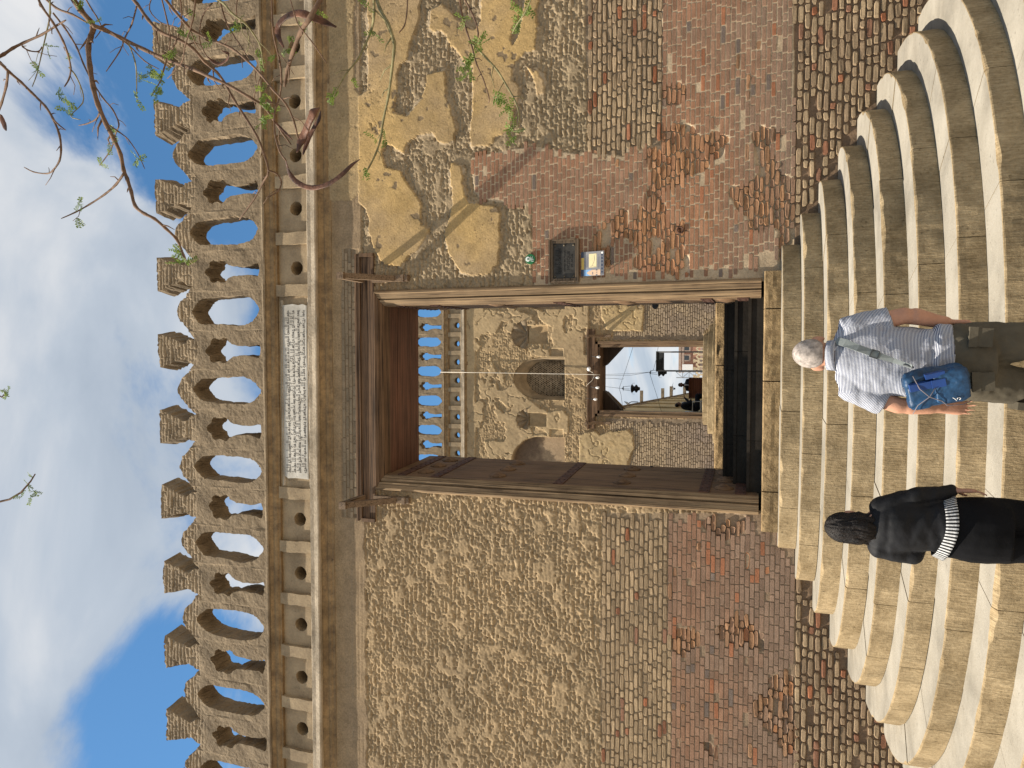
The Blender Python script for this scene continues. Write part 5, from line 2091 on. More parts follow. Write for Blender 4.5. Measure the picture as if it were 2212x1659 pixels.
def mat_stripes(name, c0, c1, period, duty):
    m, nt, bs = principled(name)
    at = nt.new('ShaderNodeAttribute', attribute_name='run')
    f = nt.math('FRACT', nt.math('DIVIDE', at.outputs['Fac'], period))
    st = nt.math('LESS_THAN', f, duty)
    nt.l.new(nt.mix(st, c1, c0), bs.inputs['Base Color'])
    bs.inputs['Roughness'].default_value = 0.85
    tc = nt.new('ShaderNodeTexCoord')
    n = nt.noise(tc.outputs['Object'], 26.0, 4.0, 0.6)
    b = nt.new('ShaderNodeBump', {'Height': n, 'Strength': 1.0, 'Distance': 0.006})
    nt.l.new(b.outputs[0], bs.inputs['Normal'])
    return m


M_SHIRT = mat_stripes('navy_striped_cotton', (0.03, 0.04, 0.10), (0.52, 0.53, 0.55), 0.0064, 0.50)
M_BAND_ = mat_stripes('black_striped_hem', (0.012, 0.012, 0.014), (0.48, 0.48, 0.47), 0.0165, 0.54)


def set_run(o, arr):
    at = o.data.attributes.new('run', 'FLOAT', 'POINT')
    at.data.foreach_set('value', np.asarray(arr, np.float32))


def hand(mb, wrist, down, side, palm, L=0.185, curl=0.35, spread=0.16, thumb=1):
    """open relaxed hand: wrist point, direction of the fingers, direction towards the thumb, palm normal"""
    w, d, s, p = Vector(wrist), Vector(down).normalized(), Vector(side).normalized(), Vector(palm).normalized()
    pw, pl = L * 0.42, L * 0.52
    # palm
    for k in range(4):
        off = s * (0.5 - (k + 0.5) / 4) * pw
        a = w + off * 0.6
        b = w + d * pl + off
        cap(mb, [(a.x, a.y, a.z, L * 0.085), (b.x, b.y, b.z, L * 0.075)], 10)
    lens = [0.40, 0.46, 0.43, 0.33]
    for k in range(4):
        off = s * (0.5 - (k + 0.5) / 4) * pw
        base = w + d * pl + off
        dirv = (d + s * (1.5 - k) * spread * 0.35).normalized()
        q = [base]
        ang = curl * (0.55 + 0.25 * k)
        for j, fr in enumerate((0.45, 0.32, 0.23)):
            dd = (dirv * cos(ang * (j + 0.6)) + p * sin(ang * (j + 0.6))).normalized()
            q.append(q[-1] + dd * L * lens[k] * fr)
        r = L * 0.047
        cap(mb, [(v.x, v.y, v.z, r * (1 - 0.12 * i)) for i, v in enumerate(q)], 10)
    t0 = w + d * pl * 0.25 + s * pw * 0.42
    t1 = t0 + (d * 0.6 + s * 0.75 + p * 0.35).normalized() * L * 0.24
    t2 = t1 + (d * 0.95 + s * 0.2 + p * 0.35).normalized() * L * 0.2
    cap(mb, [(t0.x, t0.y, t0.z, L * .085), (t1.x, t1.y, t1.z, L * .06), (t2.x, t2.y, t2.z, L * .048)], 10)


def head(mb, c, w, h, tilt=0.0, fwd=(0, 1, 0)):
    """skull, jaw, nose, brow and ears; faces fwd"""
    c = Vector(c)
    f = Vector(fwd).normalized()
    r = Vector((f.y, -f.x, 0))
    M = Matrix(((r.x, f.x, 0, 0), (r.y, f.y, 0, 0), (0, 0, 1, 0), (0, 0, 0, 1)))
    mb.ball(c + f * -0.005 + Vector((0, 0, h * .10)), w * .5, w * .62, h * .40, 16, M=M)
    mb.ball(c + f * w * .12 + Vector((0, 0, -h * .17)), w * .40, w * .46, h * .33, 14, M=M)
    n0, n1 = c + f * w * .60 + Vector((0, 0, h * .06)), c + f * w * .72 + Vector((0, 0, -h * .09))
    cap(mb, [(n0.x, n0.y, n0.z, .010), (n1.x, n1.y, n1.z, .016)], 8)
    for s in (-1, 1):
        e = c + r * s * w * .53 + f * w * .0 + Vector((0, 0, -h * .04))
        mb.ball(e, .013, w * .14, h * .15, 10, M=M @ Matrix.Rotation(s * -0.5, 4, 'Z'))
        b0 = c + r * s * w * .12 + f * w * .56 + Vector((0, 0, h * .10))
        b1 = c + r * s * w * .34 + f * w * .46 + Vector((0, 0, h * .10))
        cap(mb, [(b0.x, b0.y, b0.z, .011), (b1.x, b1.y, b1.z, .009)], 8)
    l0 = c + f * w * .57 + r * w * .14 + Vector((0, 0, -h * .23))
    l1 = c + f * w * .57 - r * w * .14 + Vector((0, 0, -h * .23))
    cap(mb, [(l0.x, l0.y, l0.z, .009), (l1.x, l1.y, l1.z, .009)], 8)
    return c, f, r


def eyes(parent, c, f, r, w, h):
    for s in (-1, 1):
        e = c + r * s * w * .22 + f * w * .525 + Vector((0, 0, h * .03))
        mb = MB()
        mb.ball(e, .012, .012, .010, 8)
        mb.build('eye', M_DGREY, parent, smooth=True)


# ---------------------------------------------------------------- the man
MY = -3.46
man = thing('person', (0.40, MY, -1.91), 'person with cropped white hair in a navy striped polo shirt and olive trousers', 'person')
mb = MB()
hc, hf, hr = head(mb, (0.428, MY + 0.01, -0.325), 0.150, 0.232, fwd=(-0.05, 1, 0))
cap(mb, [(0.425, MY - .01, -0.36, .058), (0.415, MY - .02, -0.47, .066)])
loft(mb, [(0.385, MY, -1.10, .15, .10), (0.385, MY, -0.98, .17, .115), (0.385, MY, -0.82, .145, .10), (0.39, MY, -0.62, .165, .11), (0.395, MY, -0.50, .17, .09), (0.405, MY, -0.44, .09, .06)])
# arms
LA = [(0.240, MY - .01, -0.515, .052), (0.160, MY - .02, -0.715, .043), (0.150, MY + .01, -0.905, .029)]
RA = [(0.560, MY - .01, -0.515, .052), (0.622, MY - .02, -0.735, .043), (0.588, MY + .03, -0.935, .030)]
cap(mb, LA)
cap(mb, RA)
fo = Vector((0.156, MY - .015, -0.77))
cap(mb, [(fo.x, fo.y, fo.z, .043), (0.150, MY + .005, -0.87, .034)])
fo = Vector((0.618, MY - .012, -0.79))
cap(mb, [(fo.x, fo.y, fo.z, .044), (0.596, MY + .018, -0.88, .036)])
hand(mb, (0.150, MY + .01, -0.915), (0.02, -0.02, -1), (0.95, 0.25, 0), (0.15, -1, 0), L=0.165, curl=0.22, spread=.3)
hand(mb, (0.586, MY + .035, -0.945), (-0.05, 0.05, -1), (-0.2, 1, 0), (-1, -.2, 0), L=0.165, curl=0.45)
# legs
LL = [(0.295, MY, -1.06, .098), (0.258, MY + .10, -1.34, .066), (0.275, MY + .06, -1.50, .058), (0.275, MY + .13, -1.665, .045)]
RL = [(0.475, MY, -1.06, .098), (0.478, MY + .01, -1.45, .062), (0.478, MY - .02, -1.60, .058), (0.478, MY - .02, -1.83, .043)]
cap(mb, LL)
cap(mb, RL)
cap(mb, [(0.275, MY + .12, -1.70, .04), (0.268, MY + .26, -1.718, .030)])
cap(mb, [(0.478, MY - .03, -1.865, .04), (0.482, MY + .10, -1.882, .030)])
body, _ = fuse(mb, 'body', M_SKIN, man, 0.0065, 4)
eyes(man, hc, hf, hr, .150, .232)
# cropped hair: a shell over the back and top of the skull
mb = MB()
Mh = Matrix.Rotation(0.05, 4, 'Z')
n, m = 22, 28
vs, fs = [], []
for i in range(n + 1):
    t = i / n
    for k in range(m):
        a = 2 * pi * k / m
        front = max(0.0, sin(a))
        zl = lerp(1.0, -0.50 + 1.02 * front ** 0.7 + 0.30 * max(0, abs(cos(a)) - .8) * 5, t)
        r = math.sqrt(max(0.0, 1 - zl * zl))
        th = 1.03 + 0.015 * random.random()
        vs.append((hc.x + r * cos(a) * .0755 * th, hc.y - .004 + r * sin(a) * .0935 * th, hc.z + .0245 + zl * .0935 * th))
for i in range(n):
    for k in range(m):
        fs.append((i * m + k, i * m + (k + 1) % m, (i + 1) * m + (k + 1) % m, (i + 1) * m + k))
mb.add(vs, fs)
mb.build('hair', M_GREYHAIR, man, smooth=True)


def seg_t(co, A, B):
    A, B = np.array(A[:3]), np.array(B[:3])
    d = B - A
    L = np.linalg.norm(d)
    t = ((co - A) @ d) / L
    dist = np.linalg.norm(co - A - np.outer(np.clip(t, 0, L), d / L), axis=1)
    return t, dist


mb = MB()
loft(mb, [(0.388, MY, -0.945, .192, .135), (0.388, MY, -0.90, .19, .132), (0.386, MY, -0.80, .178, .125), (0.388, MY, -0.70, .182, .128), (0.392, MY, -0.60, .192, .128), (0.395, MY, -0.53, .190, .112), (0.402, MY - .01, -0.475, .15, .088), (0.412, MY - .015, -0.43, .085, .072), (0.418, MY - .015, -0.40, .070, .068)], pw=2.5)
cap(mb, [(0.300, MY - .01, -0.482, .070), (0.238, MY - .008, -0.515, .073)])
cap(mb, [(0.500, MY - .01, -0.482, .070), (0.562, MY - .008, -0.515, .073)])
SLL = [(0.238, MY - .005, -0.505, .072), (0.168, MY - .015, -0.655, .066)]
SLR = [(0.562, MY - .005, -0.505, .072), (0.608, MY - .015, -0.675, .066)]
for S_ in (SLL, SLR):
    (x0, y0, z0, r0), (x1, y1, z1, r1) = S_
    A, B = Vector((x0, y0, z0)), Vector((x1, y1, z1))
    d = (B - A).normalized()
    M = Matrix.Translation(A) @ d.to_track_quat('Z', 'Y').to_matrix().to_4x4()
    L = (B - A).length
    mb.lathe([(.02, -.07), (.062, -.05), (.076, -.01), (.071, L * .5), (.069, L)], n=18, M=M)


def shirt_fold(co):
    x, y, z = co[:, 0], co[:, 1], co[:, 2]
    f = fbm(x * 1.0 + z * .6, z * 1.6 + y, 9.0, 3, .5, 201) * .022
    low = sstep(-.72, -.90, z)
    f += low * fbm(x * 2.0, z * .9, 9.0, 2, .5, 203) * .022
    f += np.exp(-((z + .845 + (x - .39) * .10) / .014) ** 2) * -.008 + np.exp(-((z + .875 + (x - .39) * .1) / .016) ** 2) * .007
    return f


sh, co = fuse(mb, 'polo_shirt', M_SHIRT, man, 0.0075, 4, shirt_fold)
t1, d1 = seg_t(co, SLL[0], SLL[1])
t2, d2 = seg_t(co, SLR[0], SLR[1])
run = co[:, 2] + 0.25 * (co[:, 0] - .39) ** 2 + fbm(co[:, 0], co[:, 2], 5, 2, .5, 205) * .006
run = np.where((d1 < .085) & (co[:, 0] < .222), t1 + .31, run)
run = np.where((d2 < .085) & (co[:, 0] > .572), t2 + .31, run)
set_run(sh, run)
# stand-up collar
mb = MB()
n = 28
vs, fs = [], []
for j, (r, dz) in enumerate(((.071, 0), (.078, .002), (.080, -.022), (.084, -.042), (.074, -.044))):
    for k in range(n):
        a = 2 * pi * k / n
        vs.append((0.419 + r * cos(a), MY - .018 + r * .98 * sin(a), -0.378 + dz - .018 * sin(a)))
for j in range(4):
    for k in range(n):
        fs.append((j * n + k, j * n + (k + 1) % n, (j + 1) * n + (k + 1) % n, (j + 1) * n + k))
mb.add(vs, fs)
col_ = mb.build('collar', M_SHIRT, man, smooth=True, fix=False)
set_run(col_, np.array([v[2] for v in vs]) * 1.0)

mb = MB()
loft(mb, [(0.388, MY, -1.13, .17, .125), (0.388, MY, -1.06, .196, .14), (0.388, MY, -0.98, .194, .14), (0.388, MY, -0.90, .178, .125)], pw=2.4)
cap(mb, [(0.298, MY, -1.06, .112), (0.250, MY + .085, -1.32, .094), (0.262, MY + .07, -1.48, .088), (0.275, MY + .12, -1.655, .08)])
cap(mb, [(0.478, MY, -1.06, .113), (0.488, MY + .01, -1.30, .097), (0.482, MY, -1.55, .088), (0.478, MY - .02, -1.80, .082)])


def trouser_fold(co):
    x, y, z = co[:, 0], co[:, 1], co[:, 2]
    f = fbm(x * 1.2 + z * .5, z * 1.1 - x * .4, 8.0, 3, .55, 221) * .020
    f += fbm(x * 4 + z, z * 4 - x * 2, 5.0, 2, .5, 223) * .010
    return f


tr, _ = fuse(mb, 'trousers', M_OLIVE, man, 0.009, 4, trouser_fold)
# pockets on the trousers
for (cx, cz, w, h, yb, rot, nm) in ((0.505, -1.05, .09, .095, MY - .150, .06, 'back_pocket'), (0.29, -1.065, .09, .09, MY - .148, -.06, 'back_pocket')):
    mb = MB()
    M = Matrix.Translation((cx, yb, cz)) @ Matrix.Rotation(rot, 4, 'Y')
    mb.box(-w / 2, w / 2, -.004, .02, -h / 2, h / 2, M=M)
    mb.box(-w / 2 - .004, w / 2 + .004, -.008, .016, h / 2 - .03, h / 2 + .006, M=M)
    mb.build(nm, M_OLIVE, tr)
mb = MB()
M = Matrix.Translation((0.158, MY + .05, -1.33)) @ Matrix.Rotation(.10, 4, 'Y')
mb.box(-.012, .02, -.07, .07, -.10, .08, M=M)
mb.box(-.018, .02, -.075, .075, .045, .085, M=M)
mb.build('thigh_pocket', M_OLIVE, tr)
for cx, y0, z0 in ((0.272, MY + .16, -1.745), (0.479, MY + .0, -1.91)):
    mb = MB()
    cap(mb, [(cx, y0 - .08, z0 + .048, .045), (cx, y0 + .10, z0 + .042, .040)])
    mb.box(cx - .045, cx + .045, y0 - .125, y0 + .14, z0 + .001, z0 + .028)
    fuse(mb, 'shoe', M_SHOE, man, .008, 5)

# ---------------------------------------------------------------- shoulder bag
BY = MY - .175
bag = thing('shoulder_bag', (0.265, BY, -1.02), 'blue nylon shoulder bag with grey strap slung behind the white haired person', 'bag')
BM = Matrix.Translation((0.268, BY, -0.852)) @ Matrix.Rotation(radians(-14), 4, 'Y') @ Matrix.Rotation(radians(-14), 4, 'Z')
mb = MB()


def rbox(mb, hx, hy, hz, M, pw=5.0, taper=0.0, n=28):
    vs, fs = [], []
    rows = [(-1, .82), (-.93, .94), (-.6, 1.0), (0, 1.0), (.6, .97), (.92, .92), (1, .80)]
    for zz, s in rows:
        for k in range(n):
            a = 2 * pi * k / n
            c, q = cos(a), sin(a)
            x = hx * s * (1 - taper * zz) * math.copysign(abs(c) ** (2 / pw), c)
            y = hy * s * math.copysign(abs(q) ** (2 / pw), q) * (1 - .25 * zz)
            vs.append(M @ Vector((x, y, hz * zz)))
    m = len(rows)
    for i in range(m - 1):
        for k in range(n):
            fs.append((i * n + k, i * n + (k + 1) % n, (i + 1) * n + (k + 1) % n, (i + 1) * n + k))
    fs.append(tuple(reversed(range(n))))
    fs.append(tuple((m - 1) * n + k for k in range(n)))
    mb.add(vs, fs)


rbox(mb, .095, .060, .132, BM, pw=3.2, taper=-.06)


def bag_fold(co):
    return fbm(co[:, 0] * 2 + co[:, 2], co[:, 2] * 1.5, 11.0, 3, .6, 231) * .022


fuse(mb, 'bag_body', M_BLUE, bag, .006, 4, bag_fold)
mb = MB()
rbox(mb, .085, .022, .075, BM @ Matrix.Translation((.005, -.058, -.055)))
fuse(mb, 'front_pocket', M_BLUE, bag, .006, 3, bag_fold)
mb = MB()
mb.box(.02, .055, -.078, -.05, -.02, .125, M=BM)
mb.box(.018, .057, -.084, -.05, -.03, .03, M=BM)
mb.build('flap_strap', M_BLUE2, bag)
mb = MB()
mb.box(.066, .090, -.076, -.05, -.035, .05, M=BM)
mb.build('side_strap', M_BLUE2, bag)
mb = MB()
mb.tube([BM @ Vector(p) for p in ((.095, -.066, .10), (.03, -.082, .085), (-.02, -.082, .05), (-.055, -.078, .0), (-.085, -.07, -.02), (-.10, -.055, -.09), (-.095, -.04, -.13))], .0024, 6)
mb.tube([BM @ Vector(p) for p in ((-.10, -.05, .13), (-.055, -.07, .105), (-.02, -.082, .05), (.02, -.087, .02))], .0022, 6)
mb.build('zip', M_ZIP, bag, smooth=True)
mb = MB()
for pts in (((-.064, -.0825, -.072), (-.058, -.0835, -.078), (-.052, -.084, -.074), (-.052, -.084, -.066), (-.058, -.0835, -.062)), ((-.066, -.082, -.06), (-.056, -.0835, -.055), (-.046, -.0845, -.045))):
    mb.tube([BM @ Vector(p) for p in pts], .0014, 5)
mb.build('emblem', M_WHITE, bag, smooth=True)
# strap over the back and shoulder
mb = MB()
path = [((0.362, MY - .20, -0.745), .010), ((0.375, MY - .165, -0.715), .010), ((0.392, MY - .148, -0.67), .012), ((0.425, MY - .142, -0.585), .017), ((0.455, MY - .133, -0.51), .019), ((0.482, MY - .105, -0.452), .020), ((0.495, MY - .05, -0.416), .020), ((0.497, MY + .02, -0.418), .020), ((0.48, MY + .09, -0.47), .020), ((0.43, MY + .145, -0.60), .020), ((0.34, MY + .15, -0.74), .019), ((0.235, MY + .12, -0.84), .017), ((0.18, MY + .03, -0.86), .014), ((0.175, MY - .10, -0.80), .011)]
vs, fs = [], []
for i, (p, w) in enumerate(path):
    p = Vector(p)
    a = Vector(path[max(0, i - 1)][0])
    b = Vector(path[min(len(path) - 1, i + 1)][0])
    t = (b - a).normalized()
    cen = Vector((0.40, MY, p.z - .12 if i in (5, 6, 7, 8) else p.z))
    nrm = (p - cen)
    nrm = (nrm - t * nrm.dot(t)).normalized()
    sd = t.cross(nrm)
    for u, v in ((-1, 0), (1, 0), (1, 1), (-1, 1)):
        vs.append(p + sd * w * u + nrm * (.004 * v))
for i in range(len(path) - 1):
    for k in range(4):
        fs.append((i * 4 + k, i * 4 + (k + 1) % 4, (i + 1) * 4 + (k + 1) % 4, (i + 1) * 4 + k))
fs += [(0, 1, 2, 3), tuple((len(path) - 1) * 4 + k for k in range(4))]
mb.add(vs, fs)
st = mb.build('strap', M_STRAP, bag)
mb = MB()
P = Vector(path[3][0])
M = Matrix.Translation(P + Vector((0, -.004, 0))) @ Matrix.Rotation(radians(20), 4, 'Y')
for q in ((-.021, .021, -.006, .006, .016, .021), (-.021, .021, -.006, .006, -.021, -.016), (-.021, -.016, -.006, .006, -.016, .016), (.016, .021, -.006, .006, -.016, .016)):
    mb.box(*q, M=M)
mb.build('buckle', M_DGREY, st)
mb = MB()
mb.tube([(0.372, MY - .172, -0.712), (0.366, MY - .19, -0.73), (0.358, MY - .20, -0.75)], .006, 6)
mb.build('strap_clip', M_DGREY, st)

# ---------------------------------------------------------------- the woman
WY = -3.56
WX = -0.443
wom = thing('person', (WX, WY, -1.91), 'person with wavy dark hair, dressed in black with a striped hem', 'person')
mb = MB()
hc, hf, hr = head(mb, (-0.478, WY + .02, -0.485), 0.138, 0.215, fwd=(-0.12, 1, 0))
cap(mb, [(-0.475, WY + .0, -0.52, .046), (-0.465, WY - .01, -0.61, .056)])
loft(mb, [(WX, WY, -1.15, .14, .11), (WX, WY, -1.04, .145, .12), (-0.436, WY, -0.86, .115, .09), (-0.452, WY, -0.72, .13, .10), (-0.465, WY, -0.62, .115, .08), (-0.467, WY, -0.56, .06, .05)])
RAw = [(-0.352, WY - .01, -0.635, .046), (-0.282, WY - .03, -0.81, .035), (-0.254, WY + .0, -0.955, .025)]
LAw = [(-0.575, WY - .01, -0.635, .046), (-0.600, WY + .0, -0.79, .038), (-0.545, WY + .14, -0.86, .028)]
cap(mb, RAw)
cap(mb, LAw)
hand(mb, (-0.254, WY + .0, -0.96), (0.03, -.02, -1), (-.2, 1, 0), (-1, -.2, 0), L=.15, curl=.25)
hand(mb, (-0.54, WY + .15, -0.865), (.3, .9, -.2), (.9, -.3, .2), (0, .1, -1), L=.15, curl=.4)
cap(mb, [(-0.512, WY, -1.10, .082), (-0.518, WY + .02, -1.45, .052), (-0.518, WY - .01, -1.83, .038)])
cap(mb, [(-0.370, WY, -1.10, .082), (-0.362, WY + .03, -1.45, .052), (-0.362, WY + .02, -1.83, .038)])
for x in (-.518, -.362):
    cap(mb, [(x, WY - .01, -1.87, .034), (x, WY + .12, -1.884, .026)])
fuse(mb, 'body', M_SKIN2, wom, .0065, 4)
eyes(wom, hc, hf, hr, .138, .215)
# hair
mb = MB()
mb.ball((hc.x, hc.y - .012, hc.z + .018), .079, .092, .096, 16)
random.seed(77)
for k in range(26):
    a = pi + pi * (k + .5) / 26 + random.uniform(-.12, .12)
    x0, y0 = hc.x + .064 * cos(a), hc.y - .012 + .076 * sin(a)
    ln = random.uniform(.150, .190) * (1.0 - .12 * abs(cos(a)))
    ph = random.uniform(0, 6)
    fr = random.uniform(7, 11)
    pts = []
    for j in range(9):
        t = j / 8
        w = .012 * t ** .6 * sin(ph + t * fr)
        pts.append((x0 + w - (hc.x - x0) * .10 * t + .010 * t, y0 - .014 * sin(t * 3) + .008 * t * cos(ph + t * fr), hc.z + .02 - t * ln, .016 * (1 - .45 * t)))
    cap(mb, pts, 8)


def hair_fold(co):
    x, y, z = co[:, 0], co[:, 1], co[:, 2]
    an = np.arctan2(y - hc.y, x - hc.x)
    return fbm(an * 9 + np.sin(z * 40) * .5, z * 5, 1.6, 3, .6, 241) * .016


fuse(mb, 'hair', M_DARKHAIR, wom, .0048, 2, hair_fold)
# black top with sleeves
mb = MB()
loft(mb, [(-0.442, WY, -0.945, .146, .124), (-0.440, WY, -0.90, .134, .114), (-0.438, WY, -0.84, .126, .106), (-0.448, WY, -0.74, .134, .112), (-0.458, WY, -0.67, .140, .108), (-0.465, WY, -0.615, .118, .088), (-0.469, WY - .005, -0.575, .07, .062), (-0.470, WY - .005, -0.555, .056, .054)], pw=2.3)
cap(mb, [(-0.362, WY - .008, -0.632, .057), (-0.284, WY - .03, -0.80, .044), (-0.256, WY + .0, -0.948, .031)])
cap(mb, [(-0.566, WY - .008, -0.632, .058), (-0.597, WY + .0, -0.785, .050), (-0.548, WY + .135, -0.855, .038)])


def top_fold(co):
    x, y, z = co[:, 0], co[:, 1], co[:, 2]
    return fbm(x + z * .5, z * 1.5 + y, 10.0, 3, .5, 251) * .018 + fbm(x * .6 - z, z * 2.2, 9.0, 2, .5, 253) * .014 * sstep(-.7, -.85, z)


fuse(mb, 'top', M_BLACK, wom, .0075, 4, top_fold)
# striped hem of the layer beneath
mb = MB()
n, rows = 44, 5
vs, fs = [], []
for j in range(rows):
    t = j / (rows - 1)
    for k in range(n):
        a = 2 * pi * k / n
        rx, ry = lerp(.142, .164, t) + .004 * sin(5 * a), lerp(.125, .142, t) + .004 * sin(4 * a + 1)
        x = WX + rx * cos(a)
        z = -0.892 - .050 * t - (x - WX) * .16 - .006 * sin(3 * a)
        vs.append((x, WY + ry * sin(a), z))
for j in range(rows - 1):
    for k in range(n):
        fs.append((j * n + k, j * n + (k + 1) % n, (j + 1) * n + (k + 1) % n, (j + 1) * n + k))
mb.add(vs, fs)
hem = mb.build('striped_hem', M_BAND_, wom, smooth=True, fix=False)
s = hem.modifiers.new('thick', 'SOLIDIFY')
s.thickness = .005
s.offset = -1
acc = []
for j in range(rows):
    for k in range(n):
        a = 2 * pi * k / n
        aa = a if a <= pi else a - 2 * pi
        acc.append(.155 * aa)
set_run(hem, acc)
mb = MB()
loft(mb, [(WX, WY, -1.19, .150, .125), (WX, WY, -1.10, .161, .142), (WX, WY, -1.02, .158, .140), (WX, WY, -0.90, .138, .118)], pw=2.4)
cap(mb, [(-0.518, WY, -1.12, .088), (-0.520, WY + .02, -1.36, .070), (-0.520, WY, -1.60, .058), (-0.518, WY - .01, -1.82, .052)])
cap(mb, [(-0.366, WY, -1.12, .088), (-0.360, WY + .02, -1.36, .070), (-0.362, WY + .02, -1.60, .058), (-0.362, WY + .02, -1.82, .052)])
fuse(mb, 'trousers', M_BLACK2, wom, .0085, 4, lambda co: fbm(co[:, 0] + co[:, 2] * .5, co[:, 2] * 1.2, 8.0, 3, .5, 261) * .010)
for x, y0 in ((-.518, WY), (-.362, WY + .03)):
    mb = MB()
    cap(mb, [(x, y0 - .05, -1.868, .038), (x, y0 + .11, -1.876, .032)])
    mb.box(x - .038, x + .038, y0 - .09, y0 + .14, -1.909, -1.885)
    fuse(mb, 'shoe', M_SHOE, wom, .008, 5)

# ---------------------------------------------------------------- two men seated beyond the far doorway
M_SUIT = mat_simple('navy_cloth', (0.012, 0.014, 0.022), 0.85, 0.2)
M_SHIRTW = mat_simple('pale_shirt', (0.55, 0.55, 0.56), 0.8, 0.1)
M_SKIN3 = mat_simple('brown_skin', (0.17, 0.085, 0.055), 0.6, 0.1)
M_BHAIR = mat_simple('black_hair', (0.012, 0.010, 0.009), 0.6, 0.2)


def seated(x, y, ztop, fwd, label, lean=0.0, hand_up=None):
    t = thing('person', (x, y, COURT_Z), label, 'person')
    f = Vector(fwd).normalized()
    r = Vector((f.y, -f.x, 0))
    zs = ztop - 1.30
    P = lambda a, b, c, rad: (x + r.x * a + f.x * b, y + r.y * a + f.y * b, zs + c, rad)
    mb = MB()
    c, ff, rr = head(mb, P(0, lean + .04, 1.18, 0)[:3], .15, .23, fwd=fwd)
    cap(mb, [P(0, lean + .02, 1.12, .055), P(0, lean, .98, .065)])
    cap(mb, [P(0, lean * .8, .9, .12), P(0, 0, .5, .13)])
    for s in (-1, 1):
        cap(mb, [P(.18 * s, lean, .95, .05), P(.24 * s, lean + .06, .70, .042), P(.14 * s, lean + .30, .72 if s < 0 or hand_up is None else .95, .03)])
        cap(mb, [P(.09 * s, .05, .46, .09), P(.11 * s, .45, .46, .065), P(.11 * s, .46, .08, .045)])
        w = P(.14 * s, lean + .30, .72 if s < 0 or hand_up is None else .95, 0)[:3]
        hand(mb, w, f * 1.0 + Vector((0, 0, .1)), r * -s, (0, 0, -1), L=.17, curl=.4)
    fuse(mb, 'body', M_SKIN3, t, .012, 4)
    eyes(t, c, ff, rr, .15, .23)
    mb = MB()
    mb.ball(c + f * -.02 + Vector((0, 0, .045)), .083, .10, .085, 12)
    fuse(mb, 'hair', M_BHAIR, t, .012, 3)
    mb = MB()
    cap(mb, [P(-.13, lean, .95, .085), P(.13, lean, .95, .085)])
    cap(mb, [P(0, lean, .92, .16), P(0, 0, .5, .165)])
    for s in (-1, 1):
        cap(mb, [P(.18 * s, lean, .95, .068), P(.25 * s, lean + .06, .70, .058), P(.15 * s, lean + .25, .72 if s < 0 or hand_up is None else .90, .045)])
    fuse(mb, 'jacket', M_SUIT, t, .014, 4)
    mb = MB()
    cap(mb, [P(0, lean + .11, 1.02, .045), P(0, lean + .155, .88, .022)])
    fuse(mb, 'shirt_front', M_SHIRTW, t, .012, 2)
    mb = MB()
    for s in (-1, 1):
        cap(mb, [P(.09 * s, .02, .46, .105), P(.11 * s, .45, .46, .08), P(.11 * s, .46, .12, .06)])
    fuse(mb, 'trousers', M_SUIT, t, .014, 4)
    for s in (-1, 1):
        mb = MB()
        cap(mb, [P(.11 * s, .42, .045, .045), P(.11 * s, .60, .04, .04)])
        fuse(mb, 'shoe', M_SHOE, t, .014, 2)
    return t


h1_ = q3(1488, 680, YC + .75)
seated(h1_[0], YC + .75, h1_[2], (0, -1, 0), 'person in a dark jacket seated behind the reddish desk beyond the far doorway')
h2_ = q3(1447, 948, YC - .25)
seated(h2_[0] - .02, YC - .25, h2_[2], (.95, .3, 0), 'person in dark clothes sitting sideways on a white chair beside the reddish desk', lean=.05, hand_up=1)
cz = h2_[2] - 1.30
chair = thing('chair', (h2_[0], YC - .25, COURT_Z), 'white framed metal chair under the person sitting sideways by the reddish desk', 'chair')
cx0 = h2_[0]
mb = MB()
mb.box(cx0 - .22, cx0 + .24, YC - .48, YC - .02, max(COURT_Z + .3, cz + .30), max(COURT_Z + .33, cz + .335))
mb.build('seat', M_WHITE, chair)
for dx, dy, top in ((-.2, -.21, .95), (-.2, .21, .95), (.22, -.21, .62), (.22, .21, .62)):
    mb = MB()
    mb.tube([(cx0 + dx, YC - .25 + dy, COURT_Z), (cx0 + dx, YC - .25 + dy, cz + top)], .016, 6)
    mb.build('leg', M_WHITE, chair)
for dy in (-.21, .21):
    mb = MB()
    mb.tube([(cx0 - .2, YC - .25 + dy, cz + .62), (cx0 + .22, YC - .25 + dy, cz + .62)], .016, 6)
    mb.build('armrest', M_WHITE, chair)
mb = MB()
mb.box(cx0 - .215, cx0 - .19, YC - .46, YC - .04, cz + .6, cz + .93)
mb.build('backrest', M_WHITE, chair)
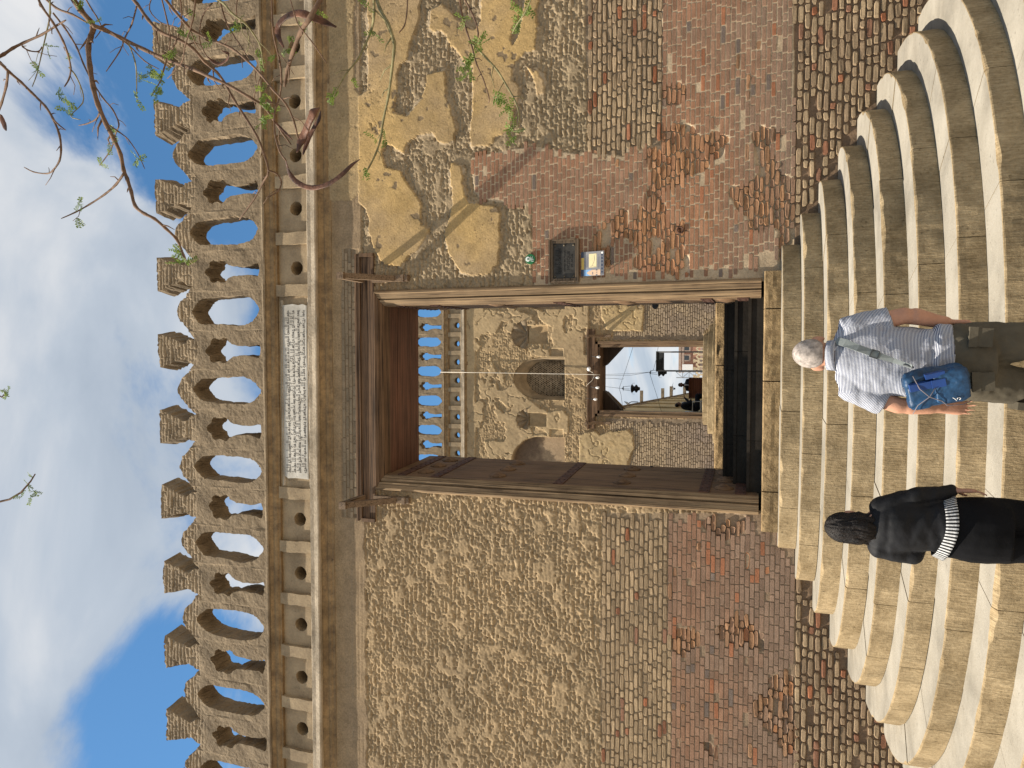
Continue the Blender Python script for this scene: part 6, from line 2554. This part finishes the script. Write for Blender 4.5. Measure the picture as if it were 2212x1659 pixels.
# ================================================================== SIGNS BESIDE THE DOOR
plq = thing('wall_plaque', (1.44, -0.02, 1.77), 'dark engraved metal plaque in a wooden frame, right of the near doorway', 'plaque')
X0, X1, Z0, Z1 = 1.205, 1.668, 1.775, 2.105
M_FRAMEW = mat_wood('plaque_frame_wood', (0.16, 0.115, 0.075), (0.07, 0.05, 0.033), 'x', 0.001)
M_PLATE = mat_simple('tarnished_plate', (0.052, 0.047, 0.040), 0.55, 0.25, 14.0, 0.0006, 60.0, metal=0.3, spec=0.3)
M_ENGR = mat_simple('engraved_fill', (0.017, 0.015, 0.013), 0.7)
M_STUD = mat_simple('brass_stud', (0.13, 0.105, 0.07), 0.5, 0.2, metal=0.5)
fw = 0.042
for (a, b, c, d) in ((X0, X1, Z1 - fw, Z1), (X0, X1, Z0, Z0 + fw), (X0, X0 + fw, Z0 + fw + .001, Z1 - fw - .001), (X1 - fw, X1, Z0 + fw + .001, Z1 - fw - .001)):
    mb = MB()
    mb.box(a, b, -0.036, 0.012, c, d)
    hor = (b - a) > (d - c)
    if hor:
        mb.box(a + .003, b - .003, -0.050, -0.0365, (d - .014) if c > 2 else c + .002, (d - .002) if c > 2 else c + .014)
    else:
        mb.box((a + .002) if a < 1.4 else b - .014, (a + .014) if a < 1.4 else b - .002, -0.050, -0.0365, c, d)
    mb.build('frame_rail', M_FRAMEW, plq)
mb = MB()
mb.box(X0 + fw - .004, X1 - fw + .004, -0.020, 0.0, Z0 + fw - .004, Z1 - fw + .004)
plate = mb.build('metal_plate', M_PLATE, plq)
for x in (X0 + fw + .022, X1 - fw - .022):
    for z in (Z0 + fw + .02, (Z0 + Z1) / 2, Z1 - fw - .02):
        mb = MB()
        mb.lathe([(.012, 0), (.011, .004), (.006, .008), (.001, .009)], n=10, M=Matrix.Translation((x, -.020, z)) @ Matrix.Rotation(pi / 2, 4, 'X'))
        mb.build('stud', M_STUD, plate, smooth=True)


def text_mesh(body, size, name, mat, parent, x, y, z, align='CENTER'):
    cu = bpy.data.curves.new('t', 'FONT')
    cu.body = body
    cu.size = size
    cu.align_x = align
    cu.extrude = 0.0006
    o = bpy.data.objects.new('t', cu)
    COL.objects.link(o)
    dg = bpy.context.evaluated_depsgraph_get()
    me = bpy.data.meshes.new_from_object(o.evaluated_get(dg))
    bpy.data.objects.remove(o)
    bpy.data.curves.remove(cu)
    me.transform(Matrix.Translation((x, y, z)) @ Matrix.Rotation(pi / 2, 4, 'X'))
    me.materials.clear()
    me.materials.append(mat)
    me.name = name
    return link(name, me, parent)


def kufic(text, x1, x0, z, h, y, w, name, mat, parent):
    mb = MB()
    width = sum(GL[MAPL.get(c, c)][0] for c in text)
    s = (x1 - x0) / width
    x = x1
    for c in text:
        wd, paths = GL[MAPL.get(c, c)]
        for p in paths:
            pen(mb, p, y, w, x, z, s, h)
        x -= wd * s
    return mb.build(name, mat, parent)


kufic('جامع احمد بن طولون', X1 - fw - .05, X0 + fw + .05, 1.985, .050, -.0215, .006, 'engraved_line', M_ENGR, plate)
text_mesh('AHMED IBN TULUN', .026, 'engraved_line', M_ENGR, plate, (X0 + X1) / 2, -.0209, 1.928)
text_mesh('MOSQUE', .050, 'engraved_line', M_ENGR, plate, (X0 + X1) / 2, -.0209, 1.878)
text_mesh('876 - 879 A.D.', .024, 'engraved_line', M_ENGR, plate, (X0 + X1) / 2, -.0209, 1.848)

# printed information board, leaning out at its foot
ib = thing('information_board', (1.39, -0.03, 1.48), 'pale printed information board with a small map, tilted out below the dark plaque', 'sign')
IM = Matrix.Translation((1.392, -0.012, 1.752)) @ Matrix.Rotation(radians(-11), 4, 'X')
flat = lambda n, c, r=.45: mat_simple(n, c, r, 0.04, 20.0, spec=0.35)
M_PANEL, M_NAVY, M_YELL, M_SKYB, M_SAND, M_MAPP, M_SLATE = flat('pale_grey_print', (.22, .215, .22)), flat('navy_print', (.05, .06, .09)), flat('yellow_print', (.55, .38, .09)), flat('blue_print', (.20, .36, .58)), flat('sand_print', (.60, .43, .30)), flat('map_print', (.66, .57, .33)), flat('slate_print', (.16, .16, .19))
W2, HB = .128, .262
mb = MB()
mb.box(-W2, W2, -.010, 0, -HB, 0, M=IM)
pb = mb.build('board', M_PANEL, ib)


def pr(name, m, x0, x1, z0, z1, lift=.0008):
    mb = MB()
    mb.box(x0, x1, -.010 - lift, -.0098, z0, z1, M=IM)
    return mb.build(name, m, pb)


pr('header_band', M_NAVY, -W2 + .001, W2 - .001, -.031, -.001)
pr('title_strip', M_YELL, -.058, .066, -.036, -.004, .0014)
pr('picture_sky', M_SKYB, -W2 + .001, -.062, -.120, -.034)
mos = MB()
for q in ((-.125, -.066, -.222, -.118), (-.122, -.072, -.118, -.098), (-.115, -.080, -.098, -.084), (-.106, -.088, -.084, -.070)):
    mos.box(q[0], q[1], -.0114, -.0098, q[2], q[3], M=IM)
mos.build('picture_building', M_SAND, pb)
for x, z, w, h in ((-.112, -.135, .004, .010), (-.103, -.135, .004, .010), (-.094, -.135, .004, .010), (-.120, -.180, .006, .018), (-.095, -.182, .007, .007), (-.070, -.180, .006, .018)):
    pr('picture_opening', M_SLATE, x - w, x + w, z - h / 2, z + h / 2, .0020)
pr('map', M_MAPP, -.040, .104, -.178, -.092, .0012)
mp = MB()
mp.tube([IM @ Vector((x, -.0116, z)) for x, z in ((-.03, -.12), (-.01, -.135), (.02, -.15), (.05, -.155), (.08, -.15), (.096, -.165))], .0012, 4)
mp.tube([IM @ Vector((x, -.0116, z)) for x, z in ((-.035, -.10), (-.025, -.13), (-.036, -.17))], .0012, 4)
mp.build('map_line', M_SLATE, pb)
for i in range(5):
    pr('text_line', M_SLATE, -.045 + random.uniform(0, .01), .10 - random.uniform(0, .05), -.050 - i * .0075, -.0475 - i * .0075)
for i in range(3):
    pr('text_line', M_SLATE, -.045, .10 - random.uniform(0, .04), -.195 - i * .008, -.1925 - i * .008)
pr('footer_band', M_NAVY, -W2 + .008, W2 - .008, -.256, -.228)
for i, x in enumerate((-.108, -.075, -.04, 0, .035, .07)):
    pr('footer_mark', M_PANEL, x - .007, x + .007, -.248, -.236, .0016)
mb = MB()
mb.lathe([(.012, 0), (.012, .001), (.001, .0011)], n=12, M=IM @ Matrix.Translation((.108, -.0112, -.242)) @ Matrix.Rotation(pi / 2, 4, 'X'))
mb.build('footer_badge', M_WHITE, pb)
for x in (-.1, .1):
    mb = MB()
    a, b = IM @ Vector((x, .001, -.245)), IM @ Vector((x, .001, -.02))
    mb.tube([(a.x, a.y, a.z), (a.x, .03, a.z)], .006, 6)
    mb.tube([(b.x, b.y, b.z), (b.x, .03, b.z)], .006, 6)
    mb.build('standoff', M_IRON, ib)

# round green number plate
dk = thing('number_plate', (1.472, -0.02, 2.29), 'small round green and white enamel number plate above the framed plaque', 'sign')
M_GREEN = flat('green_enamel', (.022, .13, .045), .3)
M_EN = flat('white_enamel', (.72, .73, .70), .3)
DM = Matrix.Translation((1.472, -.020, 2.322)) @ Matrix.Rotation(pi / 2, 4, 'X')
mb = MB()
mb.lathe([(.056, -.02), (.056, .002), (.053, .005), (.001, .006)], n=28, M=DM)
disc = mb.build('disc', M_GREEN, dk)
mb = MB()
mb.lathe([(.027, .006), (.026, .0085), (.001, .0088)], n=20, M=DM @ Matrix.Translation((0, .026, 0)))
em = mb.build('emblem_field', M_EN, disc)
mb = MB()
for x in (-.009, 0, .009):
    mb.box(1.472 + x - .002, 1.472 + x + .002, -.0305, -.0285, 2.337, 2.357)
mb.box(1.472 - .014, 1.472 + .014, -.0305, -.0285, 2.333, 2.336)
mb.build('emblem', M_GREEN, em)
mb = MB()
mb.box(1.472 - .022, 1.472 + .026, -.0285, -.0265, 2.3145, 2.3175)
mb.build('rule', M_EN, disc)
for i, gl in enumerate(([(-.9, 1), (-.7, 0), (-.2, .25), (.1, 1)], [(-.9, 1), (-.7, 0), (-.2, .25), (.1, 1)], [(-.1, .55), (.1, .55), (.1, .35), (-.1, .35), (-.1, .55)])):
    mb = MB()
    ox = 1.472 - .022 + i * .021
    if i < 2:
        P = [(ox + .002, -.0275, 2.310), (ox + .004, -.0275, 2.282)]
        mb.tube([(ox - .003, -.0275, 2.308), (ox - .001, -.0275, 2.282)], .0022, 5)
        mb.tube([(ox - .0025, -.0275, 2.301), (ox + .003, -.0275, 2.299), (ox + .009, -.0275, 2.302), (ox + .011, -.0275, 2.308)], .0022, 5)
    else:
        mb.ball((ox, -.0275, 2.296), .004, .002, .004, 8)
    mb.build('numeral', M_EN, disc)
# small hook/peg in the brick at the right
pg = thing('iron_socket', (1.78, -0.02, 1.02), 'small round iron socket set in the red brick at the right', 'wall fitting')
pp = on_y((2500 + .6932 * 258) / 1.8228, .6932 * 1308 / 1.8228, 0)
mb = MB()
PM = Matrix.Translation((float(pp[0]), -.002, float(pp[2]))) @ Matrix.Rotation(pi / 2, 4, 'X')
mb.lathe([(.036, -.03), (.036, .012), (.030, .016), (.024, .012), (.020, -.012), (.002, -.014)], n=18, M=PM)
mb.build('rim', M_RUST, pg)
# door pulls on the inner edges of the leaves
for s, X, Y in ((1, 1415.6, 661.5), (-1, 1408.0, 1012.0)):
    p = on_y(X, Y, 1.0 if s > 0 else 1.2)
    mb = MB()
    x, y, z = [float(q) for q in p]
    mb.box(min(x, x + s * .16), max(x, x + s * .16), y - .006, y + .006, z - .035, z + .035)
    mb.lathe([(.035, 0), (.035, .012), (.012, .013)], n=12, M=Matrix.Translation((x, y - .006, z)) @ Matrix.Rotation(pi / 2, 4, 'X'))
    mb.build('latch', M_IRON, door)

# ================================================================== TREE (its trunk stands just outside the picture on the right)
M_BARK = mat_simple('twig_bark', (0.145, 0.088, 0.055), 0.85, 0.25, 30.0, 0.002, 80.0)
M_BARKG = mat_simple('green_twig', (0.20, 0.175, 0.085), 0.8, 0.25, 30.0, 0.001, 80.0)
M_POD = mat_simple('brown_seed_pod', (0.115, 0.052, 0.030), 0.6, 0.45, 14.0, 0.004, 60.0, spec=0.25)
M_POD2 = mat_simple('pale_pod_edge', (0.30, 0.19, 0.13), 0.6, 0.2)


def mat_leaf(name, c0, c1):
    m, nt, bs = principled(name)
    tc = nt.new('ShaderNodeTexCoord')
    n = nt.noise(tc.outputs['Object'], 30.0, 2.0, .5)
    c = nt.mix(nt.ramp(n, [(.35, 0.0), (.65, 1.0)]), c0, c1)
    nt.l.new(c, bs.inputs['Base Color'])
    bs.inputs['Roughness'].default_value = .5
    tr = nt.new('ShaderNodeBsdfTranslucent', {'Color': c})
    mx = nt.new('ShaderNodeMixShader', {0: .4, 1: bs.outputs[0], 2: tr.outputs[0]})
    nt.l.new(mx.outputs[0], nt.n['Material Output'].inputs[0])
    return m


M_LEAF = mat_leaf('fresh_green_leaf', (0.085, 0.14, 0.026), (0.19, 0.25, 0.05))
tree = thing('flowering_tree', (4.3, -4.6, GROUND_Z), 'bare spring tree with thin branches, fresh green sprigs and long brown pods, upper right', 'tree')
HUB = Vector((3.3, -4.7, 3.9))
HUB2 = Vector((2.2, -4.9, 5.6))


def tp(X, Y, yy):
    """a point of the branch on its own depth"""
    return Vector([float(q) for q in on_y(X, Y, yy)])


def c1p(a, b):
    return (a * .3472, b * .3472)


def c4p(a, b):
    return (658.3 + .3472 * a, .3472 * b)


_dep = random.Random(99)


def branch(pts, r0, r1, conv=c1p, dep=None, hub='auto', mat=None, wig=0.35):
    y0 = -4.95 + _dep.uniform(-.35, .35) if dep is None else dep
    P = []
    n = len(pts)
    for i, (a, b) in enumerate(pts):
        X, Y = conv(a, b)
        P.append(tp(X, Y, y0 + wig * .25 * sin(i * 0.7 + y0 * 9)))
    depth = 3.3
    k = depth / FPX * .3472
    R = [max(.0022, lerp(r0, r1, i / max(1, n - 1)) * .58 * k) for i in range(n)]
    # smooth the path
    Q, RR = [], []
    for i in range(n - 1):
        p0, p1, p2, p3 = P[max(0, i - 1)], P[i], P[i + 1], P[min(n - 1, i + 2)]
        for j in range(3):
            t = j / 3
            q = 0.5 * ((2 * p1) + (p2 - p0) * t + (2 * p0 - 5 * p1 + 4 * p2 - p3) * t * t + (3 * p1 - p0 - 3 * p2 + p3) * t ** 3)
            Q.append(q)
            node = 1.22 if (j == 0 and i > 0) else 1.0
            RR.append(lerp(R[i], R[i + 1], t) * node)
    Q.append(P[-1])
    RR.append(R[-1] * .7)
    if hub == 'auto':
        X, Y = conv(*pts[0])
        hub = HUB if Y <= 4 else (HUB2 if X <= 4 else None)
    if hub is not None:
        d = (hub - Q[0])
        mid = Q[0] + d * .4 + Vector((0, 0, .25 if hub is HUB else .4))
        Q = [hub, hub + (mid - hub) * .5, mid, Q[0] + d * .12 + Vector((0, 0, .05))] + Q
        RR = [max(.02, RR[0] * 2), max(.014, RR[0] * 1.6), RR[0] * 1.35, RR[0] * 1.1] + RR
    mb = MB()
    mb.tube(Q, RR, 7)
    bo = mb.build('branch', mat or M_BARK, tree, smooth=True)
    lo = 4 if hub is not None else 0
    for q in range(lo + 2, len(Q) - 2, 3):
        if _dep.random() < .62 and RR[q] > .0024:
            t = (Q[q + 1] - Q[q - 1]).normalized()
            sd = t.cross(Vector((_dep.uniform(-.4, .4), -1, _dep.uniform(-.4, .4)))).normalized() * _dep.choice((-1, 1))
            ln = _dep.uniform(.025, .13)
            a1 = Q[q] + (sd * .7 + t * .6) * ln * .5
            a2 = a1 + (sd * .35 + t * .85 + Vector((0, _dep.uniform(-.3, .3), 0))) * ln * .5
            tw = MB()
            tw.tube([Q[q], a1, a2], [RR[q] * .6, RR[q] * .45, .0012], 5)
            tw.build('twig', mat or M_BARK, bo, smooth=True)
    return y0


T1 = branch([(440, -30), (500, 60), (560, 130), (580, 170), (565, 230), (550, 300), (560, 420), (580, 540), (610, 650), (660, 770), (710, 870), (750, 960), (770, 1060), (790, 1110), (815, 1190), (840, 1280), (900, 1330), (960, 1360), (1030, 1420), (1100, 1490), (1130, 1560), (1160, 1640)], 32, 12, dep=-4.95)
branch([(580, 160), (650, 185), (750, 235), (900, 310), (1050, 375), (1200, 430), (1330, 490), (1420, 530), (1560, 610), (1640, 660), (1700, 740), (1760, 830), (1810, 900)], 24, 10, dep=-4.93, hub=None)
branch([(800, -30), (850, 20), (920, 120), (1000, 200), (1100, 240), (1200, 300), (1270, 380), (1350, 450), (1400, 520), (1450, 610), (1520, 720), (1600, 850), (1650, 980), (1670, 1070), (1640, 1130), (1580, 1240), (1490, 1365)], 21, 9)
branch([(1010, -30), (1080, 60), (1150, 140), (1200, 190), (1300, 240), (1440, 300), (1540, 380), (1620, 460), (1700, 560), (1780, 650), (1830, 760), (1860, 890)], 15, 8)
branch([(1300, -30), (1390, 20), (1440, 80), (1520, 140), (1570, 200), (1620, 290), (1640, 420)], 12, 5, mat=M_BARKG)
branch([(1360, -30), (1400, 120), (1440, 200), (1500, 290), (1550, 370)], 10, 6)
branch([(230, -30), (260, 40), (330, 140), (390, 250), (420, 330), (440, 420), (430, 490), (400, 540)], 13, 7)
branch([(260, -30), (350, 50), (450, 90), (540, 140)], 15, 12)
branch([(330, 80), (400, 170), (440, 230), (480, 300), (520, 400), (570, 500), (640, 610), (700, 680), (740, 770), (720, 830), (690, 930), (620, 1030)], 11, 6, dep=-4.9, hub=None)
branch([(-30, 365), (20, 340), (80, 300), (150, 265), (260, 215), (350, 160), (410, 125)], 20, 9)
branch([(-30, 360), (0, 390), (60, 450), (130, 510), (200, 580), (280, 660), (330, 740), (370, 840), (380, 930), (370, 1000), (330, 1060), (290, 1080), (210, 1070), (150, 1040)], 18, 6, dep=-5.0)
branch([(50, 440), (40, 530), (10, 640), (-20, 720)], 14, 12, dep=-5.0, hub=None)
branch([(310, -30), (310, 100), (290, 200), (260, 330), (230, 460), (200, 540)], 11, 4, mat=M_BARKG)
branch([(680, 780), (740, 820), (800, 870), (860, 960), (900, 1050)], 8, 4, dep=-4.95, hub=None)
branch([(770, 1080), (720, 1150), (650, 1210), (560, 1270), (470, 1320), (380, 1360)], 14, 6, dep=-4.95, hub=None)
branch([(850, 40), (820, 150), (780, 230), (745, 320), (660, 445)], 9, 6, dep=-4.9, hub=None)
branch([(800, 270), (840, 380), (850, 480), (850, 620)], 8, 5, dep=-4.93, hub=None, mat=M_BARKG)
branch([(690, 200), (800, 280), (900, 380), (990, 430)], 9, 5, dep=-4.93, hub=None)
branch([(1120, -30), (1130, 150), (1080, 290), (1040, 370), (1000, 500), (940, 600)], 9, 5)
branch([(1220, -30), (1200, 120), (1150, 290), (1130, 390), (1040, 490)], 9, 5)
SP = branch([(1320, 20), (1260, 100), (1240, 240), (1280, 340), (1300, 362)], 8, 5, dep=-4.9, hub=None)
branch([(1530, 150), (1550, 260), (1530, 330)], 6, 4, dep=-4.9, hub=None, mat=M_BARKG)
branch([(1620, 480), (1580, 600), (1590, 660)], 6, 4, dep=-4.9, hub=None)
branch([(2010, -30), (1930, 110), (1870, 200), (1820, 330), (1790, 430), (1770, 540)], 24, 16, dep=-5.1)
branch([(1800, -30), (1850, 140), (1940, 260), (2030, 390)], 6, 4)
branch([(1690, -30), (1700, 200), (1740, 380), (1750, 500), (1740, 600), (1710, 700), (1710, 830), (1740, 940), (1780, 1000)], 9, 9, dep=-5.05)
branch([(1000, -30), (1040, 130), (1060, 260), (1020, 420), (1000, 480)], 8, 4)
branch([(950, -30), (930, 60), (1000, 140), (1100, 170), (1150, 230)], 7, 5)
branch([(520, -30), (560, 40), (610, 120), (630, 180), (590, 240)], 9, 5)
branch([(620, 700), (600, 740), (540, 770), (490, 780)], 10, 6, dep=-4.95, hub=None)
branch([(430, 420), (470, 470), (510, 560), (515, 640), (440, 720), (500, 745)], 9, 4, dep=-4.9, hub=None, mat=M_BARKG)
branch([(330, 740), (370, 780), (410, 810)], 9, 5, dep=-5.0, hub=None)
branch([(140, 290), (180, 315), (240, 320), (260, 290)], 9, 6, dep=-4.95, hub=None)
branch([(1480, -30), (1470, 60), (1475, 150)], 6, 4)
branch([(1670, 1060), (1720, 1080), (1750, 1130), (1730, 1190), (1660, 1230)], 10, 7, dep=-4.9, hub=None)
branch([(430, -30), (430, 100), (410, 200), (370, 290), (330, 370), (250, 470), (180, 600)], 15, 6, c4p, mat=M_BARKG)
branch([(440, -30), (470, 60), (520, 150), (555, 260), (555, 320), (540, 450), (520, 600), (490, 740), (470, 870), (440, 960), (400, 1040), (370, 1090)], 20, 8, c4p, mat=M_BARKG)
branch([(960, -30), (980, 100), (1010, 200), (1040, 290), (1070, 400), (1110, 490), (1145, 600), (1145, 640)], 11, 4, c4p, dep=-4.8)
branch([(980, -30), (1050, 100), (1080, 210), (1060, 260)], 11, 6, c4p)
branch([(1040, 270), (1120, 350), (1200, 440), (1260, 540), (1310, 630), (1335, 720), (1320, 810)], 11, 6, c4p, dep=-4.8, hub=None, mat=M_BARKG)
branch([(640, -30), (635, 80), (620, 160), (585, 205)], 6, 4, c4p)
branch([(1420, -30), (1370, 80), (1320, 150), (1290, 210)], 6, 4, c4p, mat=M_BARKG)
branch([(1830, -30), (1780, 100)], 4, 3, c4p)
# one long twig reaches in over the top of the view
ident = lambda a, b: (a, b)
P = [HUB2, Vector((1.2, -4.75, 6.2))]
sprig = [(-60, 1088), (-10, 1086), (20, 1079), (45, 1064), (66, 1040), (76, 1024)]
mb = MB()
sp = [tp(a, b, -4.9) for a, b in sprig]
mb.tube([HUB2, HUB2 + Vector((-.9, .05, .55)), sp[0] + Vector((.25, .05, .25))] + sp, [.018, .012, .008, .0065, .006, .0055, .005, .004, .003], 7)
mb.build('branch', M_BARK, tree, smooth=True)
sp2 = [tp(a, b, -4.8) for a, b in ((-50, 838), (-12, 848), (4, 858), (14, 846))]
mb = MB()
mb.tube([HUB2, HUB2 + Vector((-.5, .1, .5)), sp2[0] + Vector((.2, .05, .2))] + sp2, [.018, .012, .007, .005, .004, .0035, .003], 6)
mb.build('branch', M_BARK, tree, smooth=True)
# trunk and main limbs, out of the picture to the right
mb = MB()
mb.tube([(4.3, -4.6, GROUND_Z - .1), (4.28, -4.62, -1.0), (4.2, -4.65, .3), (4.15, -4.62, 1.4), (3.9, -4.65, 2.6), HUB], [.19, .16, .145, .13, .10, .06], 12)
mb.build('trunk', M_BARK, tree, smooth=True)
mb = MB()
mb.tube([(4.15, -4.62, 1.3), (4.0, -4.8, 3.0), (3.2, -4.9, 4.7), HUB2], [.11, .08, .06, .035], 10)
mb.build('limb', M_BARK, tree, smooth=True)


# leaves
def sprig_leaves(X, Y, dep, n=12, size=.020, seed=0):
    rr = random.Random(seed)
    c = tp(X, Y, dep)
    mb = MB()
    for k in range(rr.randint(2, 3)):
        ax = Vector((rr.uniform(-1, 1), rr.uniform(-.8, .8), rr.uniform(-.6, .9))).normalized()
        ln = size * rr.uniform(1.6, 3.0)
        side = ax.cross(Vector((rr.uniform(-1, 1), rr.uniform(-1, 1), rr.uniform(-1, 1)))).normalized()
        nrm = ax.cross(side)
        mb.tube([c, c + ax * ln], [.0012, .0007], 4)
        m = n // 2
        for j in range(m):
            for s in (-1, 1):
                b = c + ax * ln * (j + .6) / m
                L = size * rr.uniform(.55, .95) * (1.0 - .3 * abs(j / m - .5))
                w = L * .26
                d = (side * s + ax * rr.uniform(.3, .8) + nrm * rr.uniform(-.25, .35)).normalized()
                q = d.cross(nrm).normalized()
                tip = b + d * L - nrm * L * .12
                mid = b + d * L * .5 + nrm * L * .06
                mb.add([b, mid + q * w, tip, mid - q * w, mid + nrm * L * .02], [(0, 1, 4), (1, 2, 4), (2, 3, 4), (3, 0, 4)])
    mb.build('leaf_sprig', M_LEAF, tree, fix=False)


LS1 = [(360, 600), (345, 590), (430, 660), (410, 680), (450, 640), (240, 430), (225, 420), (490, 70), (700, 810), (712, 825), (860, 490), (880, 480), (950, 430), (970, 590), (945, 595), (850, 610), (850, 980), (860, 1000), (670, 890), (630, 1030), (490, 1260), (505, 1275), (475, 1350), (1120, 1570), (1130, 1590), (1160, 1640), (1180, 1655), (1110, 1640), (1640, 440), (1640, 580), (1655, 560), (1670, 680), (1690, 690), (1650, 740), (1660, 770), (1640, 760), (1080, 320), (1095, 345), (1150, 220), (1160, 210), (1470, 140), (1480, 160), (1800, 220), (1820, 215), (1780, 310), (1900, 180), (1980, 70), (2075, 600), (1610, 310), (960, 480), (1000, 490), (1050, 440), (290, 290), (440, 350), (600, 130), (1210, 100), (1320, 270), (1620, 630), (1700, 340), (1000, 540)]
for i, (a, b) in enumerate(LS1):
    X, Y = c1p(a, b)
    sprig_leaves(X + _dep.uniform(-2, 2), Y + _dep.uniform(-2, 2), -4.93 + _dep.uniform(-.1, .1), 12, .019, i)
LS4 = [(1080, 260), (1100, 270), (1075, 290), (1030, 380), (1020, 400), (1010, 440), (1025, 455), (1040, 400), (990, 110), (1380, 40), (1360, 70), (1370, 100), (1340, 140), (1300, 210), (1235, 600), (1255, 590), (1220, 610), (1270, 660), (1285, 690), (1255, 640), (1300, 820), (1315, 850), (1290, 870), (1305, 800), (440, 865), (500, 860), (370, 1040), (190, 600), (400, 40), (85, 75), (1060, 330), (1000, 470), (430, 190), (300, 490)]
for i, (a, b) in enumerate(LS4):
    X, Y = c4p(a, b)
    sprig_leaves(X + _dep.uniform(-2, 2), Y + _dep.uniform(-2, 2), -4.85 + _dep.uniform(-.1, .1), 10, .019, 200 + i)
for i, (X, Y) in enumerate(((66, 1074), (72, 1060), (60, 1046), (70, 1030), (45, 1075), (10, 846), (16, 850))):
    sprig_leaves(X, Y, -4.9, 10, .017, 400 + i)


# pods: long flat woody pods, broad in the middle
def pod(pts, width, dep, conv=c1p, flat=0.28, face=(0.2, -1, 0.1)):
    P0 = [tp(*conv(a, b), dep + .03 * sin(i)) for i, (a, b) in enumerate(pts)]
    n0 = len(P0)
    P = []
    for i in range(n0 - 1):
        p0, p1, p2, p3 = P0[max(0, i - 1)], P0[i], P0[i + 1], P0[min(n0 - 1, i + 2)]
        for j in range(4):
            t = j / 4
            P.append(0.5 * ((2 * p1) + (p2 - p0) * t + (2 * p0 - 5 * p1 + 4 * p2 - p3) * t * t + (3 * p1 - p0 - 3 * p2 + p3) * t ** 3))
    P.append(P0[-1])
    n = len(P)
    k = 3.3 / FPX * .3472
    m = 12
    vs, fs = [], []
    fc = Vector(face).normalized()
    for i, p in enumerate(P):
        t = (P[min(i + 1, n - 1)] - P[max(i - 1, 0)]).normalized()
        a = t.cross(fc).normalized()
        b = t.cross(a)
        u = i / (n - 1)
        w = width * .5 * k * (0.16 + 0.84 * min(1, sin(pi * min(max(u, .02), .98)) * 1.7)) * (1 + .05 * sin(u * 45))
        for q in range(m):
            an = 2 * pi * q / m
            bump = 1 + .18 * sin(u * 50) * abs(sin(an))
            vs.append(p + a * (w * cos(an)) + b * (w * flat * sin(an) * bump))
    for i in range(n - 1):
        for q in range(m):
            fs.append((i * m + q, i * m + (q + 1) % m, (i + 1) * m + (q + 1) % m, (i + 1) * m + q))
    fs += [tuple(reversed(range(m))), tuple((n - 1) * m + q for q in range(m))]
    mb = MB()
    mb.add(vs, fs)
    mb.build('seed_pod', M_POD, tree, smooth=True)


pod([(1765, 295), (1735, 230), (1730, 160), (1780, 105), (1850, 82), (1905, 92), (1960, 112), (2030, 142), (2092, 168)], 46, -5.0)
pod([(1850, 945), (1870, 890), (1892, 840), (1915, 780), (1935, 730), (1955, 690), (1985, 672)], 60, -5.1, flat=.4)
pod([(1885, 965), (1905, 900), (1945, 810), (1985, 740), (1995, 690)], 34, -5.06)
pod([(1775, 985), (1800, 1075), (1850, 1135), (1930, 1168), (2030, 1150), (2120, 1092), (2190, 1025), (2238, 992)], 30, -5.05)
pod([(1290, 352), (1330, 385), (1370, 397), (1415, 368), (1420, 335), (1380, 316)], 22, -4.9)
pod([(-30, 690), (0, 722), (22, 765), (40, 812)], 40, -5.0)
pod([(1820, 870), (1780, 830), (1740, 790), (1700, 750)], 14, -5.0)
